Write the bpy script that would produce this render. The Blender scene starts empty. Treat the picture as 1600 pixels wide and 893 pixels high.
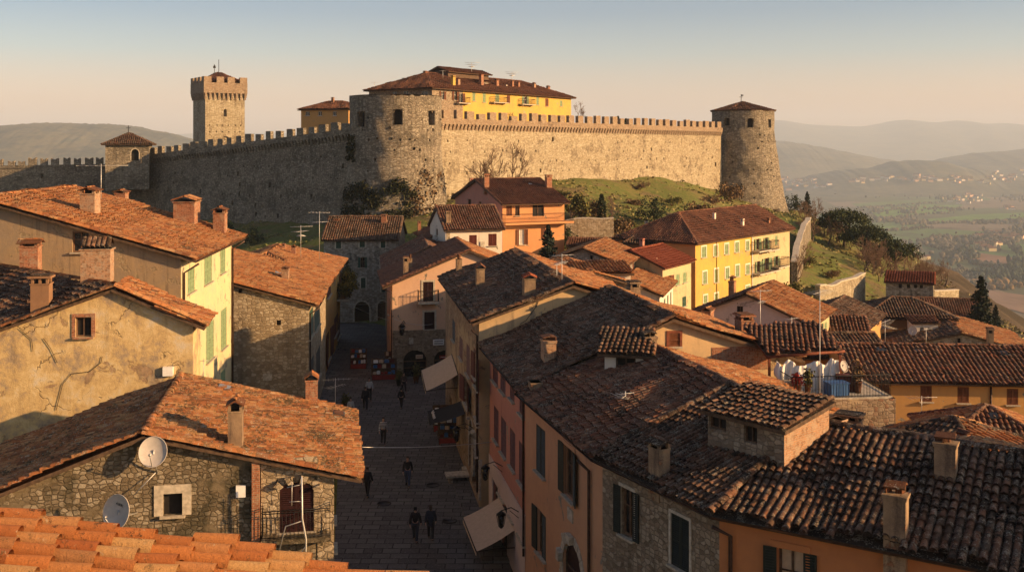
import bpy, math, random
import numpy as np
from mathutils import Vector, Matrix, geometry

SC = bpy.context.scene
COL = SC.collection
R = math.radians
F, HY, CZ = 1600.0, 230.0, 20.0     # focal length in photo pixels, horizon row, eye height over the lower street

# ------------------------------------------------------------------ camera, sky, sun, exposure
cd = bpy.data.cameras.new('camera'); cam = bpy.data.objects.new('camera', cd); COL.objects.link(cam)
cam.location = (0, 0, CZ); cam.rotation_euler = (R(90), 0, 0)
cd.sensor_width = 36; cd.lens = 36; cd.shift_y = -(446.5-HY)/1600.0
cd.clip_start = 0.3; cd.clip_end = 90000
SC.camera = cam
SUN_AZ = 15.0      # degrees behind the picture plane, coming from the right
SUN_EL = 16.5
sdir = Vector((math.cos(R(SUN_EL))*math.cos(R(SUN_AZ)), -math.cos(R(SUN_EL))*math.sin(R(SUN_AZ)), math.sin(R(SUN_EL))))
ld = bpy.data.lights.new('sun', 'SUN'); ld.energy = 5.0; ld.angle = R(0.6); ld.color = (1.0, 0.61, 0.285)
sun = bpy.data.objects.new('sun', ld); COL.objects.link(sun)
sun.rotation_euler = sdir.to_track_quat('Z', 'Y').to_euler()
W = bpy.data.worlds.new('World'); SC.world = W; W.use_nodes = True
nt = W.node_tree; nt.nodes.clear()
wo = nt.nodes.new('ShaderNodeOutputWorld'); wb = nt.nodes.new('ShaderNodeBackground')
sky = nt.nodes.new('ShaderNodeTexSky'); sky.sky_type = 'NISHITA'; sky.sun_disc = False
sky.sun_elevation = R(SUN_EL); sky.sun_rotation = math.atan2(sdir.x, sdir.y)
sky.air_density = 1.0; sky.dust_density = 2.5; sky.ozone_density = 1.5; sky.altitude = 300
# warm evening air low over the horizon, greyer blue above it (by direction in the world)
tc = nt.nodes.new('ShaderNodeTexCoord'); sep = nt.nodes.new('ShaderNodeSeparateXYZ')
cr = nt.nodes.new('ShaderNodeValToRGB'); mx = nt.nodes.new('ShaderNodeMix'); mx.data_type = 'RGBA'; mx.blend_type = 'MULTIPLY'
mx.inputs['Factor'].default_value = 1.0
e = cr.color_ramp.elements
e[0].position = 0.0; e[0].color = (0.84, 0.41, 0.30, 1)
e[1].position = 1.0; e[1].color = (0.18, 0.205, 0.24, 1)
for p_, c_ in ((0.02, (0.80, 0.43, 0.33)), (0.05, (0.65, 0.43, 0.37)), (0.09, (0.36, 0.375, 0.385)), (0.13, (0.21, 0.275, 0.33)), (0.22, (0.24, 0.27, 0.30)), (0.4, (0.215, 0.245, 0.275))):
    k = e.new(p_); k.color = c_+(1,)
sc_ = nt.nodes.new('ShaderNodeVectorMath'); sc_.operation = 'SCALE'; sc_.inputs['Scale'].default_value = 2.6
nt.links.new(tc.outputs['Generated'], sep.inputs[0]); nt.links.new(sep.outputs['Z'], cr.inputs[0])
nt.links.new(sky.outputs[0], mx.inputs[6]); nt.links.new(cr.outputs[0], mx.inputs[7])
nt.links.new(mx.outputs[2], sc_.inputs[0]); nt.links.new(sc_.outputs[0], wb.inputs['Color']); wb.inputs['Strength'].default_value = 0.085
nt.links.new(wb.outputs[0], wo.inputs[0])
SC.view_settings.view_transform = 'Standard'; SC.view_settings.look = 'None'
SC.view_settings.exposure = 1.05; SC.view_settings.gamma = 1.0; SC.view_settings.use_curve_mapping = False
SC.render.engine = 'CYCLES'
SC.cycles.use_denoising = True
SC.cycles.max_bounces = 5; SC.cycles.diffuse_bounces = 3; SC.cycles.glossy_bounces = 2; SC.cycles.volume_bounces = 1
SC.cycles.transparent_max_bounces = 8

# ------------------------------------------------------------------ picture <-> place
def at(px, py, Y): return Vector(((px-800)*Y/F, Y, CZ-(py-HY)*Y/F))
def atz(px, py, z): return at(px, py, (CZ-z)*F/(py-HY))
def ray(px, py): return Vector(((px-800)/F, 1.0, -(py-HY)/F))
EYE = Vector((0, 0, CZ))

# ------------------------------------------------------------------ tagging and linking
def tag(o, label=None, cat=None, group=None, kind=None):
    if label: o['label'] = label
    if cat: o['category'] = cat
    if group: o['group'] = group
    if kind: o['kind'] = kind
    return o
def empty(name, loc, rz=0, label=None, cat=None, group=None):
    o = bpy.data.objects.new(name, None); COL.objects.link(o); o.empty_display_size = 0.3
    o.location = loc; o.rotation_euler = (0, 0, rz)
    return tag(o, label, cat, group)
def link(name, me, parent=None, loc=(0, 0, 0), rz=0, rot=None):
    o = bpy.data.objects.new(name, me); COL.objects.link(o)
    if parent is not None: o.parent = parent
    o.location = loc; o.rotation_euler = rot if rot else (0, 0, rz)
    return o
def copy_tree(o, parent=None):
    c = o.copy(); COL.objects.link(c)
    if parent is not None: c.parent = parent
    for ch in list(o.children): copy_tree(ch, c)
    return c

# ------------------------------------------------------------------ mesh builder
class MB:
    def __init__(s): s.ch = []
    def add(s, v, f, m=0, a=None, smooth=False):
        v = np.asarray(v, dtype=np.float64).reshape(-1, 3)
        s.ch.append((v, f, m, a, smooth)); return s
    def box(s, c, d, m=0, rz=0.0, M=None):
        x, y, z = d[0]/2, d[1]/2, d[2]/2
        v = np.array([(-x,-y,-z),(x,-y,-z),(x,y,-z),(-x,y,-z),(-x,-y,z),(x,-y,z),(x,y,z),(-x,y,z)])
        if M is not None: v = v @ np.array(M.to_3x3()).T
        elif rz:
            cs, sn = math.cos(rz), math.sin(rz); v = v @ np.array([[cs,sn,0],[-sn,cs,0],[0,0,1]])
        return s.add(v+np.array(c), [(3,2,1,0),(4,5,6,7),(0,1,5,4),(1,2,6,5),(2,3,7,6),(3,0,4,7)], m)
    def hexa(s, b, t, m=0):     # bottom quad, top quad (same winding, ccw from above)
        return s.add(list(b)+list(t), [(3,2,1,0),(4,5,6,7),(0,1,5,4),(1,2,6,5),(2,3,7,6),(3,0,4,7)], m)
    def slab(s, poly, th, m=0, mtop=None):   # polygon thickened along its normal, downwards
        poly = [Vector(p) for p in poly]; n = len(poly)
        nr = geometry.normal(poly)
        if nr.z < 0: poly = poly[::-1]; nr = -nr
        v = [p-nr*th for p in poly]+poly
        f = [tuple(range(n-1, -1, -1))]+[(i, (i+1) % n, n+(i+1) % n, n+i) for i in range(n)]
        s.add(v, f, m); s.add(poly, [tuple(range(n))], m if mtop is None else mtop)
        return s
    def prism(s, poly, z0, z1, m=0):
        n = len(poly)
        if sum(poly[i][0]*poly[(i+1) % n][1]-poly[(i+1) % n][0]*poly[i][1] for i in range(n)) < 0: poly = poly[::-1]
        v = [(x, y, z0) for x, y in poly]+[(x, y, z1) for x, y in poly]
        return s.add(v, [tuple(range(n-1, -1, -1)), tuple(range(n, 2*n))]+[(i, (i+1) % n, n+(i+1) % n, n+i) for i in range(n)], m)
    def tube(s, pts, r, n=6, m=0, cap=True, smooth=True):
        pts = [Vector(p) for p in pts]; rs = r if isinstance(r, (list, tuple)) else [r]*len(pts)
        v, f = [], []
        up = Vector((0, 0, 1)); prev = None
        for i, p in enumerate(pts):
            d = (pts[min(i+1, len(pts)-1)]-pts[max(i-1, 0)])
            d = d.normalized() if d.length > 1e-9 else Vector((0, 0, 1))
            if prev is None:
                a = d.cross(up if abs(d.z) < .95 else Vector((1, 0, 0))).normalized()
            else:
                a = (prev-d*prev.dot(d)); a = a.normalized() if a.length > 1e-6 else d.orthogonal().normalized()
            prev = a; b = d.cross(a)
            for k in range(n):
                t = 2*math.pi*k/n; v.append(p+(a*math.cos(t)+b*math.sin(t))*rs[i])
        for i in range(len(pts)-1):
            for k in range(n):
                f.append((i*n+k, i*n+(k+1) % n, (i+1)*n+(k+1) % n, (i+1)*n+k))
        if cap: f += [tuple(range(n-1, -1, -1)), tuple(range((len(pts)-1)*n, len(pts)*n))]
        return s.add([tuple(q) for q in v], f, m, None, smooth)
    def lathe(s, prof, c=(0, 0, 0), n=16, m=0, smooth=True):
        v, f = [], []
        for r, z in prof:
            for k in range(n):
                t = 2*math.pi*k/n; v.append((c[0]+r*math.cos(t), c[1]+r*math.sin(t), c[2]+z))
        for i in range(len(prof)-1):
            for k in range(n): f.append((i*n+k, i*n+(k+1) % n, (i+1)*n+(k+1) % n, (i+1)*n+k))
        f += [tuple(range(n-1, -1, -1)), tuple(range((len(prof)-1)*n, len(prof)*n))]
        return s.add(v, f, m, None, smooth)
    def mesh(s, name, mats):
        V, L, C, MI, A, SM = [], [], [], [], [], []
        off = 0
        for v, f, m, a, sm in s.ch:
            if isinstance(f, np.ndarray):
                L.append((f+off).ravel()); nf = len(f); C.append(np.full(nf, f.shape[1]))
            else:
                nf = len(f); L.append(np.array([i+off for q in f for i in q], dtype=np.int64)); C.append(np.array([len(q) for q in f], dtype=np.int64))
            MI.append(np.full(nf, m) if np.isscalar(m) else np.asarray(m))
            A.append(np.zeros(nf) if a is None else (np.full(nf, a) if np.isscalar(a) else np.asarray(a)))
            SM.append(np.full(nf, sm)); V.append(v); off += len(v)
        me = bpy.data.meshes.new(name)
        if not V: return me
        V = np.concatenate(V); L = np.concatenate(L); C = np.concatenate(C).astype(np.int64)
        MI = np.concatenate(MI); A = np.concatenate(A); SM = np.concatenate(SM)
        me.vertices.add(len(V)); me.vertices.foreach_set('co', V.ravel().astype(np.float32))
        me.loops.add(len(L)); me.loops.foreach_set('vertex_index', L.astype(np.int32))
        me.polygons.add(len(C)); st = np.concatenate(([0], np.cumsum(C)[:-1]))
        me.polygons.foreach_set('loop_start', st.astype(np.int32))
        me.polygons.foreach_set('material_index', MI.astype(np.int32)); me.polygons.foreach_set('use_smooth', SM.astype(bool))
        if A.any():
            at_ = me.attributes.new('tile', 'FLOAT', 'FACE'); at_.data.foreach_set('value', A.astype(np.float32))
        for mm in mats: me.materials.append(mm)
        me.update(calc_edges=True); me.validate()
        return me
    def build(s, name, mats, parent=None, loc=(0, 0, 0), rz=0):
        if not isinstance(mats, (list, tuple)): mats = [mats]
        return link(name, s.mesh(name, mats), parent, loc, rz)

# ------------------------------------------------------------------ materials
class NT:
    def __init__(s, name, rough=0.9, spec=0.25):
        s.m = bpy.data.materials.new(name); s.m.use_nodes = True; s.t = s.m.node_tree
        s.b = s.t.nodes['Principled BSDF']; s.b.inputs['Roughness'].default_value = rough
        s.b.inputs['Specular IOR Level'].default_value = spec
        s._co = None
    def node(s, ty, **kw):
        n = s.t.nodes.new(ty)
        for k_, v in kw.items():
            if k_.startswith('i_'): s.set(n.inputs[k_[2:].replace('_', ' ')], v)
            else: setattr(n, k_, v)
        return n
    def set(s, inp, v):
        if isinstance(v, bpy.types.NodeSocket): s.t.links.new(v, inp)
        else:
            if isinstance(v, tuple) and len(v) == 3 and inp.type == 'RGBA': v = v+(1,)
            inp.default_value = v
    @property
    def co(s):
        if s._co is None: s._co = s.node('ShaderNodeTexCoord').outputs['Object']
        return s._co
    def map(s, scale=(1, 1, 1), co=None, loc=(0, 0, 0)):
        n = s.node('ShaderNodeMapping'); s.set(n.inputs['Vector'], co or s.co); n.inputs['Scale'].default_value = scale; n.inputs['Location'].default_value = loc
        return n.outputs[0]
    def noise(s, scale, detail=4, rough=.55, co=None, dist=0.0):
        n = s.node('ShaderNodeTexNoise'); s.set(n.inputs['Vector'], co or s.co)
        n.inputs['Scale'].default_value = scale; n.inputs['Detail'].default_value = detail; n.inputs['Roughness'].default_value = rough; n.inputs['Distortion'].default_value = dist
        return s.math('MULTIPLY_ADD', n.outputs['Fac'], 1.7, -.35, clamp=True)
    def vor(s, scale, feature='F1', co=None, rnd=1.0):
        n = s.node('ShaderNodeTexVoronoi', feature=feature); s.set(n.inputs['Vector'], co or s.co); n.inputs['Scale'].default_value = scale; n.inputs['Randomness'].default_value = rnd
        return n
    def ramp(s, fac, stops, interp='LINEAR'):
        n = s.node('ShaderNodeValToRGB'); s.set(n.inputs[0], fac); n.color_ramp.interpolation = interp
        els = n.color_ramp.elements
        while len(els) < len(stops): els.new(0.5)
        for el, (p, c) in zip(els, stops):
            el.position = p
        for el, (p, c) in zip(els, stops): el.color = (c, c, c, 1) if not isinstance(c, tuple) else c+(1,)
        return n.outputs[0]
    def mix(s, fac, a, b, mode='MIX'):
        n = s.node('ShaderNodeMix', data_type='RGBA', blend_type=mode); s.set(n.inputs[0], fac); s.set(n.inputs[6], a); s.set(n.inputs[7], b)
        return n.outputs[2]
    def math(s, op, a, b=0.0, c=0.0, clamp=False):
        n = s.node('ShaderNodeMath', operation=op, use_clamp=clamp); s.set(n.inputs[0], a); s.set(n.inputs[1], b); s.set(n.inputs[2], c)
        return n.outputs[0]
    def mask(s, fac, lo, hi): return s.ramp(fac, [(lo, 0.0), (hi, 1.0)])
    def bump(s, h, dist=0.02, strength=1.0):
        n = s.node('ShaderNodeBump'); s.set(n.inputs['Height'], h); n.inputs['Distance'].default_value = dist; n.inputs['Strength'].default_value = strength
        s.t.links.new(n.outputs[0], s.b.inputs['Normal'])
    def col(s, c): s.set(s.b.inputs['Base Color'], c); return s.m

def plain(name, c, rough=.7, metal=0.0, var=0.12):
    t = NT(name, rough)
    t.b.inputs['Metallic'].default_value = metal
    f = t.noise(6, 3)
    lo = tuple(x*(1-var) for x in c); hi = tuple(min(1, x*(1+var)) for x in c)
    return t.col(t.ramp(f, [(.3, lo), (.7, hi)]))

def tile_mat(name, cols, dark=.5, pale=.3, darkcol=(.022, .019, .016), palecol=(.42, .38, .30), sc=1.0, moss=0.0, bd=.02):
    t = NT(name, .92, .15)
    at_ = t.node('ShaderNodeAttribute', attribute_name='tile').outputs['Fac']
    n = len(cols)
    c = t.ramp(at_, [(i/(n-1)*.96+.02, cc) for i, cc in enumerate(cols)])
    fine = t.noise(26*sc, 4, .65); mid = t.noise(5*sc, 4, .6); big = t.noise(.55*sc, 3, .6)
    c = t.mix(t.math('MULTIPLY', t.mask(fine, .35, .75), .35), c, tuple(x*.55 for x in cols[n//2]))
    dm = t.math('ADD', t.math('MULTIPLY', mid, .55), t.math('MULTIPLY', big, .45))
    dm = t.math('ADD', dm, t.math('MULTIPLY', t.math('SUBTRACT', fine, .5), .35))
    lo = .74-dark*.5
    c = t.mix(t.math('MULTIPLY', t.mask(dm, lo, lo+.13), .9), c, darkcol)
    pm = t.math('ADD', t.math('MULTIPLY', t.noise(13*sc, 3, .6), .6), t.math('MULTIPLY', t.noise(2.1*sc, 2), .4))
    lp = .80-pale*.5
    c = t.mix(t.math('MULTIPLY', t.mask(pm, lp, lp+.05), .8), c, palecol)
    if moss:
        mm = t.math('MULTIPLY', t.mask(t.math('ADD', t.math('MULTIPLY', t.noise(3.1*sc, 5, .65), .65), t.math('MULTIPLY', fine, .35)), .66-moss*.3, .80-moss*.3), .65)
        c = t.mix(mm, c, (.085, .068, .03))
    t.bump(t.math('ADD', fine, mid), bd, .7)
    return t.col(c)

def stone_mat(name, cols, mortar, scale=3.2, mort_w=.06, bump=.05, dirt=.4, dirtcol=(.05, .045, .035), flat=(1, 1, 1.5), plasterpatch=None, rough=.92):
    t = NT(name, rough, .2)
    w = t.node('ShaderNodeTexNoise'); t.set(w.inputs['Vector'], t.co); w.inputs['Scale'].default_value = scale*.8; w.inputs['Detail'].default_value = 2
    add = t.node('ShaderNodeVectorMath', operation='MULTIPLY_ADD'); t.set(add.inputs[0], w.outputs['Color']); add.inputs[1].default_value = (.30/scale,)*3; t.set(add.inputs[2], t.co)
    co = t.map(flat, add.outputs[0])
    ve = t.vor(scale, 'DISTANCE_TO_EDGE', co, .72); vc = t.vor(scale, 'F1', co, .72)
    sp = t.node('ShaderNodeSeparateColor'); t.set(sp.inputs[0], vc.outputs['Color'])
    n = len(cols)
    c = t.ramp(sp.outputs[0], [(i/(n-1)*.9+.05, cc) for i, cc in enumerate(cols)])
    fine = t.noise(scale*7, 4, .7); 
    c = t.mix(t.math('MULTIPLY', t.mask(fine, .3, .8), .4), c, tuple(x*.5 for x in cols[0]))
    edge = t.mask(t.math('ADD', ve.outputs['Distance'], t.math('MULTIPLY', t.math('SUBTRACT', fine, .5), mort_w*1.1)), mort_w*.2, mort_w*1.6)
    c = t.mix(edge, mortar, c)
    c = t.mix(t.math('MULTIPLY', t.mask(t.noise(scale*1.6, 5, .7), .45, .8), .45), c, mortar)
    big = t.math('ADD', t.math('MULTIPLY', t.noise(.35, 4, .6), .6), t.math('MULTIPLY', t.noise(2.2, 4), .4))
    if plasterpatch:
        pm = t.mask(t.math('ADD', t.math('MULTIPLY', t.noise(.42, 5, .65, dist=.4), .8), t.math('MULTIPLY', fine, .2)), .55, .58)
        c = t.mix(pm, c, plasterpatch); edge = t.math('MAXIMUM', edge, t.math('MULTIPLY', pm, .9))
    c = t.mix(t.math('MULTIPLY', t.mask(big, .72-dirt*.4, .86-dirt*.4), .75), c, dirtcol)
    sk = t.noise(.8, 5, .65, t.map((1.3, 1.3, .13)))
    c = t.mix(t.math('MULTIPLY', t.mask(sk, .58, .9), .45), c, dirtcol)
    h = t.math('ADD', t.math('MULTIPLY', edge, .8), t.math('MULTIPLY', fine, .4))
    h = t.math('ADD', h, t.math('MULTIPLY', sp.outputs[1], .4))
    t.bump(h, bump, .9)
    return t.col(c)

def plaster_mat(name, c, c2=None, stain=.4, peel=0.0, peelcol=(.30, .26, .20), staincol=None, crack=False, bump=.015):
    t = NT(name, .9, .2)
    c2 = c2 or tuple(x*.72 for x in c); staincol = staincol or tuple(x*.4 for x in c)
    big = t.noise(.45, 5, .62); mid = t.noise(2.6, 5, .6); fine = t.noise(22, 4, .7)
    b = t.ramp(t.math('ADD', t.math('MULTIPLY', big, .6), t.math('MULTIPLY', mid, .4)), [(.36, c2), (.62, c)])
    st = t.noise(1.0, 4, .6, t.map((2.3, 2.3, .22)))
    b = t.mix(t.math('MULTIPLY', t.mask(t.math('ADD', t.math('MULTIPLY', st, .75), t.math('MULTIPLY', fine, .25)), .80-stain*.45, .95-stain*.4), .7), b, staincol)
    h = t.math('ADD', t.math('MULTIPLY', fine, .5), t.math('MULTIPLY', mid, .6))
    if peel:
        pm = t.mask(t.math('ADD', t.math('MULTIPLY', t.noise(.8, 6, .68, dist=.6), .8), t.math('MULTIPLY', mid, .2)), .70-peel*.35, .73-peel*.35)
        pc = t.ramp(t.noise(7, 4, .7), [(.35, tuple(x*.6 for x in peelcol)), (.7, peelcol)])
        b = t.mix(pm, b, pc); h = t.math('SUBTRACT', h, t.math('MULTIPLY', pm, 1.2))
    if crack:
        cv = t.vor(.28, 'DISTANCE_TO_EDGE', t.map((1, 1, .8), None)); 
        w = t.node('ShaderNodeTexNoise'); t.set(w.inputs['Vector'], t.co); w.inputs['Scale'].default_value = 1.6; w.inputs['Detail'].default_value = 5
        ad = t.node('ShaderNodeVectorMath', operation='MULTIPLY_ADD'); t.set(ad.inputs[0], w.outputs['Color']); ad.inputs[1].default_value = (1.1,)*3; t.set(ad.inputs[2], t.co)
        cv = t.vor(.30, 'DISTANCE_TO_EDGE', ad.outputs[0])
        cm = t.math('MULTIPLY', t.ramp(cv.outputs['Distance'], [(.004, 1.0), (.016, 0.0)]), t.mask(t.noise(.5, 3), .48, .58))
        b = t.mix(t.math('MULTIPLY', cm, .85), b, (.03, .024, .018)); h = t.math('SUBTRACT', h, t.math('MULTIPLY', cm, 2.0))
    t.bump(h, bump, .8)
    return t.col(b)

def brick_mat(name, c1, c2, mortar, sc=1.0, dirt=.35):
    t = NT(name, .92, .2)
    # brick courses on any upright face: run along x+y
    sp = t.node('ShaderNodeSeparateXYZ'); t.set(sp.inputs[0], t.co)
    cb = t.node('ShaderNodeCombineXYZ'); t.set(cb.inputs[0], t.math('ADD', sp.outputs[0], sp.outputs[1])); t.set(cb.inputs[1], sp.outputs[2])
    n = t.node('ShaderNodeTexBrick'); t.set(n.inputs['Vector'], cb.outputs[0]); n.inputs['Scale'].default_value = 1.0/sc
    n.inputs['Brick Width'].default_value = .27; n.inputs['Row Height'].default_value = .075; n.inputs['Mortar Size'].default_value = .009
    n.inputs['Color1'].default_value = c1+(1,); n.inputs['Color2'].default_value = c2+(1,); n.inputs['Mortar'].default_value = mortar+(1,)
    f = t.noise(9, 5, .65)
    c = t.mix(t.math('MULTIPLY', t.mask(f, .62-dirt*.3, .8-dirt*.3), .7), n.outputs[0], tuple(x*.35 for x in c1))
    c = t.mix(t.math('MULTIPLY', t.mask(t.noise(3, 4), .5, .65), .4), c, mortar)
    t.bump(t.math('ADD', t.math('MULTIPLY', n.outputs['Fac'], -.8), t.math('MULTIPLY', f, .5)), .02, .8)
    return t.col(c)

M = {}
TERRA = [(.13, .05, .025), (.30, .105, .042), (.42, .155, .055), (.46, .19, .07), (.52, .28, .12), (.34, .12, .045), (.25, .135, .075)]
M['tile_orange'] = tile_mat('orange clay tiles', TERRA, .36, .30, (.065, .047, .03), (.42, .36, .26), 1.5, moss=.35)
M['tile_front'] = tile_mat('orange clay tiles near', [(.24, .075, .03), (.46, .145, .045), (.58, .22, .065), (.36, .11, .038), (.62, .36, .14), (.50, .17, .055), (.55, .27, .09)], .16, .16, (.07, .042, .024), (.56, .42, .25), 2.4, bd=.012, moss=.2)
M['tile_stone_house'] = tile_mat('orange brown tiles with moss', TERRA, .42, .36, (.055, .04, .022), (.42, .36, .26), 1.5, moss=.5)
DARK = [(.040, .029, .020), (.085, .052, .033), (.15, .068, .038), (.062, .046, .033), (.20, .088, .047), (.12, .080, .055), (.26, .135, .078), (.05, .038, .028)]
M['tile_dark'] = tile_mat('old dark lichened tiles', DARK, .46, .44, (.020, .015, .011), (.27, .225, .165), 1.5)  # lichen tone that on mixed roofs also paints in the shaded slope
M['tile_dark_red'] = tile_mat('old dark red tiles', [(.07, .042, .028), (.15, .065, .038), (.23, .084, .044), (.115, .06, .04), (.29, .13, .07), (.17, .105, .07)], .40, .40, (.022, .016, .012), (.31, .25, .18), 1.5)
M['tile_brown'] = tile_mat('brown clay tiles', [(.12, .055, .032), (.20, .085, .048), (.26, .11, .06), (.16, .075, .048), (.30, .15, .085)], .38, .22, (.035, .027, .022), (.32, .26, .19), .9)
M['tile_red'] = tile_mat('new red tiles', [(.20, .055, .03), (.26, .07, .035), (.23, .062, .032), (.30, .09, .045)], .18, .08, (.12, .04, .025), sc=.8)
M['st_grey'] = stone_mat('grey rubble stone', [(.24, .205, .165), (.40, .355, .285), (.54, .485, .40), (.32, .265, .205)], (.26, .225, .175), 3.6, .06, .06, .35)
M['st_dark'] = stone_mat('mossy dark rubble', [(.18, .14, .09), (.30, .24, .16), (.50, .43, .32), (.23, .175, .11)], (.19, .145, .09), 4.4, .085, .09, .6, (.06, .052, .03), plasterpatch=(.21, .165, .105))
M['st_warm'] = stone_mat('warm pale rubble stone', [(.29, .225, .145), (.46, .37, .25), (.58, .49, .36), (.37, .285, .18)], (.29, .225, .145), 3.2, .07, .06, .25, (.10, .075, .05))
M['st_brown'] = stone_mat('brown rubble stone', [(.20, .145, .095), (.36, .27, .18), (.50, .40, .285), (.27, .19, .125)], (.27, .21, .145), 4.2, .07, .06, .3, (.10, .075, .05))
M['st_patch'] = stone_mat('rubble with plaster patches', [(.20, .14, .09), (.36, .26, .17), (.46, .36, .25), (.30, .15, .09)], (.34, .26, .18), 4.2, .07, .05, .2, (.1, .075, .05), plasterpatch=(.46, .35, .22))
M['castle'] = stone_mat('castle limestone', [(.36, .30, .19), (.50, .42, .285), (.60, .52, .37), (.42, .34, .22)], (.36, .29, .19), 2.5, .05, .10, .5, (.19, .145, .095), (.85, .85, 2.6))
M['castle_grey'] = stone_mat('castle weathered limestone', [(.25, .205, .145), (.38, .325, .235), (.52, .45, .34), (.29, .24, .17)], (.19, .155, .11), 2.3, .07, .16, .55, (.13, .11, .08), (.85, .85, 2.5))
M['castle_brick'] = stone_mat('castle parapet brick and stone', [(.31, .22, .14), (.40, .29, .19), (.46, .36, .25), (.33, .22, .14)], (.30, .23, .16), 2.8, .05, .08, .3, (.14, .10, .07), (1, 1, 2.2))
M['ochre_old0'] = plaster_mat('cracked ochre stucco', (.56, .36, .13), (.40, .29, .17), .45, .26, (.34, .25, .165), (.19, .135, .08), True, .03)
t = NT('old ochre stucco', .92, .15)
b1, b2, b3, b4 = t.noise(.34, 5, .65), t.noise(1.1, 6, .68, dist=.5), t.noise(5, 5, .7), t.noise(24, 4, .7)
mm_ = t.math('ADD', t.math('MULTIPLY', b1, .45), t.math('ADD', t.math('MULTIPLY', b2, .38), t.math('MULTIPLY', b3, .17)))
mm_ = t.math('MULTIPLY_ADD', mm_, 1.7, -.35, clamp=True)
oc_ = t.ramp(mm_, [(.20, (.22, .17, .12)), (.36, (.36, .275, .18)), (.50, (.52, .37, .175)), (.62, (.60, .45, .23)), (.80, (.58, .49, .35))])
stv = t.noise(.9, 5, .65, t.map((2.2, 2.2, .25)))
oc_ = t.mix(t.math('MULTIPLY', t.mask(t.math('ADD', t.math('MULTIPLY', stv, .7), t.math('MULTIPLY', b4, .3)), .55, .85), .6), oc_, (.17, .12, .075))
pe_ = t.mask(t.math('ADD', t.math('MULTIPLY', t.noise(.62, 7, .7, dist=.8), .85), t.math('MULTIPLY', b4, .15)), .66, .69)
oc_ = t.mix(t.math('MULTIPLY', pe_, .75), oc_, t.ramp(b3, [(.3, (.24, .15, .09)), (.7, (.40, .27, .17))]))
wn_ = t.node('ShaderNodeTexNoise'); t.set(wn_.inputs['Vector'], t.co); wn_.inputs['Scale'].default_value = 1.4; wn_.inputs['Detail'].default_value = 6
ad_ = t.node('ShaderNodeVectorMath', operation='MULTIPLY_ADD'); t.set(ad_.inputs[0], wn_.outputs['Color']); ad_.inputs[1].default_value = (1.2,)*3; t.set(ad_.inputs[2], t.co)
cm_ = t.math('MULTIPLY', t.ramp(t.vor(.34, 'DISTANCE_TO_EDGE', ad_.outputs[0]).outputs['Distance'], [(.002, 1.0), (.009, 0.0)]), t.mask(t.noise(.5, 3), .5, .62))
oc_ = t.mix(t.math('MULTIPLY', cm_, .7), oc_, (.06, .045, .03))
t.bump(t.math('SUBTRACT', t.math('ADD', t.math('MULTIPLY', b4, .4), t.math('MULTIPLY', b3, .6)), t.math('ADD', pe_, cm_)), .03, .9)
M['ochre_old'] = t.col(oc_)
M['ochre_grey'] = plaster_mat('old grey ochre stucco', (.36, .25, .14), (.29, .215, .14), .55, .25, (.40, .30, .18), (.15, .11, .075), False, .03)
M['pale_yellow'] = plaster_mat('pale yellow stucco', (.60, .50, .27), (.52, .44, .28), .4, .26, (.44, .38, .27), (.40, .32, .18))
M['yellow'] = plaster_mat('strong yellow stucco', (.52, .34, .075), (.43, .285, .08), .30, .06, (.48, .38, .22), staincol=(.33, .22, .09))
M['yellow_pale'] = plaster_mat('cream yellow stucco', (.52, .41, .22), (.44, .35, .20), .4, .2, (.45, .36, .22))
M['ochre_street'] = plaster_mat('street ochre stucco', (.55, .33, .10), (.48, .29, .10), .4, .12)
M['ochre_house'] = plaster_mat('warm ochre stucco', (.50, .28, .095), (.45, .255, .095), .25, .08)
M['peach'] = plaster_mat('peach stucco', (.56, .30, .165), (.50, .265, .15), .3, .05)
M['peach_pale'] = plaster_mat('pale peach stucco', (.66, .42, .27), (.61, .38, .25), .3, .08)
M['pink'] = plaster_mat('salmon pink stucco', (.50, .22, .155), (.45, .195, .14), .35, .12, (.42, .31, .22))
M['pink_pale'] = plaster_mat('pale pink grey stucco', (.60, .47, .41), (.54, .42, .365), .35, .12, (.42, .34, .28))
M['orange'] = plaster_mat('orange stucco', (.50, .20, .075), (.44, .175, .07), .3, .05)
M['orange_soft'] = plaster_mat('soft orange stucco', (.58, .28, .12), (.52, .25, .11), .25, .05)
M['gable'] = plaster_mat('stained cream gable stucco', (.58, .40, .21), (.46, .33, .19), .40, .18, (.38, .29, .19), (.24, .18, .11))
M['chim'] = plaster_mat('sooty chimney plaster', (.34, .235, .14), (.22, .15, .095), .6, .35, (.30, .15, .085), (.07, .05, .04), False, .03)
M['white'] = plaster_mat('off white stucco', (.68, .60, .48), (.62, .54, .44), .35, .1)
M['brown_wall'] = plaster_mat('brown stucco', (.27, .15, .08), (.23, .13, .075), .3, .1)
M['brick'] = brick_mat('old red brick', (.40, .15, .07), (.28, .11, .06), (.36, .29, .20))
M['brick_pale'] = brick_mat('pale old brick', (.44, .24, .13), (.34, .19, .11), (.40, .33, .24))
M['wood'] = plain('weathered wood', (.10, .062, .038), .8, 0, .3)
M['wood_red'] = plain('red brown wood', (.17, .05, .025), .7, 0, .25)
M['sh_green'] = plain('green shutter paint', (.035, .075, .05), .55, 0, .2)
M['sh_green_pale'] = plain('faded green shutter paint', (.21, .28, .15), .6, 0, .2)
M['sh_dark'] = plain('dark green shutter paint', (.016, .022, .018), .55, 0, .2)
M['sh_red'] = plain('oxblood shutter paint', (.10, .022, .014), .6, 0, .2)
M['sh_brown'] = plain('brown shutter paint', (.14, .05, .022), .6, 0, .2)
M['sh_black'] = plain('dark wine shutter paint', (.030, .010, .010), .55, 0, .2)
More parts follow.
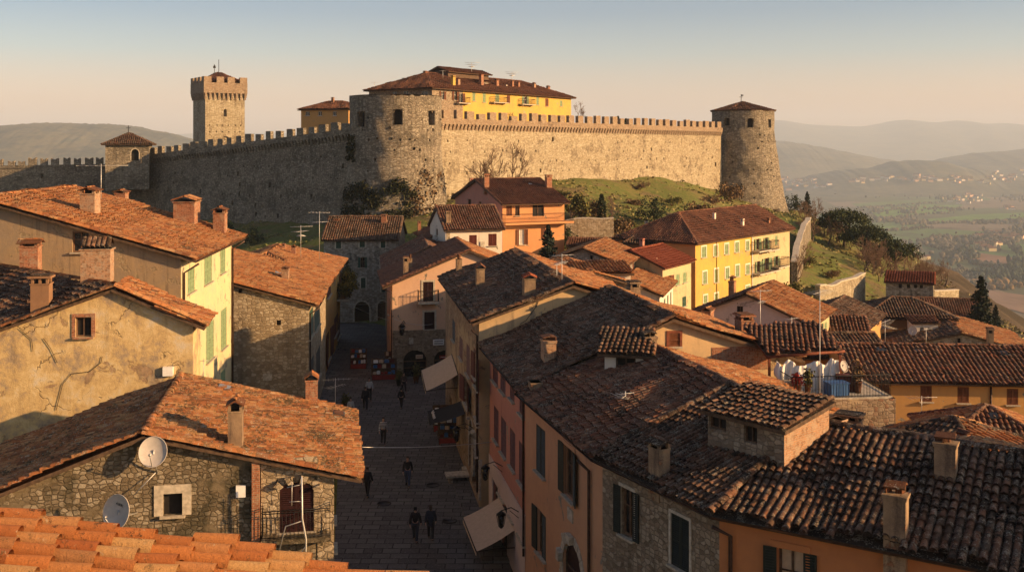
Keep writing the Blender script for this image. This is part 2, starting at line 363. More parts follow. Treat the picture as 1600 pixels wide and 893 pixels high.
M['frame'] = plain('window frame wood', (.16, .09, .05), .7, 0, .2)
M['frame_white'] = plain('pale window frame', (.55, .50, .42), .7, 0, .1)
M['sill'] = plain('pale stone sill', (.42, .36, .27), .85, 0, .2)
M['trim'] = plain('pale stone trim', (.46, .40, .31), .88, 0, .2)
M['copper'] = plain('dark copper gutter', (.06, .034, .024), .5, .3, .3)
M['iron'] = plain('black iron', (.018, .017, .017), .55, .4, .2)
M['steel'] = plain('galvanised steel', (.42, .41, .39), .45, .6, .1)
M['metal_pale'] = plain('pale aerial metal', (.55, .53, .49), .45, .4, .1)
M['dish'] = plain('grey dish enamel', (.46, .42, .38), .85, 0, .06)
M['lead'] = plain('lead flashing', (.05, .052, .055), .6, .3, .2)
M['cream_cloth'] = plain('cream awning canvas', (.54, .41, .29), .85, 0, .06)
M['white_cloth'] = plain('white tarpaulin', (.78, .74, .66), .8, 0, .05)
M['black_cloth'] = plain('black awning canvas', (.02, .018, .018), .8, 0, .15)
M['grey_cloth'] = plain('grey awning canvas', (.08, .08, .075), .8, 0, .15)
M['red'] = plain('red paint', (.26, .03, .022), .6, 0, .15)
M['blue'] = plain('blue plastic', (.05, .13, .30), .5, 0, .1)
M['white_paint'] = plain('white paint', (.78, .76, .72), .6, 0, .05)
M['black'] = plain('black paint', (.012, .012, .012), .6, 0, .1)
M['interior'] = plain('dark room', (.02, .017, .015), .9, 0, .2)
M['bark'] = plain('grey brown bark', (.12, .085, .06), .95, 0, .3)
M['twig'] = plain('brown twigs', (.16, .10, .068), .95, 0, .3)
M['bark_dark'] = plain('dark bark', (.07, .05, .038), .95, 0, .3)
M['skin'] = plain('skin', (.46, .27, .19), .6, 0, .08)
gt = NT('window glass', .12, .5); M['glass'] = gt.col(gt.ramp(gt.noise(1.5, 2), [(.35, (.012, .013, .015)), (.7, (.035, .035, .036))]))
def leaf_mat(name, a, b, c):
    t = NT(name, .75, .2)
    at_ = t.node('ShaderNodeAttribute', attribute_name='tile').outputs['Fac']
    t.b.inputs['Transmission Weight'].default_value = 0
    return t.col(t.ramp(at_, [(.05, a), (.5, b), (.95, c)]))
M['leaf_pine'] = leaf_mat('pine needles', (.012, .020, .008), (.030, .042, .014), (.065, .078, .024))
M['leaf_spruce'] = leaf_mat('spruce needles', (.008, .014, .010), (.018, .028, .018), (.035, .048, .028))
M['leaf_cyp'] = leaf_mat('cypress foliage', (.010, .018, .008), (.022, .034, .013), (.04, .055, .02))
M['leaf_olive'] = leaf_mat('shrub leaves', (.035, .042, .012), (.085, .085, .022), (.17, .14, .035))
M['leaf_ivy'] = leaf_mat('ivy leaves', (.010, .014, .006), (.025, .030, .011), (.06, .055, .02))
M['leaf_brown'] = leaf_mat('dry brown leaves', (.085, .050, .025), (.14, .085, .042), (.22, .14, .065))
M['leaf_plant'] = leaf_mat('balcony plant leaves', (.04, .05, .012), (.12, .10, .02), (.26, .19, .035))
# ------------------------------------------------------------------ roofs of curved clay tiles
def inpoly(S, T, poly):
    ins = np.zeros(S.shape, bool); n = len(poly)
    for i in range(n):
        x1, y1 = poly[i]; x2, y2 = poly[(i+1) % n]
        if abs(y2-y1) < 1e-9: continue
        c = ((y1 > T) != (y2 > T)) & (S < (x2-x1)*(T-y1)/(y2-y1)+x1)
        ins ^= c
    return ins
def tile_plane(mb, pts, sp=.24, ex=.36, seg=4, seed=0, th=.12, sag=.03, mt=0, mu=1, jit=1.0, rise=.42, wid=1.0):
    pts = [Vector(p) for p in pts]
    A, B = pts[0], pts[1]
    n = geometry.normal(pts)
    if n.z < 0: n = -n
    s = Vector((0, 0, 1)).cross(n)
    s = s.normalized() if s.length > .02 else (B-A).normalized()
    t = n.cross(s)
    if t.z < 0: t = -t
    dn = n*(sag*1.9+.01)
    mb.slab([p-dn for p in pts], th, mu, mt)
    P2 = [((p-A).dot(s), (p-A).dot(t)) for p in pts]
    s0, s1 = min(p[0] for p in P2), max(p[0] for p in P2); t1 = max(p[1] for p in P2); t0 = min(p[1] for p in P2)
    nc = max(2, int(round((s1-s0)/sp))); sp = (s1-s0)/nc; nr = int(math.ceil((t1-t0)/ex))+1
    rg = np.random.RandomState(seed+11)
    S, T = np.meshgrid(s0+(np.arange(nc)+.5)*sp, t0-.04+(np.arange(nr)+.5)*ex, indexing='ij')
    ph = (rg.rand(nc, 1)-.5)*ex*.35*jit
    T = T+ph
    colr = rg.rand(nc, 1)*np.ones((1, nr))
    ins = inpoly(S, np.clip(T, t0+.02, None), P2); S, T, colr = S[ins], T[ins], colr[ins]
    N = len(S)
    if N == 0: return
    Tm = np.minimum(T+ex*.62, t1+.02)
    S = S+rg.randn(N)*.035*sp*jit; rot = rg.randn(N)*.035*jit; rot[rg.rand(N) < .018] *= 6; lift = rg.rand(N)*.10*sp*jit
    th_ = np.pi*np.arange(seg+1)/seg; cx, sx = -np.cos(th_), np.sin(th_)
    hh = rise*sp
    sagz = sag*(np.sin(S*.9+seed)+np.sin(T*1.3+seed*2.1)+.6*np.sin(S*2.3+T*.8+seed))
    def ring(tt, w, hz, l, r):
        X = S[:, None]+cx[None]*w*sp/2+r[:, None]*(tt-T)[:, None]
        Y = np.repeat(tt[:, None], seg+1, 1)
        Z = (l+lift*.5+sagz)[:, None]+sx[None]*hz
        return np.stack([X, Y, Z], -1)
    lo = ring(T-ex*.55, .90*wid, hh*1.05, np.full(N, hh*.36)+lift*.5, rot); hi = ring(Tm, .74*wid, hh*.85, np.full(N, .0), rot)
    V = np.concatenate([lo, hi], 1).reshape(-1, 3)
    Q = np.array(A)[None]+V[:, :1]*np.array(s)+V[:, 1:2]*np.array(t)+V[:, 2:]*np.array(n)
    k = np.arange(seg); base = (np.arange(N)*(2*(seg+1)))[:, None]
    fc = np.stack([base+k, base+k+1, base+seg+1+k+1, base+seg+1+k], -1).reshape(-1, 4)
    pz = np.stack([np.stack([S+q*sp*.52, np.clip(T+w_*ex*.5, t0, t1+.03), sagz-.012], -1) for q, w_ in ((-1, -1), (1, -1), (1, 1), (-1, 1))], 1).reshape(-1, 3)
    pz = np.array(A)[None]+pz[:, :1]*np.array(s)+pz[:, 1:2]*np.array(t)+pz[:, 2:]*np.array(n)
    mb.add(pz, np.arange(N*4).reshape(-1, 4), mt, np.clip(rg.rand(N)*.55, .02, 1))
    a = np.clip(.02+.96*(.72*rg.rand(N)+.28*colr), 0.02, .98)
    mb.add(Q, fc, mt, np.repeat(a, seg), True)
def cap_row(mb, P, Q, size=.2, ln=.42, m=0, seed=0, seg=5):
    P, Q = Vector(P), Vector(Q); d = Q-P; L = d.length
    if L < .1: return
    d.normalize(); side = d.cross(Vector((0, 0, 1))).normalized(); up = side.cross(d)
    rg = random.Random(seed); n = max(1, int(L/ln)); ln = L/n
    for i in range(n):
        a = P+d*(i*ln-.03)+up*(rg.random()*.03); b = P+d*((i+1)*ln+.04)+up*.0; j = (rg.random()-.5)*.05
        v = []
        for (c, r) in ((a, size*1.0), (b, size*.86)):
            for k in range(seg+1):
                t = math.pi*k/seg; v.append(c+side*(-math.cos(t)*r+j)+up*(math.sin(t)*r*.75-.03))
        mb.add(v, [(k, k+1, seg+2+k, seg+1+k) for k in range(seg)], m, .03+.94*rg.random(), True)

# ------------------------------------------------------------------ windows
WC = {}
def leaf_mesh(w, h, mat, det):
    key = ('leaf', round(w, 2), round(h, 2), mat, det)
    if key in WC: return WC[key]
    mb = MB(); fr = min(.07, w*.16); d = .045
    mb.box((fr/2, 0, h/2), (fr, d, h)); mb.box((w-fr/2, 0, h/2), (fr, d, h))
    for z in (fr/2, h-fr/2, h*.5): mb.box((w/2, 0, z), (w-2*fr, d*.96, fr))
    n = int(min(22 if det else 9, h/.075)); st = (h-2*fr)/n
    Mx = Matrix.Rotation(R(38), 3, 'X')
    for i in range(n): mb.box((w/2, 0, fr+(i+.5)*st), (w-2*fr, st*.95, .012), 0, M=Mx)
    mb.box((w/2, d*.3, h/2), (w-2*fr, .004, h-2*fr))
    WC[key] = mb.mesh('shutter', [M[mat]]); return WC[key]
def hole_poly(u, v, w, h, arch):
    if not arch: return [(u-w/2, v), (u+w/2, v), (u+w/2, v+h), (u-w/2, v+h)]
    rise = w/2 if arch is True else arch*w/2
    hs = h-rise; pts = [(u-w/2, v), (u+w/2, v)]
    for k in range(11):
        t = math.pi*k/10; pts.append((u+math.cos(t)*w/2, v+hs+math.sin(t)*rise))
    return pts
def make_window(parent, loc, rz, w, h, o, rng):
    kind = o.get('kind', 'window'); arch = o.get('arch'); dep = o.get('dep', .18); det = o.get('det', 1)
    hp = hole_poly(0, 0, w, h, arch)
    key = ('pane', round(w, 2), round(h, 2), arch, o.get('pane', 'glass'), dep)
    if key not in WC:
        mb = MB(); mb.slab([(x, dep, z) for x, z in hp], .02, 0); WC[key] = mb.mesh(kind, [M[o.get('pane', 'glass')]])
    wo_ = link(kind, WC[key], parent, loc, rz)
    if o.get('lab'): wo_['label'] = o['lab']
    fm = o.get('frame', 'frame')
    if fm:
        key = ('frame', round(w, 2), round(h, 2), arch, fm, kind, dep)
        if key not in WC:
            mb = MB(); b = min(.07, w*.09); y = dep-.035
            hs = h-(0 if not arch else (w/2 if arch is True else arch*w/2))
            mb.box((-w/2+b/2, y, hs/2), (b, .06, hs)); mb.box((w/2-b/2, y, hs/2), (b, .06, hs))
            mb.box((0, y, b/2), (w-2*b, .06, b)); mb.box((0, y, hs-b/2), (w-2*b, .058, b))
            mb.box((0, y-.002, hs/2), (b*.9, .06, hs-2*b))
            if h > 1.0: mb.box((0, y+.003, hs*.62), (w-2*b, .045, b*.6))
            if arch:
                for k in range(2, len(hp)-1):
                    p, q = hp[k], hp[k+1]; mb.tube([(p[0], y, p[1]), (q[0], y, q[1])], b*.6, 4)
            WC[key] = mb.mesh('frame', [M[fm]])
        link('frame', WC[key], wo_)
    if o.get('sill', kind == 'window'):
        mb = MB(); mb.box((0, -.05, -.04), (w+.2, .22, .075)); mb.build('sill', M[o.get('sillm', 'sill')], wo_)
    if o.get('trim'):
        mb = MB(); b = o.get('trimw', .16); out = []
        if arch:
            c = (0, h-(w/2 if arch is True else arch*w/2)); rise = (w/2 if arch is True else arch*w/2)
            for k in range(9):
                t0, t1 = math.pi*(k+.04)/9, math.pi*(k+.96)/9
                q = [(math.cos(t0)*w/2, c[1]+math.sin(t0)*rise), (math.cos(t0)*(w/2+b), c[1]+math.sin(t0)*(rise+b)), (math.cos(t1)*(w/2+b), c[1]+math.sin(t1)*(rise+b)), (math.cos(t1)*w/2, c[1]+math.sin(t1)*rise)]
                mb.slab([(x, -.03-.012*(k % 2), z) for x, z in q], .2)
            n = max(2, int(c[1]/.42))
            for i in range(n):
                for sg in (-1, 1):
                    bb = b*(1.0+.25*((i+(sg > 0)) % 2)); mb.box((sg*(w/2+bb/2+.001), .03, c[1]/n*(i+.5)), (bb, .14, c[1]/n*.95))
        else:
            for sg in (-1, 1): mb.box((sg*(w/2+b/2), .02, h/2), (b, .12, h))
            mb.box((0, .02, h+b/2), (w+2*b, .122, b))
        mb.build('stone_surround', M[o.get('trimm', 'trim')], wo_)
    sh = o.get('sh')
    if sh:
        st = o.get('st', 'closed'); hh = h if not arch else h-.02
        if st == 'single':
            link('shutter', leaf_mesh(w, hh, sh, det), wo_, (-w/2, .02, 0))
        else:
            lw = w/2-.006
            for sg in (-1, 1):
                s2 = st
                if st == 'half': s2 = 'open' if sg < 0 else 'closed'
                if s2 == 'closed': link('shutter', leaf_mesh(lw, hh, sh, det), wo_, (-w/2+.003 if sg < 0 else .003, .02, 0))
                else:
                    a = R(rng.uniform(3, 12)) if s2 == 'open' else R(rng.uniform(55, 85))
                    if s2 == 'open':
                        c = link('shutter', leaf_mesh(lw, hh, sh, det), wo_, (sg*w/2, -.035, 0), (math.pi+a) if sg < 0 else -a)
                    else:
                        c = link('shutter', leaf_mesh(lw, hh, sh, det), wo_, (sg*w/2, -.02, 0), (-a) if sg < 0 else (math.pi+a))
    if o.get('grille'):
        mb = MB(); n = max(3, int(w/.13))
        for i in range(n): mb.tube([(-w/2+(i+.5)*w/n, .02, 0), (-w/2+(i+.5)*w/n, .02, h)], .011, 4)
        for z in (.2, .5, .8): mb.tube([(-w/2, .021, h*z), (w/2, .021, h*z)], .011, 4)
        mb.build('grille', M['iron'], wo_)
    if o.get('rail'):      # small balcony with slab and iron railing
        bw, bd, bh = w+o.get('railx', .7), o.get('raild', .75), 1.0
        mb = MB(); mb.box((0, -bd/2, -.09), (bw, bd, .14)); 
        for sg in (-1, 1): mb.box((sg*bw*.36, -bd*.35, -.27), (.12, bd*.6, .22))
        bs = mb.build('balcony', M[o.get('slabm', 'trim')], wo_); railing(bs, bw, bd, bh)
    return wo_
def railing(parent, bw, bd, bh, mat='iron', z=0.0, name='railing'):
    mb = MB(); 
    path = [(-bw/2+.03, -.02), (-bw/2+.03, -bd+.03), (bw/2-.03, -bd+.03), (bw/2-.03, -.02)]
    for hz in (bh, bh*.92, .08): mb.tube([(x, y, z+hz) for x, y in path], .018, 4)
    for (x0, y0), (x1, y1) in zip(path, path[1:]):
        L = math.hypot(x1-x0, y1-y0); n = max(2, int(L/.13))
        for i in range(n+1):
            t = i/n; mb.tube([(x0+(x1-x0)*t, y0+(y1-y0)*t, z), (x0+(x1-x0)*t, y0+(y1-y0)*t, z+bh)], .010, 4)
    return mb.build(name, M[mat], parent)

# ------------------------------------------------------------------ buildings
class Bld:
    def __init__(s, name, label, cat, foot, z0, tops, roofs, wall='white', roofm='tile_brown', tile=(.26, .38, 4), group=None, seed=1, wmats=None, th=.13, caps=(), under='wood', det=1, sag=.03, capsize=.17, jit=1.0):
        s.foot = [Vector((x, y)) for x, y in foot]; s.z0 = z0; s.tops = tops; s.wall = wall; s.wmats = wmats or {}
        d = s.foot[1]-s.foot[0]; s.rz = math.atan2(d.y, d.x); s.det = det; s.rng = random.Random(seed); s.seed = seed
        s.root = empty(name, (s.foot[0].x, s.foot[0].y, z0), s.rz, label, cat, group)
        s.Mi = (Matrix.Translation(s.root.location) @ Matrix.Rotation(s.rz, 4, 'Z')).inverted()
        s.roofs = [[Vector(p) for p in r] for r in roofs]; s.holes = {i: [] for i in range(len(foot))}; s.wins = []
        if roofs:
            mb = MB(); rms = [roofm] if isinstance(roofm, str) else list(roofm)  # key lists put light into colour: orange on lit slopes, dark on shaded ones
            for i, r in enumerate(s.roofs):
                tile_plane(mb, [s.Mi @ p for p in r], tile[0], tile[1], tile[2], seed*7+i, th, sag, mt=min(i, len(rms)-1), mu=len(rms), jit=jit, rise=tile[3] if len(tile) > 3 else .42, wid=tile[4] if len(tile) > 4 else 1.0)
            for i, (p, q) in enumerate(caps): cap_row(mb, s.Mi @ Vector(p), s.Mi @ Vector(q), capsize, .42, 0, seed*3+i)
            s.roof = mb.build('roof', [M[k] for k in rms]+[M[under]], s.root)
    def L(s, P): return s.Mi @ Vector(P)
    def edge(s, i):
        a = s.foot[i]; b = s.foot[(i+1) % len(s.foot)]; d = (b-a); L = d.length; return a, d/L, L
    def pix(s, i, px, py):      # where the sight line through a photo point meets wall i: (along, height above the ground)
        a, d, L = s.edge(i); r = ray(px, py); k = (px-800)/F
        # a.x + u d.x = k (a.y + u d.y)
        u = (k*a.y-a.x)/(d.x-k*d.y); Y = a.y+u*d.y
        return u, CZ+r.z*Y-s.z0
    def win(s, i, x0, y0, x1, y1, **o):
        ym, xm = (y0+y1)/2, (x0+x1)/2
        u0, _ = s.pix(i, x0, ym); u1, _ = s.pix(i, x1, ym); _, va = s.pix(i, xm, y0); _, vb = s.pix(i, xm, y1)
        if u0 > u1: u0, u1 = u1, u0
        return s.winl(i, (u0+u1)/2, vb, max(.25, u1-u0), va-vb, **o)
    def winl(s, i, u, v, w, h, **o):
        L = s.edge(i)[2]
        w = min(w, L-.1); u = min(max(u, w/2+.04), L-w/2-.04)
        tp = [z for q, z in s.tops[i]]
        if max(tp)-min(tp) < .01 and v+h > tp[0]-s.z0-.12: h = tp[0]-s.z0-.12-v
        o.setdefault('det', s.det)
        s.holes[i].append(hole_poly(u, v, w, h, o.get('arch'))); s.wins.append((i, u, v, w, h, o)); return u, v, w, h
    def local(s, i, u, v, n=0.0):
        a, d, L = s.edge(i); nr = Vector((-d.y, d.x)); p = a+d*u+nr*n
        return s.L((p.x, p.y, s.z0+v))
    def rot(s, i):
        d = s.edge(i)[1]; return math.atan2(d.y, d.x)-s.rz
    def finish(s):
        mats, mb = [], MB()
        for i in range(len(s.foot)):
            key = s.wmats.get(i, s.wall)
            if key is None: continue
            if key not in mats: mats.append(key)
            mi = mats.index(key); a, d, L = s.edge(i)
            tp = s.tops[i]
            outer = [(0, 0), (L, 0)]+[(u*L, z-s.z0) for u, z in reversed(tp)]
            polys = [[Vector((u, v, 0)) for u, v in outer]]+[[Vector((u, v, 0)) for u, v in h] for h in s.holes[i]]
            tri = geometry.tessellate_polygon(polys); pts = [p for q in polys for p in q]
            v = [s.local(i, p.x, p.y) for p in pts]; f = []
            for t in tri:
                p, q, r = pts[t[0]], pts[t[1]], pts[t[2]]; c = (q-p).cross(r-p).z
                if abs(c) < 1e-7: continue
                f.append(t if c > 0 else (t[0], t[2], t[1]))
            mb.add(v, f, mi)
            for h in s.holes[i]:
                n = len(h); v = [s.local(i, u, w) for u, w in h]+[s.local(i, u, w, .24) for u, w in h]
                mb.add(v, [(k, k+n, (k+1) % n+n, (k+1) % n) for k in range(n)], mi)
        s.wallo = mb.build('wall', [M[k] for k in mats], s.root)
        for (i, u, v, w, h, o) in s.wins: make_window(s.root, s.local(i, u, v), s.rot(i), w, h, o, s.rng)
        return s
    def base(s, i, h, mat, proud=.06, name='stone_base', v0=0.0):
        L = s.edge(i)[2]; hs = []
        for q in s.holes[i]:
            lo, hi = min(v for u, v in q), max(v for u, v in q)
            if hi < h-.05 and lo > v0+.01: hs.append(q)
            elif lo <= v0+.01 and hi < h-.05: hs.append([(u, max(v, v0+.03)) for u, v in q])
        polys = [[Vector((u, v, 0)) for u, v in q] for q in [[(0, v0), (L, v0), (L, h), (0, h)]]+hs]; pts = [p for q in polys for p in q]; mb = MB(); f = []
        for t in geometry.tessellate_polygon(polys):
            p, q, r = (pts[k] for k in t); c = (q-p).cross(r-p).z
            if abs(c) > 1e-7: f.append(t if c > 0 else (t[0], t[2], t[1]))
        mb.add([s.local(i, p.x, p.y, -proud) for p in pts], f, 0)
        mb.add([s.local(i, 0, h, -proud), s.local(i, L, h, -proud), s.local(i, L, h, 0), s.local(i, 0, h, 0)], [(0, 1, 2, 3)], 0)
        for q in hs: n = len(q); mb.add([s.local(i, u, v, -proud) for u, v in q]+[s.local(i, u, v, .02) for u, v in q], [(k, k+n, (k+1) % n+n, (k+1) % n) for k in range(n)], 0)
        return mb.build(name, M[mat], s.root)
    def slabpart(s, name, i, x0, y0, x1, y1, mat, d=.12, lab=None):     # a box standing proud of wall i
        u0, _ = s.pix(i, x0, (y0+y1)/2); u1, _ = s.pix(i, x1, (y0+y1)/2); va = s.pix(i, (x0+x1)/2, y0)[1]; vb = s.pix(i, (x0+x1)/2, y1)[1]
        mb = MB(); mb.box((0, -d/2+.01, 0), (abs(u1-u0), d, va-vb)); o = mb.build(name, M[mat], s.root, s.local(i, (u0+u1)/2, (va+vb)/2), s.rot(i))
        if lab: o['label'] = lab
        return o
    def wpt(s, i, px, py, n=-.05):                       # world point on wall i seen at a photo point
        u, v = s.pix(i, px, py); a, d, L = s.edge(i); p = a+d*u+Vector((-d.y, d.x))*n; return Vector((p.x, p.y, s.z0+v))
    def hatch(s, x0, y0, x1, y1, name='skylight', mat='glass', lab=None, up=.1):
        P = s.roofhit((x0+x1)/2, (y0+y1)/2)
        if P is None: print('hatch misses', s.root.name, x0, y0); return
        best = None
        for r in s.roofs:
            n = geometry.normal(r); n = n if n.z > 0 else -n
            if abs((P-r[0]).dot(n)) < .02: best = n
        n = best; sdir_ = Vector((0, 0, 1)).cross(n).normalized(); tdir = n.cross(sdir_)
        k = P.y/F; w = (x1-x0)*k*.8; h = max(w*.7, .5)
        mb = MB(); c = P+n*up
        q = [c+sdir_*(a*w/2)+tdir*(b_*h/2) for a, b_ in ((-1, -1), (1, -1), (1, 1), (-1, 1))]; mb.slab([s.L(p) for p in q], .16, 1, 1)
        q = [c+n*.015+sdir_*(a*w*.42)+tdir*(b_*h*.4) for a, b_ in ((-1, -1), (1, -1), (1, 1), (-1, 1))]; mb.slab([s.L(p) for p in q], .02, 0)
        o = mb.build(name, [M[mat], M['lead']], s.root)
        if lab: o['label'] = lab
        return o
    def roofhit(s, px, py):
        best = None; d = ray(px, py)
        for r in s.roofs:
            n = geometry.normal(r); dn = d.dot(n)
            if abs(dn) < 1e-9: continue
            k = (r[0]-EYE).dot(n)/dn
            if k < .5: continue
            P = EYE+d*k
            ss = (r[1]-r[0]).normalized(); tt = n.cross(ss)
            poly = [((p-r[0]).dot(ss), (p-r[0]).dot(tt)) for p in r]; q = ((P-r[0]).dot(ss), (P-r[0]).dot(tt))
            if inpoly(np.array([q[0]]), np.array([q[1]]), poly)[0] and (best is None or k < best[0]): best = (k, P)
        return best[1] if best else None
    def chim(s, px, pt, pb, wpx, mat='gable', cap='gable', capm='tile_brown', Y=None, dr=.8, P=None, rz=0, sink=.9, lab=None):
        if P is None:
            P = at(px, pb, Y) if Y else s.roofhit(px, pb)
        if P is None: print('chimney misses roof', s.root.name, px, pb); return None
        k = P.y/F; w = wpx*k; h = (pb-pt)*k
        loc = s.L(P); return chimney(s.root, loc, w, w*dr, h, mat, cap, capm, rz, sink, s.rng.randrange(999), lab)
    def gutter(s, p, q, r=.07, mat='copper'):
        p, q = s.L(p), s.L(q); mb = MB(); d = (q-p).normalized(); n = 7; side = d.cross(Vector((0, 0, 1))).normalized()
        v, f = [], []
        for c in (p, q):
            for k in range(n+1):
                t = math.pi*k/n; v.append(c+side*math.cos(t)*r-Vector((0, 0, math.sin(t)*r)))
        f = [(k, k+1, n+2+k, n+1+k) for k in range(n)]+[tuple(range(n+1)), tuple(range(2*n+1, n, -1))]
        mb.add(v, f, 0, None, True); return mb.build('gutter', M[mat], s.root)
    def pipe(s, pts, r=.05, mat='copper', name='downpipe'):
        mb = MB(); mb.tube([s.L(p) for p in pts], r, 6); return mb.build(name, M[mat], s.root)

def chimney(parent, loc, w, d, h, mat, cap, capm, rz=0, sink=.9, seed=0, lab=None):
    rg = random.Random(seed); mb = MB(); hb = h*(.74 if cap != 'tiles' else .8)
    mb.box((0, 0, (hb-sink)/2), (w, d, hb+sink), 0)
    mb.box((0, 0, hb-.03), (w*1.1, d*1.1, .06), 0)
    c = mb.build('chimney', M[mat], parent, loc, rz)
    if lab: c['label'] = lab
    cb = MB(); hc = h-hb
    if cap == 'gable':
        for sx in (-1, 1):
            for sy in (-1, 1): cb.box((sx*w*.40, sy*d*.40, hb+hc*.25), (w*.18, d*.18, hc*.5), 1)
        cb.box((0, 0, hb+hc*.24), (w*.5, d*.5, hc*.44), 2)
        z = hb+hc*.5
        for sy in (-1, 1):
            cb.slab([(-w*.66, sy*d*.66, z), (w*.66, sy*d*.66, z), (w*.66, 0, hb+hc*.95), (-w*.66, 0, hb+hc*.95)], .05, 0)
        cap_row(cb, (-w*.66, 0, hb+hc), (w*.66, 0, hb+hc), .09, .3, 0, seed)
    elif cap == 'flat':
        n = 3
        for i in range(n):
            for sy in (-1, 1): cb.box((-w*.4+i*w*.4, sy*d*.4, hb+hc*.3), (w*.13, d*.16, hc*.6), 1)
        cb.box((0, 0, hb+hc*.28), (w*.5, d*.5, hc*.54), 2)
        cb.box((0, 0, hb+hc*.72), (w*1.25, d*1.25, hc*.24), 1); cb.box((0, 0, hb+hc*.92), (w*1.05, d*1.05, hc*.16), 0)
    elif cap == 'tiles':     # a row of curved tiles leaning over the flue
        n = max(3, int(w/.22))
        cb.box((0, 0, hb+hc*.2), (w*.8, d*.7, hc*.36), 2)
        for i in range(n):
            x = -w*.5+(i+.5)*w/n; r = w/n*.55
            for sy in (-1, 1):
                v = []
                for (yy, zz) in ((sy*d*.62, hb+hc*.15), (sy*d*.02, hb+hc*(.9+.1*rg.random()))):
                    for k in range(5):
                        t = math.pi*k/4; v.append((x-math.cos(t)*r, yy, zz+math.sin(t)*r*.8))
                cb.add(v, [(k, k+1, 6+k, 5+k) for k in range(4)], 0, rg.random(), True)
    elif cap == 'pot':
        cb.lathe([(w*.2, hb), (w*.26, hb+hc*.2), (w*.2, hb+hc*.8), (w*.28, hb+hc)], n=10, m=0)
    elif cap == 'old':       # crooked tiles stood on end over the flue
        cb.box((0, 0, hb+.04), (w*1.15, d*1.15, .06), 1)
        for i in range(5):
            x = (rg.random()-.5)*w*.8; y = (rg.random()-.5)*d*.8; a = rg.random()*math.pi
            cb.box((x, y, hb+hc*.38), (w*.32, .05, hc*.72*(.7+.4*rg.random())), 0, a)
        cb.slab([(-w*.5, -d*.6, hb+hc*.7), (w*.5, -d*.6, hb+hc*.75), (w*.45, d*.1, hb+hc), (-w*.45, d*.1, hb+hc*.95)], .05, 0)
        cb.slab([(-w*.5, d*.6, hb+hc*.7), (w*.45, d*.55, hb+hc*.75), (w*.45, 0, hb+hc*.97), (-w*.45, 0, hb+hc*.92)], .05, 0)
    cb.build('chimney_cap', [M[capm], M[mat], M['black']], c)
    return c

def rect_house(name, label, cat, p0, p1, Wd, z0, ze, zr, rf=.5, zb=None, oe=.5, ov=.25, rtype='gable', ridge_cap=True, bov=None, **kw):
    """front wall runs p0->p1 with the inside on its left; ridge parallel to it. walls: 0 front, 1 at p1, 2 back, 3 at p0"""
    p0, p1 = Vector(p0), Vector(p1); d = (p1-p0).normalized(); nrm = Vector((-d.y, d.x)); L = (p1-p0).length
    zb = ze if zb is None else zb; q1, q0 = p1+nrm*Wd, p0+nrm*Wd
    bov = ov if bov is None else bov
    def P(u, w, z): p = p0+d*u+nrm*w; return Vector((p.x, p.y, z))
    rw = Wd*rf; s1 = (zr-ze)/rw; s2 = (zr-zb)/max(.01, (Wd-rw)); lift = kw.get('th', .13)
    foot = [p0, p1, q1, q0]; up = lift+.005
    if rtype == 'gable':
        tops = [[(0, ze), (1, ze)], [(0, ze), (rf, zr), (1, zb)], [(0, zb), (1, zb)], [(0, zb), (1-rf, zr), (1, ze)]]
        fr = [P(-ov, -oe, ze-s1*oe+up), P(L+bov, -oe, ze-s1*oe+up), P(L+bov, rw, zr+up), P(-ov, rw, zr+up)]
        bk = [P(L+bov, Wd+oe, zb-s2*oe+up), P(-ov, Wd+oe, zb-s2*oe+up), P(-ov, rw+.002, zr+up), P(L+bov, rw+.002, zr+up)]
        roofs = [fr, bk]; caps = [(P(-ov, rw, zr+up+.05), P(L+bov, rw, zr+up+.05))]
        caps += [(P(-ov+.06, -oe, ze-s1*oe+up+.02), P(-ov+.06, rw, zr+up+.02)), (P(L+bov-.06, -oe, ze-s1*oe+up+.02), P(L+bov-.06, rw, zr+up+.02))]
    elif rtype == 'hip':
        tops = [[(0, ze), (1, ze)]]*4; h = min(rw, L/2-.1); zr = ze+s1*rw
        e = ze-s1*oe+up
        A, B, C_, D = P(-oe, -oe, e), P(L+oe, -oe, e), P(L+oe, Wd+oe, e), P(-oe, Wd+oe, e)
        r0, r1 = P(h, rw, zr+up), P(L-h, rw, zr+up)
        roofs = [[A, B, r1, r0], [B, C_, r1], [C_, D, r0, r1], [D, A, r0]]; z = Vector((0, 0, .05))
        caps = [(r0+z, r1+z), (A+z, r0+z), (B+z, r1+z), (C_+z, r1+z), (D+z, r0+z)]
    elif rtype == 'shed':
        tops = [[(0, ze), (1, ze)], [(0, ze), (1, zr)], [(0, zr), (1, zr)], [(0, zr), (1, ze)]]; s1 = (zr-ze)/Wd
        roofs = [[P(-ov, -oe, ze-s1*oe+up), P(L+bov, -oe, ze-s1*oe+up), P(L+bov, Wd+ov, zr+s1*ov+up), P(-ov, Wd+ov, zr+s1*ov+up)]]; caps = []
    b = Bld(name, label, cat, [tuple(p) for p in foot], z0, tops, roofs, caps=caps if ridge_cap else (), **kw)
    b.P = P; b.Ln = L; b.eave0, b.eave1 = b.roofs[0][0], b.roofs[0][1]
    return b

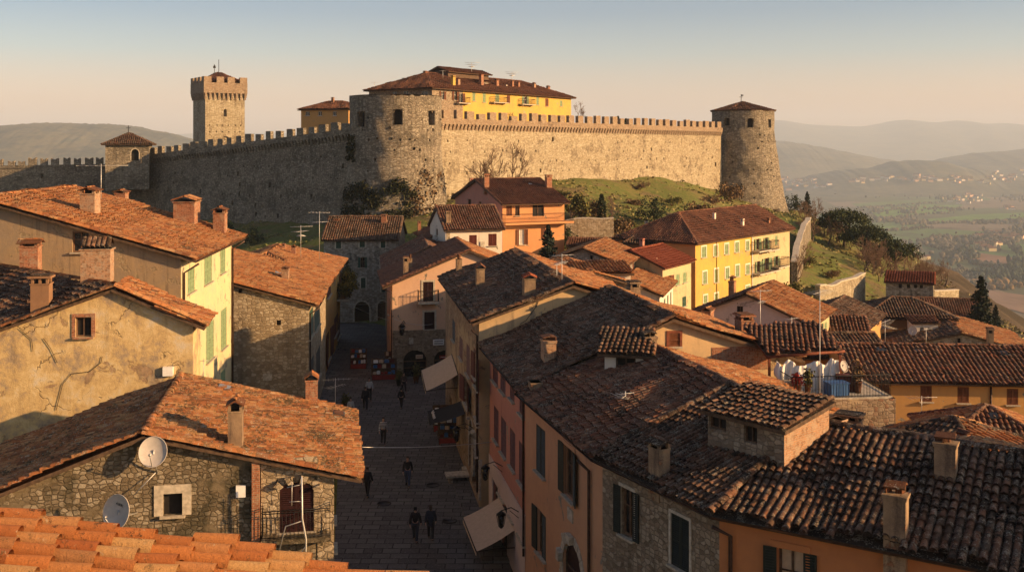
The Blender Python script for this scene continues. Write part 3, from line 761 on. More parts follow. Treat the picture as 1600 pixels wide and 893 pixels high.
# ------------------------------------------------------------------ small things on the roofs
def antenna(P, h, label, az=0.0, kind='yagi', boom=1.3, mat='metal_pale', rr=.018):
    root = empty('tv_antenna', P, az, label, 'antenna', 'TV antennas on the roofs')
    mb = MB(); mb.tube([(0, 0, -.4), (0, 0, h)], rr, 5); mb.build('mast', M[mat], root)
    zs = [h-.1] if kind == 'yagi' else [h-.1, h-.1-h*.22] if kind == 'double' else [h-.1, h*.78, h*.62]
    for j, z in enumerate(zs):
        mb = MB(); b = boom*(1-.15*j); a = j*.7; ca, sa = math.cos(a), math.sin(a)
        f = lambda x, y: (x*ca-y*sa, x*sa+y*ca, z)
        mb.tube([f(-b*.5, 0), f(b*.6, 0)], rr*.6, 4)
        for i in range(6):
            x = -b*.48+i*b*.2; l = b*.34*(1-.09*i)
            mb.tube([f(x, -l), f(x, l)], rr*.4, 4)
        mb.build('aerial', M[mat], root)
    return root
def text_mesh(s, size, mat, parent, loc, rot, name='lettering', ext=.004):
    cu = bpy.data.curves.new('t', 'FONT'); cu.body = s; cu.size = size; cu.align_x = 'CENTER'; cu.align_y = 'CENTER'; cu.extrude = ext
    o = bpy.data.objects.new('t', cu); COL.objects.link(o); bpy.context.view_layer.update()
    me = bpy.data.meshes.new_from_object(o.evaluated_get(bpy.context.evaluated_depsgraph_get())); bpy.data.objects.remove(o)
    me.materials.clear(); me.materials.append(M[mat])
    return link(name, me, parent, loc, rot=rot)
# ------------------------------------------------------------------ the ground as one sheet, hilltop to valley
CP = [(-4,30,-1.7),(-4,48,-1.0),(-6,58,-.3),(-8.5,70,-.2),(-1,40,-1.4),(-13,89,0),(-17,108,0),(-19,116,.1),(-30,118,.3),(-4,0,-1),(-40,0,2),(30,5,1.5),(14,40,1),(22,25,1.2),
 (-30,60,-.3),(-45,95,.3),(-60,60,0),(-90,120,0),(0,82,.1),(1,88,.1),(0,70,-.2),(-8,104,.5),(-13,104,-.1),(-14.5,112,0),(-11,97,-.1),(-4,112,4),(2,116,6),(7,120,6.6),(-10,126,4.5),(-20,132,4.5),(-16,141,9.0),(-8,141,9.6),(-24,147,8.3),(-17,151,10.5),
 (-32,162,7.2),(-45,174,6.3),(-70,193,4.2),(-110,195,3),(-40,150,5.2),(-60,165,3.8),(-85,178,2.5),(-9.5,153.5,12.4),(7.6,173,13.4),(18,187,13.9),(27,198,14.0),(36,209,12.6),(45,219,9.8),(50,214,7.6),(58,217,6.0),(62,228,5.6),
 (0,150,10.2),(10,157,10.4),(13,148,8.6),(22,160,8.4),(30,176,9.2),(40,190,8.2),(50,202,6.6),(56,200,5.4),(51,170,3.8),(45,160,4.6),(50.6,150,1.0),(40,135,1.0),(35,125,2.2),(18,98,3.2),(26,108,2.4),(33,118,2.0),(20,78,2.0),(12,84,2.6),(6,100,4),
 (8,130,6.9),(14,138,7.3),(25,65,0.5),(36,65,-.6),(30,85,0.6),(45,85,-1.6),(45,100,-2.2),(55,110,-4.6),(55,122,-3.6),(64,130,-4.5),(55,140,-2.2),(63,190,-1.0),(67,180,-2.6),(72,160,-6),(75,150,-8),(70,112,-9),(52,75,-5),(60,90,-7.5),(80,130,-14),
 (72,215,2.2),(85,215,-4.0),(88,190,-10),(95,160,-18),(100,230,-9),(125,200,-32),(110,120,-34),(95,80,-28),(70,40,-16),(120,60,-46),
 (-30,190,13),(-50,215,14),(0,200,16),(20,225,15),(-80,230,8),(-20,240,15),(45,245,10),(-120,230,0),(0,280,2),(60,270,0),(-80,290,-6),
 (160,250,-58),(200,150,-95),(180,60,-90),(60,340,-40),(-60,380,-50),(-200,250,-40),(-180,120,-20),(-180,0,-12),(0,-120,-5),(120,-60,-40),(-140,-120,-10),
 (260,330,-130),(300,150,-165),(320,0,-175),(0,520,-130),(-250,480,-130),(-380,200,-130),(420,420,-212),(500,150,-221),(480,-150,-221),(100,700,-214),(400,700,-221),(-400,650,-216),(-550,200,-216),(0,900,-221),(700,600,-221),(-700,800,-221)]
_c = np.array(CP, float); _p, _z = _c[:, :2]/100, _c[:, 2]
def _phi(d): return np.sqrt(d*d+.0004)
_A = _phi(np.linalg.norm(_p[:, None]-_p[None], axis=2)); n_ = len(_p)
_G = np.block([[_A, np.ones((n_, 1))], [np.ones((1, n_)), np.zeros((1, 1))]])
_w = np.linalg.solve(_G, np.concatenate([_z, [0]]))
def ground_np(x, y):
    q = np.stack([x, y], -1)/100; d = _phi(np.linalg.norm(q[:, None]-_p[None], axis=2)); z = d @ _w[:-1]+_w[-1]
    r = np.hypot(x, y-150); k = np.clip((r-620)/180, 0, 1); k = k*k*(3-2*k)
    return np.maximum(z*(1-k)-221*k, -221.0)
def ground(x, y): return float(ground_np(np.array([float(x)]), np.array([float(y)]))[0])
def axis(lo, hi, st, far0, far1):
    a = list(np.arange(lo, hi+.01, st)); d = st
    while a[-1] < far1: d *= 1.16; a.append(a[-1]+d)
    d = st; b = []; x = lo
    while x > far0: d *= 1.16; x -= d; b.append(x)
    return np.array(b[::-1]+a)
gx, gy = axis(-150, 170, 3.2, -21000, 21000), axis(-40, 300, 3.2, -2500, 18500)
GX, GY = np.meshgrid(gx, gy, indexing='ij'); gz = np.concatenate([ground_np(GX[i], GY[i]) for i in range(len(gx))]).reshape(GX.shape)
rg = np.random.RandomState(5)
bmp = sum(np.sin(GX*kx+GY*ky+p)*a for kx, ky, p, a in ((.21, .13, 1, .35), (-.17, .29, 2, .3), (.47, -.33, 4, .22), (.71, .55, .5, .16), (-.9, .6, 3, .12)))
gz = gz+np.where(gz > -200, (rg.rand(*gz.shape)-.5)*.30+bmp*np.clip((GY-122)/14, 0, 1)*np.clip((420-GY)/120, 0, 1), 0)
inT = (GY < 122) & (GY > -60) & (GX < 22) & (GX > -60); gz = np.where(inT, gz-.45, gz)   # cellar level under the houses and the paving
mb = MB(); ni, nj = GX.shape
idx = np.arange(ni*nj).reshape(ni, nj)
mb.add(np.stack([GX, GY, gz], -1).reshape(-1, 3), np.stack([idx[:-1, :-1], idx[1:, :-1], idx[1:, 1:], idx[:-1, 1:]], -1).reshape(-1, 4), 0, None, True)
t = NT('hillside grass and valley land', .95, .1)
geo = t.node('ShaderNodeNewGeometry').outputs['Position']; sp = t.node('ShaderNodeSeparateXYZ'); t.set(sp.inputs[0], geo)
g1 = t.noise(.09, 5, .6, geo); g2 = t.noise(.9, 5, .65, geo); g3 = t.noise(5.0, 4, .7, geo)
gr = t.ramp(t.math('ADD', t.math('MULTIPLY', g1, .55), t.math('MULTIPLY', g2, .45)), [(.22, (.25, .175, .08)), (.40, (.20, .175, .06)), (.55, (.13, .155, .04)), (.68, (.17, .165, .05)), (.85, (.27, .19, .095))])
gr = t.mix(t.math('MULTIPLY', t.mask(g3, .45, .8), .4), gr, (.07, .075, .025))
gr = t.mix(t.math('MULTIPLY', t.mask(t.noise(.22, 4, .6, geo), .56, .66), .7), gr, (.17, .12, .065))
vv = t.vor(.0032, 'F1', t.map((1, .55, 1), geo)); vs = t.node('ShaderNodeSeparateColor'); t.set(vs.inputs[0], vv.outputs['Color'])
vf = t.ramp(vs.outputs[0], [(.0, (.10, .10, .055)), (.25, (.17, .135, .085)), (.45, (.10, .16, .05)), (.6, (.20, .15, .10)), (.78, (.09, .11, .05)), (.9, (.24, .18, .12))], 'CONSTANT')
vf = t.mix(t.math('MULTIPLY', t.mask(t.noise(.008, 6, .65, geo), .50, .66), .75), vf, (.06, .055, .038))
low = t.ramp(t.math('MULTIPLY', sp.outputs[2], -.01), [(.25, 0.0), (.9, 1.0)])
wood = t.mix(t.mask(t.noise(.05, 5, .7, geo), .4, .6), (.10, .075, .05), (.055, .045, .03))
far = t.mix(low, t.mix(t.ramp(t.math('MULTIPLY', sp.outputs[2], -.1), [(.25, 0.0), (.6, 1.0)]), gr, wood), vf)
t.bump(t.math('ADD', g2, t.math('MULTIPLY', g3, .6)), .25, .7)
gm = t.col(far)
tag(mb.build('ground', gm), 'grassy castle hill falling away to the wide valley floor', 'ground', kind='structure')

# paved street, one sheet rising gently towards the viewer
def street_z(y): return float(np.interp(y, [20, 30, 48, 57, 70, 89, 117], [-1.9, -1.6, -1.0, -.35, -.2, 0, .11]))
SL = [(-8.2, 20), (-7.2, 36), (-7.6, 46), (-11, 68), (-14.6, 74), (-17.0, 100), (-22.5, 112), (-24, 116.2)]
SR = [(3, 20), (2.2, 37), (.2, 48), (-1.8, 57.3), (-5.0, 76.2), (3.0, 76.5), (3.0, 88.7), (-10.2, 89.2), (-12.6, 106), (-12.8, 116.2)]
def side(pl, y):
    for (x0, y0), (x1, y1) in zip(pl, pl[1:]):
        if y0 <= y <= y1: return x0+(x1-x0)*(y-y0)/max(1e-6, y1-y0)
    return pl[-1][0]
mb = MB(); ys = list(np.arange(20, 116.2, 1.2)); v, f = [], []
for y in ys:
    a, b = side(SL, y)-.5, side(SR, y)+.5
    for k in range(9): v.append((a+(b-a)*k/8, y, street_z(y)))
for i in range(len(ys)-1):
    for k in range(8): f.append((i*9+k, i*9+k+1, (i+1)*9+k+1, (i+1)*9+k))
mb.add(v, f, 0, None, True)
t = NT('grey stone paving', .82, .3)
br = t.node('ShaderNodeTexBrick'); t.set(br.inputs['Vector'], t.map((1, 1, 1), None)); br.inputs['Scale'].default_value = 1
br.inputs['Brick Width'].default_value = .95; br.inputs['Row Height'].default_value = .55; br.inputs['Mortar Size'].default_value = .035
br.inputs['Color1'].default_value = (.14, .128, .118, 1); br.inputs['Color2'].default_value = (.075, .068, .063, 1); br.inputs['Mortar'].default_value = (.028, .026, .024, 1)
pc = t.mix(t.math('MULTIPLY', t.mask(t.noise(.6, 5, .65), .45, .65), .5), br.outputs[0], (.075, .07, .065))
pc = t.mix(t.math('MULTIPLY', t.mask(t.noise(12, 3), .6, .7), .5), pc, (.18, .17, .155))
t.bump(t.math('SUBTRACT', t.noise(8, 3), br.outputs['Fac']), .012, .8)
M['paving'] = t.col(pc)
tag(mb.build('street', M['paving']), 'shaded flagstone street running up between the house rows', 'street', kind='structure')
# kerb-like raised doorstep strip along the right side
mb = MB()
for i in range(len(ys)-1):
    if 50 < ys[i] < 77:
        y0, y1 = ys[i], ys[i+1]; a0, a1 = side(SR, y0), side(SR, y1)
        mb.hexa([(a0-1.0, y0, street_z(y0)-.05), (a0+.4, y0, street_z(y0)-.05), (a1+.4, y1, street_z(y1)-.05), (a1-1.0, y1, street_z(y1)-.05)],
                [(a0-1.0, y0, street_z(y0)+.12), (a0+.4, y0, street_z(y0)+.12), (a1+.4, y1, street_z(y1)+.12), (a1-1.0, y1, street_z(y1)+.12)])
tag(mb.build('pavement', M['paving']), 'narrow raised pavement below the right house row', 'pavement', kind='structure')

# ------------------------------------------------------------------ fields, hills and far mountains
def field(poly, c, lab, i):
    t = NT('field %d' % i, .95, .1); geo = t.node('ShaderNodeNewGeometry').outputs['Position']
    n1 = t.noise(.006, 4, .6, geo); n2 = t.noise(.05, 4, .7, t.map((1, .3, 1), geo))
    m = t.col(t.ramp(t.math('ADD', t.math('MULTIPLY', n1, .5), t.math('MULTIPLY', n2, .5)), [(.35, tuple(x*.72 for x in c)), (.6, c)]))
    mb = MB(); pts = []
    n = len(poly)
    for k in range(n):
        p, q = poly[k], poly[(k+1) % n]
        for j in range(4):
            a = j/4; s = math.sin(a*math.pi)*1.0*math.sin(k*3.1+i); pts.append(atz(p[0]+(q[0]-p[0])*a+s, p[1]+(q[1]-p[1])*a+s*.25, -220.2+i*.02))
    mb.add(pts, [tuple(range(len(pts)))]); tag(mb.build('field', m), lab, 'field', kind='structure')
GRN, BRN, BEI = (.13, .23, .045), (.27, .15, .09), (.36, .27, .17)
for i, (pl, c, lab) in enumerate([
 ([(1359,329),(1442,320),(1498,320),(1487,331),(1375,341)], GRN, 'broad bright green field below the far hamlet'),
 ([(1450,342),(1520,335),(1610,332),(1610,344),(1453,349)], GRN, 'long green field with a dark hedge along its near side'),
 ([(1372,355),(1396,352),(1406,357),(1377,361)], GRN, 'small green field beside the umbrella pines'),
 ([(1458,357),(1568,363),(1565,370),(1469,366)], (.11,.17,.05), 'dull green strip field behind the valley village'),
 ([(1330,318),(1470,310),(1470,314),(1340,323)], (.12,.18,.06), 'narrow pale green strip in the haze'),
 ([(1523,394),(1610,406),(1610,419),(1570,422),(1521,411)], BRN, 'ploughed brown field with a wood below it'),
 ([(1543,453),(1612,462),(1612,492),(1548,474)], (.29,.18,.115), 'nearest ploughed brown field above the red roofed houses'),
 ([(1496,297),(1612,293),(1612,300),(1500,300)], BEI, 'pale beige strip field far across the valley'),
 ([(1335,272),(1352,270),(1385,274),(1370,276)], BEI, 'small pale bare patch in the haze of the far plain')]): field(pl, c, lab, i)
t = NT('wooded hills', .95, .1); geo = t.node('ShaderNodeNewGeometry').outputs['Position']
h1 = t.noise(.0035, 6, .65, geo); h2 = t.noise(.02, 5, .7, geo)
M['hills'] = t.col(t.ramp(t.math('ADD', t.math('MULTIPLY', h1, .6), t.math('MULTIPLY', h2, .4)), [(.30, (.05, .056, .042)), (.48, (.095, .095, .065)), (.62, (.16, .14, .085)), (.75, (.09, .10, .06))]))
def hill(name, lab, Y0, prof, back, front, seed, amp=.035, base=-225.0):
    xs = np.linspace(prof[0][0], prof[-1][0], 420); rows = np.interp(xs, [p[0] for p in prof], [p[1] for p in prof])
    rgk = np.random.RandomState(seed+50); rows = rows+np.convolve(rgk.randn(len(xs)+8), np.ones(9)/9, 'valid')*1.6+np.convolve(rgk.randn(len(xs)+2), np.ones(3)/3, 'valid')*.35; ker = np.array([1, 2, 3, 2, 1.])/9; rows = np.convolve(np.pad(rows, 2, 'edge'), ker, 'valid')
    rg = np.random.RandomState(seed); ph = rg.rand(12)*6.28
    rid = CZ-(rows-HY)*Y0/F; X = (xs-800)*Y0/F
    ts = np.concatenate([np.linspace(-1, 0, 26), np.linspace(.05, 1, 14)]); v = []
    H = max(60., (rid-base).max())
    for tt in ts:
        s = np.cos(tt*math.pi/2)**(1.35 if tt < 0 else 1.6); y = Y0+(tt*front if tt < 0 else tt*back)
        nz = sum(np.sin(X/H*(1.1+.8*k)+ph[k]+tt*(2+k))*np.cos(tt*(4+2.2*k)+ph[k+6]) for k in range(5))/3
        z = base+(rid-base)*s+nz*H*amp*s*(1-s)*4+rg.randn(len(X))*H*amp*.10*s
        v.append(np.stack([X*(y/Y0)*.5+X*.5, np.full_like(X, y), z], -1))
    v = np.concatenate(v); n = len(xs); idx = np.arange(len(v)).reshape(len(ts), n)
    mb = MB(); mb.add(v, np.stack([idx[:-1, :-1], idx[:-1, 1:], idx[1:, 1:], idx[1:, :-1]], -1).reshape(-1, 4), 0, None, True)
    tag(mb.build(name, M['hills']), lab, 'hills', kind='structure')
hill('mountains', 'long blue mountain range on the horizon', 15500, [(-900,205),(-300,212),(0,214),(400,208),(800,214),(1100,200),(1190,191),(1212,188),(1228,190),(1260,195),(1300,196),(1345,199),(1380,192),(1410,187),(1450,193),(1500,188),(1530,196),(1562,192),(1600,196),(1800,186),(2300,200),(2900,210)], 3500, 4200, 3, .03)
hill('hills', 'hazy hill ridge behind the round tower', 8200, [(900,240),(1040,222),(1200,219),(1235,222),(1290,231),(1340,242),(1400,253),(1440,258),(1540,275)], 1500, 2300, 4)
hill('hills', 'hazy hill rising at the edge of the valley', 8000, [(1380,280),(1440,262),(1480,246),(1520,239),(1600,233),(1800,222),(2200,225)], 1500, 2200, 6)
hill('hills', 'low rounded hill in the middle of the valley', 6000, [(1200,292),(1250,280),(1300,267),(1350,264),(1400,252),(1430,250),(1470,252),(1510,263),(1560,272),(1640,284),(1720,296)], 900, 1100, 7)
hill('hills', 'long wooded hill behind the far curtain wall', 4300, [(-900,222),(-300,216),(-60,206),(0,199),(60,193),(130,193),(200,197),(250,205),(300,217),(350,236),(420,262),(520,300)], 1500, 1700, 8, .05)

# ------------------------------------------------------------------ hamlets and woods in the valley
VH = [M['white'], M['yellow_pale'], M['peach_pale']]
def tiny_house(P, sx, sy, h, rz, lab, grp, mi):
    mb = MB(); x, y = sx/2, sy/2
    mb.box((0, 0, h/2-1), (sx, sy, h+2), 0)
    mb.slab([(-x-.5, -y-.6, h-.2), (x+.5, -y-.6, h-.2), (x+.5, 0, h+sy*.26), (-x-.5, 0, h+sy*.26)], .3, 1)
    mb.slab([(x+.5, y+.6, h-.2), (-x-.5, y+.6, h-.2), (-x-.5, .01, h+sy*.26), (x+.5, .01, h+sy*.26)], .3, 1)
    mb.add([(-x, -y, h), (-x, y, h), (-x, 0, h+sy*.25), (x, -y, h), (x, y, h), (x, 0, h+sy*.25)], [(0, 2, 1), (3, 4, 5)], 0)
    o = mb.build('valley_house', [VH[mi], M['tile_brown']], None, P, rz); tag(o, lab, 'house', grp)
rr = random.Random(77); bpy.context.view_layer.update(); DG = bpy.context.evaluated_depsgraph_get()
HAM = [(1405,404,30,9,34,1.0,'small pale house of the valley village above the brown field','houses of the valley village'),
 (1505,312,34,6,20,1.25,'small pale house of the hamlet on the low rise','houses of the hamlet on the rise'),
 (1578,326,16,3,6,1.2,'tiny pale house at the end of the long green field','houses beside the green field'),
 (1245,286,40,9,34,1.5,'tiny bright house in the haze right behind the round tower','far houses behind the round tower'),
 (1375,281,60,5,24,1.5,'tiny bright house at the foot of the low rounded hill','far houses below the rounded hill'),
 (1480,281,60,6,26,1.5,'tiny bright house on the far plain beyond the hamlet','far houses on the plain'),
 (1570,276,40,9,22,1.5,'tiny bright house on the far slope at the valley edge','far houses on the valley edge'),
 (1572,372,34,8,24,1.0,'small pale house in the trees above the brown field','houses among the trees'),
 (1535,388,18,5,8,1.3,'pale blocky house beside the wood and brown field','blocky houses by the wood'),
 (1588,512,14,6,7,.8,'small red roofed house below the nearest brown field','houses below the brown field')]
for (px, py, sx, sy, n, sc, lab, grp) in HAM:
    for i in range(n):
        x, y = px+rr.gauss(0, sx*.5), py+rr.gauss(0, sy*.5); y = max(y, 262)
        hit, P, _n, _i, _o, _m = SC.ray_cast(DG, EYE, ray(x, y).normalized())
        if not hit or P.y < 900: continue
        P = P+Vector((0, 0, 1.0)); s = sc*rr.uniform(1.0, 1.8)
        tiny_house(P, 12*s, 8.5*s, rr.uniform(4.5, 7.5)*sc**.6, rr.uniform(-.8, .8), lab, grp, rr.randrange(3))
ICO = None
def blobs(name, lab, items, matk, seed, kind='stuff'):
    global ICO
    if ICO is None:
        import bmesh
        b = bmesh.new(); bmesh.ops.create_icosphere(b, subdivisions=1, radius=1); b.verts.ensure_lookup_table()
        ICO = (np.array([v.co[:] for v in b.verts]), np.array([[v.index for v in f.verts] for f in b.faces])); b.free()
    rg = np.random.RandomState(seed); V, Fc = ICO; nv = len(V); I = np.array(items, float); N = len(I)
    v = V[None]*(.72+.56*rg.rand(N, nv, 1))*I[:, None, 3:4]*np.array([1, 1, 0])+V[None]*(.8+.4*rg.rand(N, nv, 1))*I[:, None, 4:5]*np.array([0, 0, .5])
    v = v+I[:, None, :3]+np.array([0, 0, 1])*I[:, None, 4:5]*.45
    f = (Fc[None]+(np.arange(N)*nv)[:, None, None]).reshape(-1, 3)
    mb = MB(); mb.add(v.reshape(-1, 3), f, 0, np.repeat(rg.rand(N)*.9+.05, len(Fc))); o = mb.build(name, M[matk]); tag(o, lab, kind=kind); return o
M['wood_far'] = leaf_mat('valley woods', (.04, .042, .024), (.085, .072, .043), (.14, .105, .062))
M['wood_green'] = leaf_mat('dark evergreen wood', (.012, .020, .012), (.022, .034, .018), (.035, .048, .022))
M['wood_gold'] = leaf_mat('golden autumn trees', (.12, .075, .025), (.17, .10, .035), (.21, .13, .05))
rg = np.random.RandomState(9); it = []
for (px, py, sx, sy, n, h) in [(1440,300,130,8,420,11),(1400,330,60,5,70,12),(1480,327,40,3,80,11),(1400,345,40,4,150,12),(1430,350,30,3,80,12),(1550,349,40,2,90,12),(1500,300,70,5,150,14),(1420,382,30,4,40,10),
    (1475,382,35,10,260,12),(1550,375,45,12,300,12),(1500,400,30,10,160,13),(1450,428,40,10,200,12),(1500,440,30,14,240,12),(1310,300,60,6,130,12),(1260,290,40,6,90,12),(1600,350,25,20,120,12),(1590,310,25,5,80,13),(1560,440,50,6,120,10)]:
    for i in range(int(n*.62)):
        P = atz(px+rg.randn()*sx*.5, max(277, py+rg.randn()*sy*.5), -221); s = rg.uniform(.6, 1.3); it.append((P.x, P.y, P.z, h*.45*s, h*s))
for (x0, y0, x1, y1, n, h) in [(1360,343,1490,332,60,10),(1440,350,1600,345,80,10),(1340,326,1480,316,60,10),(1370,362,1460,356,50,10),(1455,371,1600,374,70,10),(1520,413,1600,424,50,11),(1350,335,1440,322,40,9)]:
    for i in range(n):
        a = i/n; P = atz(x0+(x1-x0)*a+rg.randn()*2, y0+(y1-y0)*a+rg.randn()*.6, -221); s = rg.uniform(.5, 1.2); it.append((P.x, P.y, P.z, h*.5*s, h*s))
blobs('woodland', 'brown hedgerows and bare woods over the valley floor', it, 'wood_far', 3)
it = []
for (px, py, sx, sy, n, h) in [(1508,401,16,5,60,20),(1378,301,36,1.6,70,20),(1478,311,16,3,40,18),(1570,436,50,8,300,18),(1595,420,20,8,90,18),(1420,333,12,2,24,16),(1590,395,10,6,20,16),(1345,300,24,1.5,30,18)]:
    for i in range(n):
        P = atz(px+rg.randn()*sx*.5, py+rg.randn()*sy*.5, -221); s = rg.uniform(.6, 1.2); it.append((P.x, P.y, P.z, h*.26*s, h*s))
blobs('woodland', 'dark evergreen woods and windbreaks in the valley', it, 'wood_green', 4)
it = []
for i in range(60):
    P = atz(1552+rg.randn()*22, 446+rg.randn()*4, -221); s = rg.uniform(.7, 1.2); it.append((P.x, P.y, P.z, 6*s, 13*s))
blobs('woodland', 'golden autumn trees between the brown fields', it, 'wood_gold', 5)

# ------------------------------------------------------------------ the evening air
mb = MB(); mb.box((0, 8500, 215), (44000, 25000, 875))
hz = bpy.data.materials.new('evening haze'); hz.use_nodes = True; hn = hz.node_tree; hn.nodes.clear()
ho = hn.nodes.new('ShaderNodeOutputMaterial'); hv = hn.nodes.new('ShaderNodeVolumePrincipled')
hv.inputs['Color'].default_value = (.74, .86, 1.0, 1); hv.inputs['Density'].default_value = 1.0e-4; hv.inputs['Anisotropy'].default_value = .0
hn.links.new(hv.outputs[0], ho.inputs['Volume'])
hzo = mb.build('haze', hz); tag(hzo, 'pale evening haze filling the valley', kind='stuff')

# rough grass over the castle mound (uncounted tufts)
rn = np.random.RandomState(12); Pq = []
tx_, ty_ = rn.uniform(-55, 90, 90000), rn.uniform(122, 236, 90000)
dens = (np.sin(tx_*.31+ty_*.17)+np.sin(tx_*.13-ty_*.41+2)+np.sin(tx_*.77+ty_*.63+1)*.6+rn.randn(len(tx_))*.9) > 1.15
tx_, ty_ = tx_[dens], ty_[dens]; tz_ = ground_np(tx_, ty_)
bm_ = sum(np.sin(tx_*kx+ty_*ky+p)*a for kx, ky, p, a in ((.21, .13, 1, .35), (-.17, .29, 2, .3), (.47, -.33, 4, .22), (.71, .55, .5, .16), (-.9, .6, 3, .12)))
tz_ = tz_+bm_*np.clip((ty_-122)/14, 0, 1); N = len(tx_); C = np.stack([tx_, ty_, tz_], -1); an = rn.rand(N)*6.28; w_ = .13+.2*rn.rand(N); h_ = .08+.24*rn.rand(N)**2
dx = np.stack([np.cos(an)*w_, np.sin(an)*w_, np.zeros(N)], -1); up_ = np.stack([rn.randn(N)*.1, rn.randn(N)*.1, h_], -1)
Vt = np.stack([C-dx, C+dx, C+dx*.6+up_, C-dx*.6+up_], 1).reshape(-1, 3); mb = MB(); mb.add(Vt, np.arange(4*N).reshape(-1, 4), 0, np.clip(rn.rand(N), .02, 1))
M['tuft'] = leaf_mat('dry and green grass tufts', (.11, .12, .035), (.20, .18, .055), (.30, .22, .10))
tag(mb.build('grass', M['tuft']), 'rough dry and green grass on the castle mound', kind='stuff')
# ------------------------------------------------------------------ castle walls
def castle_wall(name, label, A, B, z0, zA, zB, batter, nholes, pitch, mw, mh, mats, seed, tail=False, corbel=True, par=.75, cor=1.0, thick=1.6):
    A, B = Vector(A), Vector(B); d = B-A; L = d.length; rz = math.atan2(d.y, d.x); rg = random.Random(seed)
    root = empty(name, (A.x, A.y, z0), rz, label, 'castle wall')
    pr = .42 if corbel else .12
    top = lambda u: (zA+(zB-zA)*u/L)-z0                     # merlon tops
    wt = lambda u: top(u)-mh-par-cor                        # top of the plain wall
    holes = []
    for i in range(nholes*4):
        if len(holes) >= nholes: break
        u = rg.uniform(1, L-1); v = round(rg.uniform(2, wt(u)-1.2)/1.7)*1.7+rg.uniform(-.12, .12)
        s = rg.uniform(.14, .30) if rg.random() < .9 else rg.uniform(.35, .6)
        if v < 1 or v+s > wt(u)-.6: continue
        if all(abs(u-h[0]) > .9 or abs(v-h[1]) > .9 for h in holes): holes.append((u, v, s, s*rg.uniform(.9, 1.6)))
    hp = [[(u-a/2, v), (u+a/2, v), (u+a/2, v+b), (u-a/2, v+b)] for u, v, a, b in holes]
    outer = [(0, -6), (L, -6), (L, wt(L)), (0, wt(0))]
    polys = [[Vector((u, v, 0)) for u, v in q] for q in [outer]+hp]; pts = [p for q in polys for p in q]
    def pos(u, v, n=0.0): return (u, n-batter*max(0.0, (wt(u)-v)), v)
    mb = MB(); f = []
    for t in geometry.tessellate_polygon(polys):
        p, q, r = (pts[k] for k in t); c = (q-p).cross(r-p).z
        if abs(c) > 1e-6: f.append(t if c > 0 else (t[0], t[2], t[1]))
    mb.add([pos(p.x, p.y) for p in pts], f, 0)
    for h in hp: mb.add([pos(u, v) for u, v in h]+[pos(u, v, .6) for u, v in h], [(k, k+4, (k+1) % 4+4, (k+1) % 4) for k in range(4)]+[(4, 5, 6, 7)], 0)
    mb.add([(0, thick, -6), (L, thick, -6), (L, thick, wt(L)), (0, thick, wt(0))], [(1, 0, 3, 2)], 0)
    mb.add([pos(0, -6), (0, thick, -6), (0, thick, wt(0)), pos(0, wt(0))], [(0, 3, 2, 1)], 0); mb.add([pos(L, -6), (L, thick, -6), (L, thick, wt(L)), pos(L, wt(L))], [(0, 1, 2, 3)], 0)
    mb.build('wall', M[mats[0]], root)
    if corbel:
        mb = MB(); n = int(L/.85); pw = L/n
        for i in range(n):
            u = (i+.5)*pw; b = wt(u); s = pw*.30
            for k in range(3):
                y1 = -pr*(k+1)/3; z = b+cor*.3*k
                mb.box((u, y1/2+.15, z+cor*.15), (s*2*.95, -y1+.3, cor*.3))
        mb.hexa([(0, -pr-.02, wt(0)+cor*.88), (L, -pr-.02, wt(L)+cor*.88), (L, thick, wt(L)+cor*.88), (0, thick, wt(0)+cor*.88)], [(0, -pr-.02, wt(0)+cor), (L, -pr-.02, wt(L)+cor), (L, thick, wt(L)+cor), (0, thick, wt(0)+cor)], 0)
        mb.add([(0, .02, wt(0)-.05), (L, .02, wt(L)-.05), (L, .02, wt(L)+cor*.9), (0, .02, wt(0)+cor*.9)], [(0, 1, 2, 3)], 0)
        mb.build('corbel_table', M[mats[1]], root)
    mb = MB(); y0, y1 = -pr, -pr+.75; b0, b1 = wt(0)+cor+.003, wt(L)+cor+.003
    if not corbel: b0, b1 = b0-cor, b1-cor; 
    mb.hexa([(0, y0, b0), (L, y0, b1), (L, y1, b1), (0, y1, b0)], [(0, y0, top(0)-mh), (L, y0, top(L)-mh), (L, y1, top(L)-mh), (0, y1, top(0)-mh)], 0)
    mb.build('parapet', M[mats[1]], root)
    n = int(L/pitch); pt = L/n
    for i in range(n):
        u = (i+.5)*pt; zb = top(u)-mh; w = mw*rg.uniform(.82, 1.12); h = mh*rg.uniform(.80, 1.06); u += rg.uniform(-.16, .16)
        if rg.random() < .1: h *= .66
        mb = MB()
        if tail: pr_ = [(-w/2, -.05), (w/2, -.05), (w/2, h), (w*.28, h*.9), (0, h*.66), (-w*.28, h*.9), (-w/2, h)]
        else: pr_ = [(-w/2, -.05), (w/2, -.05), (w/2, h-.05*rg.random()), (w*.2, h), (-w/2, h-.05*rg.random())]
        v = [(x, 0, z) for x, z in pr_]+[(x, .62, z) for x, z in pr_]; m_ = len(pr_)
        mb.add(v, [tuple(range(m_)), tuple(range(2*m_-1, m_-1, -1))]+[(k, k+m_, (k+1) % m_+m_, (k+1) % m_) for k in range(m_)], 0)
        mb.build('merlon', M[mats[1]], root, (u, y0+.03, zb))
    return root
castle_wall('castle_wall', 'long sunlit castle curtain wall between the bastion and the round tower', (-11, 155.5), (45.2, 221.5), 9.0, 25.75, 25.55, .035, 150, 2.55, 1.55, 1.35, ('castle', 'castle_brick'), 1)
castle_wall('castle_wall', 'long castle curtain wall in shade descending from the bastion to the chapel', (-70.5, 199.5), (-20.5, 156.5), 3.0, 19.9, 24.7, .075, 130, 2.75, 1.65, 1.35, ('castle_grey', 'castle_grey'), 2)
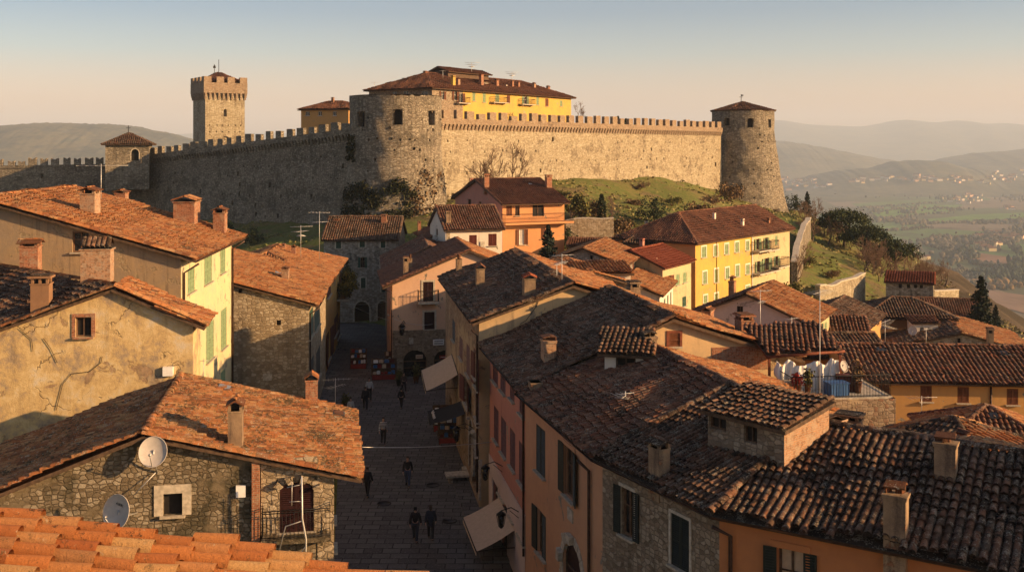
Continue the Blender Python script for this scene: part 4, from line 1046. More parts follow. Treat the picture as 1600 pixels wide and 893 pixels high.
castle_wall('castle_wall', 'far shaded castle wall with swallow tail merlons before the long wooded hill', (-120, 199), (-70.6, 199.2), 2.0, 17.6, 18.3, .03, 30, 2.12, 1.35, 1.45, ('castle_grey', 'castle_grey'), 3, True, False, .3, .3)

def round_tower(name, label, c, prof, opens, matw, seed, n=84, nholes=90, bot=-4):
    root = empty(name, (c[0], c[1], prof[-1][1]), 0, label, 'castle tower'); z0 = prof[-1][1]; rg = random.Random(seed)
    zs = sorted(set([round(p[1], 3) for p in prof])); pz = sorted(prof, key=lambda p: p[1])
    rad = lambda z: float(np.interp(z, [p[1] for p in pz], [p[0] for p in pz]))
    ops = []
    base = math.atan2(-c[1], -c[0])                          # towards the viewer
    cpx = 800+c[0]*F/c[1]
    for (px, y0, y1, wpx) in opens:
        Yf = c[1]-rad(pz[-1][1])*.9; zt, zb = CZ-(y0-HY)*Yf/F, CZ-(y1-HY)*Yf/F
        def ang(q):
            k = (q-cpx)*c[1]/F/rad(zt); k = max(-.985, min(.985, k)); return base+math.asin(k)
        ops.append((ang(px-wpx/2), ang(px+wpx/2), zb, zt))
    for k in range(nholes):
        a = base+rg.uniform(-1.5, 1.5); z = round(rg.uniform(zs[0]+3, zs[-1]-3)/1.5)*1.5+rg.uniform(-.15, .15); s = rg.uniform(.14, .34)
        da = s/rad(z)
        if all(not (a+da > o[0]-.05 and a < o[1]+.05 and z+s > o[2]-.3 and z < o[3]+.3) for o in ops): ops.append((a, a+da, z, z+s*1.2))
    th = sorted(set([round(base-math.pi+2*math.pi*k/n, 5) for k in range(n)]+[round(x, 5) for o in ops for x in o[:2]]))
    zl = sorted(set(zs+[round(x, 4) for o in ops for x in o[2:]]+[round(x, 3) for x in np.arange(zs[0], zs[-1], 1.2)]))
    mb = MB(); T, Z = np.array(th), np.array(zl); Rz = np.array([rad(z) for z in zl]); rgn = np.random.RandomState(seed)
    Rz2 = Rz[None]+sum(np.sin(T[:, None]*k1+Z[None]*k2+p)*a for k1, k2, p, a in ((5, .5, 1, .05), (9, -.9, 2, .04), (17, 1.3, 4, .03), (3, .2, .4, .05)))
    ji = .25*np.abs(rgn.randn(len(T))); 
    V = np.stack([Rz2*np.cos(T)[:, None], Rz2*np.sin(T)[:, None], np.repeat(Z[None], len(T), 0)-z0], -1)
    V[:, -1, 2] -= np.convolve(np.pad(ji, 2, 'wrap'), np.ones(5)/5, 'valid')
    nt_, nz_ = len(T), len(Z); f = []; zm = (Z[:-1]+Z[1:])/2
    for i in range(nt_):
        t0 = T[i]; t1 = T[(i+1) % nt_] if i < nt_-1 else T[0]+2*math.pi; tm = (t0+t1)/2
        oo = [o for o in ops if o[0] < tm < o[1]]
        for j in range(nz_-1):
            if any(o[2] < zm[j] < o[3] for o in oo): continue
            i2 = (i+1) % nt_; f.append((i*nz_+j, i2*nz_+j, i2*nz_+j+1, i*nz_+j+1))
    mb.add(V.reshape(-1, 3), f, 0)
    def P(a, z, dr): r = rad(z)-dr; return (r*math.cos(a), r*math.sin(a), z-z0)
    for (a0, a1, zb, zt) in ops:
        q = [(a0, zb), (a1, zb), (a1, zt), (a0, zt)]; dp = .9 if zt-zb > .8 else .5
        mb.add([P(a, z, -.02) for a, z in q]+[P(a, z, dp) for a, z in q], [(k, k+4, (k+1) % 4+4, (k+1) % 4) for k in range(4)]+([(4, 5, 6, 7)] if zt-zb <= .8 else []), 0)
    rt = rad(zs[-1]); pol = [((rt-.9)*math.cos(t), (rt-.9)*math.sin(t), zs[-1]-z0-.5) for t in T]
    mb.add(pol, [tuple(range(nt_))], 0)
    mb.add([(rt*math.cos(t), rt*math.sin(t), zs[-1]-z0-.1) for t in T]+[((rt-.9)*math.cos(t), (rt-.9)*math.sin(t), zs[-1]-z0-.1) for t in T]+pol,
           [(k, (k+1) % nt_, nt_+(k+1) % nt_, nt_+k) for k in range(nt_)]+[(nt_+k, nt_+(k+1) % nt_, 2*nt_+(k+1) % nt_, 2*nt_+k) for k in range(nt_)], 0)
    mb.build('wall', M[matw], root)
    for (a0, a1, zb, zt) in ops[:len(opens)]:
        w = MB(); w.add([P(a0, zb, .88), P(a1, zb, .88), P(a1, zt, .88), P(a0, zt, .88)], [(0, 1, 2, 3)]); wo = w.build('opening', M['interior'], root)
        w = MB(); am = (a0+a1)/2
        n_ = 8                                     # brick arch filling the top corners
        for sg, ae in ((0, a0), (1, a1)):
            pts = [P(ae, zt, .3)]+[P(am+(ae-am)*math.cos(math.pi/2*k/n_), zt-(zt-zb)*.3*(1-math.sin(math.pi/2*k/n_)), .3) for k in range(n_+1)]
            w.add(pts, [tuple(range(len(pts)))])
        w.build('arch', M['castle_brick'], wo)
    return root
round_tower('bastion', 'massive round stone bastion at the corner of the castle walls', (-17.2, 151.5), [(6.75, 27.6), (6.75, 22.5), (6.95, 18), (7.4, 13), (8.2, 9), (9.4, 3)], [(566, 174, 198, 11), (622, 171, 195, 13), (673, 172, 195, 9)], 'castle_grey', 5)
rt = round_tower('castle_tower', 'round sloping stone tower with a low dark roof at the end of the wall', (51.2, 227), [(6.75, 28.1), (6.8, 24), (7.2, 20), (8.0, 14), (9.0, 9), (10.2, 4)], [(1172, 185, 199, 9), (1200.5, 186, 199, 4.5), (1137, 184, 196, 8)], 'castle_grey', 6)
mb = MB(); z = 28.1-4
n = 10; ring = [(7.15*math.cos(2*math.pi*k/n+.35), 7.15*math.sin(2*math.pi*k/n+.35), z-.05) for k in range(n)]
for k in range(n): tile_plane(mb, [ring[k], ring[(k+1) % n], (0, 0, z+2.0)], .34, .5, 3, k, .18, .02)
mb.build('roof', [M['tile_dark_red'], M['wood']], rt)
mb = MB(); mb.tube([(-.4, 0, z+1.8), (-.4, 0, z+3.6)], .07, 5); mb.box((-.4, 0, z+3.0), (.8, .06, .08)); mb.slab([(-.4, 0, z+3.2), (.1, 0, z+3.3), (.1, 0, z+3.5), (-.4, 0, z+3.55)], .04); mb.build('weathervane', M['iron'], rt)

# square keep behind the shaded wall
A = Vector((-61.4, 205)); d = Vector((math.cos(R(34)), math.sin(R(34)))); nn = Vector((-d.y, d.x)); S = 8.1
root = empty('castle_tower', (A.x, A.y, 14), R(34), 'tall square battlemented stone tower behind the shaded curtain wall', 'castle tower')
k0, k1, zt = 15.6, 16.9, 19.0                 # corbels, parapet, crenel level over the base at 14
mb = MB(); arch = [(x, y+4.6) for x, y in hole_poly(S*.5, 0, 3.2, 3.6, True)]; wn = hole_poly(S*.5, 12.2, .65, 1.5, True)
rg = random.Random(3); ph = [hole_poly(u, v, .22, .26, None) for v in (9.0, 10.3) for u in [1+1.25*i+rg.uniform(-.2, .2) for i in range(6)]]
polys = [[Vector((u, v, 0)) for u, v in q] for q in [[(0, -4), (S, -4), (S, k1), (0, k1)], arch, wn]+ph]; pts = [p for q in polys for p in q]; f = []
for t_ in geometry.tessellate_polygon(polys):
    p, q, r = (pts[k] for k in t_); c = (q-p).cross(r-p).z
    if abs(c) > 1e-6: f.append(t_ if c > 0 else (t_[0], t_[2], t_[1]))
mb.add([(p.x, 0, p.y) for p in pts], f, 0)
for h in polys[1:]:
    m_ = len(h); dp = .35 if h is polys[1] else .6
    mb.add([(p.x, 0, p.y) for p in h]+[(p.x, dp, p.y) for p in h], [(k, k+m_, (k+1) % m_+m_, (k+1) % m_) for k in range(m_)]+[tuple(range(m_, 2*m_))], 0)
mb.add([(0, 0, -4), (0, S, -4), (S, S, -4), (S, 0, -4), (0, 0, k1), (0, S, k1), (S, S, k1), (S, 0, k1)], [(0, 4, 5, 1), (1, 5, 6, 2), (2, 6, 7, 3), (4, 7, 6, 5)], 0)
mb.build('wall', M['castle'], root)
mb = MB(); o = .42                             # little pointed corbel arches under the parapet, all four sides
for sd in range(4):
    Rm = Matrix.Translation((S/2, S/2, 0)) @ Matrix.Rotation(sd*math.pi/2, 4, 'Z') @ Matrix.Translation((-S/2, -S/2, 0))
    nn_ = 9; pw = (S)/nn_
    for i in range(nn_+1):
        u = i*pw; w = .34
        for (yy, za, zb_) in ((.5*o, k0, k0+.45), (.8*o, k0+.45, k0+.85), (o, k0+.85, k1)):
            v = [Rm @ Vector(q) for q in ((u-w/2, -yy, za), (u+w/2, -yy, za), (u+w/2, .1, za), (u-w/2, .1, za), (u-w/2, -yy, zb_), (u+w/2, -yy, zb_), (u+w/2, .1, zb_), (u-w/2, .1, zb_))]
            mb.add(v, [(3,2,1,0),(4,5,6,7),(0,1,5,4),(1,2,6,5),(2,3,7,6),(3,0,4,7)], 0)
mb.build('corbel_table', M['castle_brick'], root)
mb = MB()
for (x, y, sx, sy) in ((S/2, -o+.25, S+2*o, .5), (S/2, S+o-.25, S+2*o, .5), (-o+.25, S/2, .5, S+2*o-1.01), (S+o-.25, S/2, .5, S+2*o-1.01)): mb.box((x, y, (k1+zt)/2), (sx, sy, zt-k1))
mb.box((S/2, S/2, k1+.1), (S-.2, S-.2, .25)); mb.build('parapet', M['castle_brick'], root)
n = 4
for sd in range(4):
    Rm = Matrix.Translation((S/2, S/2, 0)) @ Matrix.Rotation(sd*math.pi/2, 4, 'Z') @ Matrix.Translation((-S/2, -S/2, 0))
    for i in range(n):
        u = -o+(S+2*o)*(i+.5)/n-.0; 
        if i == 0: u = -o+.8
        if i == n-1: u = S+o-.8
        mb = MB(); mb.box((0, 0, .58), (1.5, .46, 1.2)); p = Rm @ Vector((u, -o+.25, zt))
        mb.build('merlon', M['castle_brick'], root, p, sd*math.pi/2)
mb = MB(); c_ = [(.3, .3, zt+.35), (S-.3, .3, zt+.35), (S-.3, S-.3, zt+.35), (.3, S-.3, zt+.35)]
for k in range(4): tile_plane(mb, [c_[k], c_[(k+1) % 4], (S/2, S/2, zt+2.5)], .34, .5, 3, k, .15, .02)
mb.build('roof', [M['tile_brown'], M['wood']], root)
mb = MB(); mb.tube([(S/2, S/2, zt+2), (S/2, S/2, zt+5.0)], .06, 5); mb.build('lightning_rod', M['iron'], root)
mb = MB(); mb.tube([(S/2-.9, S/2, zt+1.5), (S/2-.9, S/2, zt+4.0)], .06, 5); mb.slab([(S/2-1.2, S/2, zt+3.2), (S/2-.6, S/2, zt+3.2), (S/2-.7, S/2, zt+3.8), (S/2-1.1, S/2, zt+3.7)], .05); mb.build('weathervane', M['iron'], root)

# chapel over the junction of the shaded walls
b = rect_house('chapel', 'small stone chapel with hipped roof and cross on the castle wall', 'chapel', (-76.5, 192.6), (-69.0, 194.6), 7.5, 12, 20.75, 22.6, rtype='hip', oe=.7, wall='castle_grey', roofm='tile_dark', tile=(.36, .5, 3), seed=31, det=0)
b.win(0, 205, 233, 217, 251, arch=True, kind='opening', pane='interior', frame=None, dep=.5, trim=True); b.win(3, 162, 232, 165, 242, kind='opening', pane='interior', frame=None); b.win(3, 172, 232, 175, 242, kind='opening', pane='interior', frame=None); b.finish()
mb = MB(); p = b.L((-74, 197.5, 22.5)); mb.tube([p, p+Vector((0, 0, 1.7))], .07, 5); mb.box(p+Vector((0, 0, 1.2)), (.8, .07, .09)); mb.build('cross', M['iron'], b.root)

# the long yellow palace inside the castle and its small neighbour
d = Vector((.584, .812)); nn = Vector((-d.y, d.x)); p0 = Vector((-13.9, 178)); L1, Lt, Wd = 8.6, 45, 15.0; ze, zr, oe = 30.5, 33.6, .8
pm, p1 = p0+d*L1, p0+d*Lt; q1, q0 = p1+nn*Wd, p0+nn*Wd; s1 = (zr-ze)/(Wd/2)
def PP(u, w, z): p = p0+d*u+nn*w; return Vector((p.x, p.y, z))
e = ze-s1*oe+.14; A_, B_, C_, D_ = PP(-oe, -oe, e), PP(Lt+oe, -oe, e), PP(Lt+oe, Wd+oe, e), PP(-oe, Wd+oe, e); r0, r1 = PP(Wd/2, Wd/2, zr+.14), PP(Lt-Wd/2, Wd/2, zr+.14)
z = Vector((0, 0, .05))
b = Bld('palace', 'long yellow palace with brown corner and red roof inside the castle', 'palace', [tuple(x) for x in (p0, pm, p1, q1, q0)], 15, [[(0, ze), (1, ze)]]*5,
        [[A_, B_, r1, r0], [B_, C_, r1], [C_, D_, r0, r1], [D_, A_, r0]], 'yellow', 'tile_brown', (.36, .5, 3), None, 32, {0: 'st_brown', 4: 'st_brown', 3: 'st_brown'}, caps=[(r0+z, r1+z), (A_+z, r0+z), (B_+z, r1+z)], det=0)
for (x0, y0, x1, y1, sh, st, rail) in [(689,143,694,156,'sh_brown','open',0),(709,143,714,157,'sh_brown','open',0),(721.5,146,728,161,'sh_brown','open',1)]:
    b.win(0, x0, y0, x1, y1, sh=sh, st=st, frame='frame_white', rail=rail, railx=2.2, raild=1.0)
for (x0, y0, x1, y1, sh, st, rail) in [(738,144,743,158,'sh_green_pale','closed',0),(754,146,759,160,'sh_green_pale','closed',0),(774,147,780,160,'sh_green_pale','closed',1),(792,149,797,161,'sh_brown','closed',0),(818,151,823,163,'sh_green_pale','open',1),(838,151,842,164,'sh_green_pale','closed',0),(852,154,857,166,'sh_brown','closed',0),(875,157,879,166,'sh_green_pale','closed',0)]:
    b.win(1, x0, y0, x1, y1, sh=sh, st=st, frame='frame_white', rail=rail, railx=3.4, raild=1.0)
for (x0, x1) in ((658, 668), (630, 638), (612, 620)): b.win(4, x0, 142, x1, 149, frame='frame_white')
for i, (px, pt, pb, w, m_, c_) in enumerate([(665,111,117,6,'brick','gable'),(673.5,113,121,5,'brick','gable'),(692.5,115,122,5,'brick','flat'),(632,122,129,6,'brick','flat'),(651,124,131,5,'brick_pale','flat'),(708,118,129,6,'yellow','flat'),(716,121,132,5,'brick_pale','pot'),(752,116,121,6,'brick','flat'),(776,123,134,6,'brick','gable'),(791,131,138,3,'white','pot'),(800.5,126,131,4,'brick','flat'),(810,128,132,4,'brick','flat'),(834.5,129,139,5,'brick_pale','gable'),(856.5,134,143,5,'brick','gable')]):
    b.chim(px, pt, pb, w, m_, c_, 'tile_brown', Y=188+i*2.0 if i < 3 else 190 if i < 5 else 183+(px-700)*.2, sink=1.5)
b.finish()
# attic on the roof
at0 = b.L(at(705, 123, 190)); at1 = b.L(at(757, 128, 204)); zt_ = zr-15+.72
mb = MB(); x0, x1 = 11.0, 23.5; mb.box(((x0+x1)/2, Wd*.5, zr-15), (x1-x0, 4.2, 1.5)); dm = mb.build('attic', M['wood'], b.root)
mb = MB(); 
for sg in (-1, 1): tile_plane(mb, [(x0-.5, Wd*.5+sg*2.7, zt_-.25), (x1+.5, Wd*.5+sg*2.7, zt_-.25), (x1+.5, Wd*.5, zt_+.7), (x0-.5, Wd*.5, zt_+.7)], .36, .5, 3, 5, .12, .02)
mb.build('attic_roof', [M['tile_brown'], M['wood']], dm)
mb = MB(); xx, yy = 19.4, 3.6
mb.box((xx, yy+1.2, ze-15+1.35), (3.0, 2.6, 1.5)); do = mb.build('dormer', M['white'], b.root)
mb = MB(); tile_plane(mb, [(xx-1.8, yy-.5, ze-15+2.05), (xx+1.8, yy-.5, ze-15+2.05), (xx+1.8, yy+3, ze-15+2.55), (xx-1.8, yy+3, ze-15+2.55)], .36, .5, 3, 5, .1, .02); mb.build('dormer_roof', [M['tile_brown'], M['wood']], do)
for dx in (-.8, .7): make_window(do, (xx+dx, yy-.1, ze-15+.95), 0, .7, .85, dict(frame='frame_white', det=0, dep=.02), random.Random(1))
b = rect_house('house', 'small yellow house with brown roof peeping over the shaded wall', 'house', (-37.6, 182.5), (-28.5, 178.5), 7, 16, 26.75, 28.1, rtype='hip', oe=.5, wall='ochre_house', roofm='tile_brown', tile=(.36, .5, 3), seed=33, det=0)
for (x0, x1) in ((477, 484), (497, 503), (520, 526)): b.win(0, x0, 174, x1, 181, frame='frame_white')
b.chim(520, 152, 160, 4, 'brick', 'flat', Y=183); b.finish()
# ================================================================== the town
NEAR, MID, FAR = (.235, .36, 5), (.27, .40, 4), (.33, .46, 3)
# ---- the roof right under the viewer
zl = lambda x: 15.5-.2*(x+6)
b = Bld('house', 'house under the viewer with big sunlit orange roof tiles', 'house', [(-.9, 6.5), (-.9, 12.6), (-15, 11.2), (-15, 6.5)], 2, [[(0, zl(-.9)-.15), (1, zl(-.9)-.15)], [(0, zl(-.9)-.15), (1, zl(-15)-.15)], [(0, zl(-15)-.15), (1, zl(-15)-.15)], [(0, zl(-15)-.15), (1, zl(-.9)-.15)]],
        [[(-.3, 6, zl(-.3)), (-.3, 12.95, zl(-.3)), (-15.2, 11.35, zl(-15.2)), (-15.2, 6, zl(-15.2))]], 'ochre_old', 'tile_front', (.25, .46, 10, .48, .92), None, 90, sag=.035, jit=1.15); b.finish()
# ---- left row
fh = rect_house('house', 'rubble stone house with two satellite dishes on its gable', 'house', (-6.35, 36.5), (-7.87, 45.0), 12.35, -1.6, 8.42, 10.08, rf=.522, zb=7.9, oe=1.0, ov=.28, wall='st_dark', roofm='tile_stone_house', tile=NEAR, seed=41, wmats={0: 'st_warm'}, sag=.05, jit=.95, capsize=.18)
fh.win(3, 255, 770, 285, 804, kind='opening', pane='interior', frame=None, trim=True, trimw=.3, sill=True)
fh.win(3, 437, 752, 490, 830, arch=.45, kind='window', sh='sh_black', st='closed', trim=True, trimw=.26, trimm='st_warm', rail=True, railx=1.2, raild=.7, slabm='st_dark')
fh.winl(0, 3.0, 6.2, .9, 1.4, sh='sh_dark'); fh.winl(0, 6.0, 6.2, .9, 1.4, sh='sh_dark')
fh.slabpart('brick_pilaster', 3, 394, 706, 406, 850, 'brick', .22); fh.slabpart('utility_box', 3, 369, 757, 384, 775, 'white_paint', .12); [fh.slabpart('stone_panel', 3, *q, 'st_warm', .035) for q in ((408, 712, 431, 900), (431.1, 714, 495.9, 744), (496, 728, 522, 900))]
fh.chim(368.5, 620, 692, 27, 'chim', 'gable', 'tile_orange'); fh.chim(487, 582, 628, 23, 'brick', 'tiles', 'tile_orange')
fh.hatch(330, 598, 370, 617, 'roof_hatch', 'steel'); fh.hatch(512, 640, 545, 654, 'roof_hatch', 'tile_brown'); fh.hatch(128, 655, 164, 670, 'roof_hatch', 'tile_brown')
fh.gutter(fh.eave0+Vector((0, 0, -.12)), fh.eave1+Vector((0, 0, -.12)), .08); fh.finish()
# ---- cracked ochre house behind it
a, bq = Vector((-32, 44.4)), Vector((-14.7, 47.18)); d = (bq-a).normalized(); st = Vector((-.16, .987))
c = bq+st*2.4; rd = Vector((-18.1, 46.63))
lz = lambda p: 13.5-.36*(rd.x-p.x)
apex = (rd-a).dot(d)/(bq-a).length
pl = [(-33, 44.0, lz(Vector((-33, 0)))+.17), (-18.1, 46.4, 13.67), (-27.6, 55.2, 13.95), (-40, 54.2, 10.0)]
g = Vector((.304, .328)); zp = lambda x, y: 13.67+g.x*(x+18.1)+g.y*(y-46.4)
pl = [(x, y, zp(x, y)) for x, y in ((-33, 44.0), (-18.0, 46.4), (-27.9, 55.3), (-39, 54.6))]
oh = Bld('house', 'cracked ochre stucco gable with a small dark window behind the dish house', 'house', [tuple(a), tuple(bq), tuple(c), (-18.6, 49.6), (-28, 54.6), (-38, 53)], 1,
         [[(0, lz(a)), (apex, 13.5), (1, 11.95)], [(0, 11.95), (1, 11.95)], [(0, 11.95), (1, 13.2)], [(0, 13.0), (1, 13.3)], [(0, 13.3), (1, 9.5)], [(0, 9.5), (1, lz(a))]],
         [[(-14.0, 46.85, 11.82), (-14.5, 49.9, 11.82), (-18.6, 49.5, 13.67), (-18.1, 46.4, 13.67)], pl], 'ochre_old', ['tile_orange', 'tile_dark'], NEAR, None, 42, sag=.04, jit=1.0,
         caps=[((-18.0, 46.45, 13.75), (-13.9, 46.95, 11.9)), ((-18.0, 46.45, 13.75), (-33, 44.05, pl[0][2]+.05)), ((-18.1, 46.5, 13.8), (-27.8, 55.3, pl[2][2]+.05))])
oh.win(0, 118, 495, 143, 526, frame='frame', pane='interior', trim=True, trimm='brick', trimw=.16, sillm='brick')
oh.chim(165, 366, 450, 44, 'brick_pale', 'tiles', 'tile_dark', P=Vector((-19.6, 48.4, 13.2)), dr=.6); oh.chim(48, 373, 414, 27, 'brick', 'gable', 'tile_orange', Y=53.5); oh.chim(65, 428, 480, 27, 'brown_wall', 'flat', 'tile_dark')
oh.slabpart('utility_box', 0, 255, 572, 271, 586, 'white_paint', .18)
oh.pipe([oh.wpt(0, x, y, -.04) for x, y in ((88, 640), (98, 600), (112, 583), (140, 580), (158, 566), (160, 556))], .013, 'iron', 'cable')
oh.pipe([oh.wpt(0, x, y, -.04) for x, y in ((30, 512), (50, 530), (52, 548))], .012, 'iron', 'cable'); oh.pipe([oh.wpt(0, x, y, -.04) for x, y in ((68, 528), (80, 545), (90, 566))], .012, 'iron', 'cable'); oh.finish()
# ---- tall house with the pale yellow facade
yh = rect_house('house', 'tall house with pale yellow shuttered facade and wide orange roof', 'house', (-18.1, 56), (-19.15, 69.9), 21, -1, 14.1, 17.2, oe=.95, ov=.4, wall='pale_yellow', roofm='tile_orange', tile=NEAR, seed=43, wmats={3: 'ochre_grey', 1: 'ochre_grey', 2: 'ochre_grey'}, sag=.06, jit=.95)
yh.win(3, 113, 362, 139, 394, frame='frame', sillm='sill')
for (x0, y0, x1, y1) in ((293, 418, 304, 456), (319, 398, 331, 442), (344, 384, 352, 426), (297, 528, 309, 578), (322, 503, 334, 562), (345, 482, 354, 543)): yh.win(0, x0, y0, x1, y1, sh='sh_green_pale', st='closed')
yh.win(0, 345, 578, 352, 600, sh='sh_green_pale')
yh.chim(141, 291, 332, 28, 'brick_pale', 'gable', 'tile_orange'); yh.chim(292, 306, 346, 40, 'brick', 'tiles', 'tile_orange'); yh.chim(344, 322, 360, 22, 'brick', 'gable', 'tile_orange'); yh.chim(190, 296, 316, 20, 'brick', 'gable', 'tile_orange', Y=71.5)
yh.gutter(yh.eave0+Vector((0, 0, -.1)), yh.eave1+Vector((0, 0, -.1)))
e0 = yh.P(.25, -.9, 13.6); yh.pipe([e0, yh.P(.25, -.1, 13.1), yh.P(.25, -.1, 1)], .07); e0 = yh.P(yh.Ln-.1, -.9, 13.6); yh.pipe([e0, yh.P(yh.Ln-.1, -.1, 13.1), yh.P(yh.Ln-.1, -.1, 1)], .07); yh.finish()
# ---- stone gable house and the ochre house up the street
sh = rect_house('house', 'warm rubble stone house with orange roof and green shutters', 'house', (-14.35, 72.3), (-16.0, 87.9), 16, -.6, 9.0, 11.25, oe=.75, ov=.25, wall='st_warm', roofm='tile_orange', tile=MID, seed=44, sag=.06, jit=.95)
for (x0, y0, x1, y1, m_) in ((483, 483, 489, 525, 'sh_green'), (492, 477, 499, 512, 'sh_green'), (484, 560, 490, 596, 'sh_dark'), (494, 545, 500, 590, 'sh_dark')): sh.win(0, x0, y0, x1, y1, sh=m_, st='closed')
sh.win(3, 432, 500, 439, 508, kind='opening', pane='interior', frame=None, sill=False); sh.win(3, 372, 451, 378, 458, kind='opening', pane='interior', frame=None, sill=False); sh.slabpart('stone_plaque', 3, 411, 583, 425, 594, 'trim', .06)
sh.chim(393, 376, 394, 14, 'brick_pale', 'gable', 'tile_orange'); sh.chim(464, 395, 414, 11, 'brick', 'flat', 'tile_orange'); sh.chim(446, 416, 436, 13, 'brick_pale', 'old', 'tile_orange'); sh.hatch(422, 423, 444, 431, 'roof_hatch', 'steel'); sh.hatch(388, 396, 410, 405, 'roof_hatch', 'steel')
sh.gutter(sh.eave0+Vector((0, 0, -.1)), sh.eave1+Vector((0, 0, -.1))); sh.pipe([sh.P(.3, -.7, 8.6), sh.P(.3, -.08, 8.2), sh.P(.3, -.08, .3)], .06); sh.finish()
oc = rect_house('house', 'narrow ochre house with planted balcony above the shaded street', 'house', (-16.3, 88.4), (-17.9, 106.6), 11, 0, 8.4, 10.3, rtype='hip', oe=.7, wall='ochre_street', roofm='tile_orange', tile=MID, seed=45)
oc.win(0, 522, 493, 528, 522, sh='sh_red', st='closed'); oc.win(0, 532, 486, 536, 515, sh='sh_red', st='closed'); oc.win(0, 510, 518, 516, 563, sh='sh_red', st='open', kind='window'); oc.win(0, 511, 433, 517, 462, sh='sh_red', st='closed'); oc.win(0, 540, 480, 543, 510, sh='sh_dark')
u, v = oc.pix(0, 529, 463); oc.winl(0, u+3, v, 1.0, 2.1, kind='door', rail=True, railx=6.2, raild=1.2, sh='sh_brown', st='open')
oc.winl(0, 4.0, .02, 1.6, 2.5, kind='door', pane='interior'); oc.winl(0, 9.5, .02, 1.8, 2.6, kind='door', pane='interior', arch=True); oc.winl(0, 14.0, .02, 1.6, 2.5, kind='door', pane='interior')
oc.chim(459, 383, 396, 8, 'brick', 'gable', 'tile_orange', Y=97); oc.chim(443, 380, 394, 6, 'brick', 'flat', 'tile_orange', Y=99); oc.gutter(oc.eave0+Vector((0, 0, -.1)), oc.eave1+Vector((0, 0, -.1))); oc.finish()
eh = rect_house('house', 'grey stone house closing the street with two arched doorways', 'house', (-21.4, 116.4), (-13.1, 116.4), 9, .1, 9.55, 11.7, oe=.4, wall='st_grey', roofm='tile_dark', tile=MID, seed=46)
for (x0, y0, x1, y1) in ((525, 375, 533, 388), (562, 374, 570, 386), (595, 375, 602, 387), (595, 403, 604, 419), (564, 434, 571, 450), (596, 442, 604, 456)): eh.win(0, x0, y0, x1, y1, sh='sh_green', st='closed', trim=True)
eh.win(0, 563, 402, 570, 418, sh='sh_green', st='open'); eh.win(0, 554, 471, 577, 503, arch=True, kind='door', pane='interior', frame=None, trim=True, dep=.6); eh.win(0, 590, 470, 607, 503, arch=True, kind='door', pane='wood', frame=None, trim=True)
eh.chim(526, 341, 351, 8, 'brick', 'flat', 'tile_dark', Y=120); eh.chim(600, 334, 349, 8, 'brick', 'flat', 'tile_dark'); eh.hatch(566, 349, 578, 355, 'roof_hatch', 'tile_brown'); eh.finish()
h = rect_house('house', 'low dark roofed house beside the grey stone house at the street end', 'house', (-13.9, 112.5), (-12.2, 100.3), 8, .3, 8.1, 10.1, wall='st_brown', roofm='tile_dark_red', tile=MID, seed=47); h.winl(1, 4, 4, 1, 1.4, sh='sh_brown'); h.hatch(649, 373, 659, 379); h.chim(634, 386, 396, 8, 'brick', 'gable', 'tile_brown', Y=108); h.finish()
h = rect_house('house', 'small house with pale gable and brown roof below the bastion', 'house', (-11.2, 122.5), (-9.3, 114.5), 6.5, 3, 9.8, 11.3, wall='gable', roofm='tile_brown', tile=MID, seed=48); h.winl(1, 3.2, 4.6, .8, 1.1, sh='sh_brown'); h.chim(655, 345, 356, 6, 'brick', 'flat', 'tile_brown', Y=119); h.finish()
h = rect_house('house', 'low roof with a pale skylight between the white house and the peach house', 'house', (-9.4, 111), (-7.6, 101.5), 6, 2, 8.9, 10.3, wall='st_brown', roofm='tile_brown', tile=MID, seed=49); h.chim(665, 384, 402, 9, 'chim', 'gable', 'tile_brown', Y=106); h.finish()
# ---- peach house on the corner
pe = rect_house('house', 'peach plaster house with arched shop doors in a stone base', 'house', (-12.15, 99.5), (-10.4, 89), 13.4, -.05, 8.15, 10.9, oe=.85, ov=.4, wall='peach_pale', roofm=['tile_brown', 'tile_orange'], tile=MID, seed=50)
pe.win(1, 661, 440, 677, 470, kind='door', sh='sh_black', st='closed', frame=None, rail=True, railx=.9, raild=.8, trim=True); pe.win(1, 663, 487, 679, 514, sh='sh_black', trim=True)
pe.win(1, 630, 546, 667, 592.5, arch=True, kind='shop_door', pane='glass', trim=True, trimm='st_warm', trimw=.3, dep=.4); pe.win(1, 678, 546, 712, 592.5, arch=True, kind='shop_door', pane='glass', trim=True, trimm='st_warm', trimw=.3, dep=.4)
pe.winl(0, 4, .02, 1.8, 2.6, kind='door', pane='interior', arch=True); pe.winl(0, 5, 4.6, 1, 1.5, sh='sh_brown')
pe.base(1, 4.12, 'st_brown', .05); pe.chim(634, 400, 430, 10, 'chim', 'flat', 'tile_brown'); pe.chim(641, 397, 420, 7, 'chim', 'pot', 'tile_brown'); pe.gutter(pe.eave0+Vector((0, 0, -.1)), pe.eave1+Vector((0, 0, -.1)))
pe.pipe([pe.P(pe.Ln-.15, -.8, 7.7), pe.P(pe.Ln+.08, -.08, 7.4), pe.P(pe.Ln+.08, -.08, .2)], .055); pe.finish()
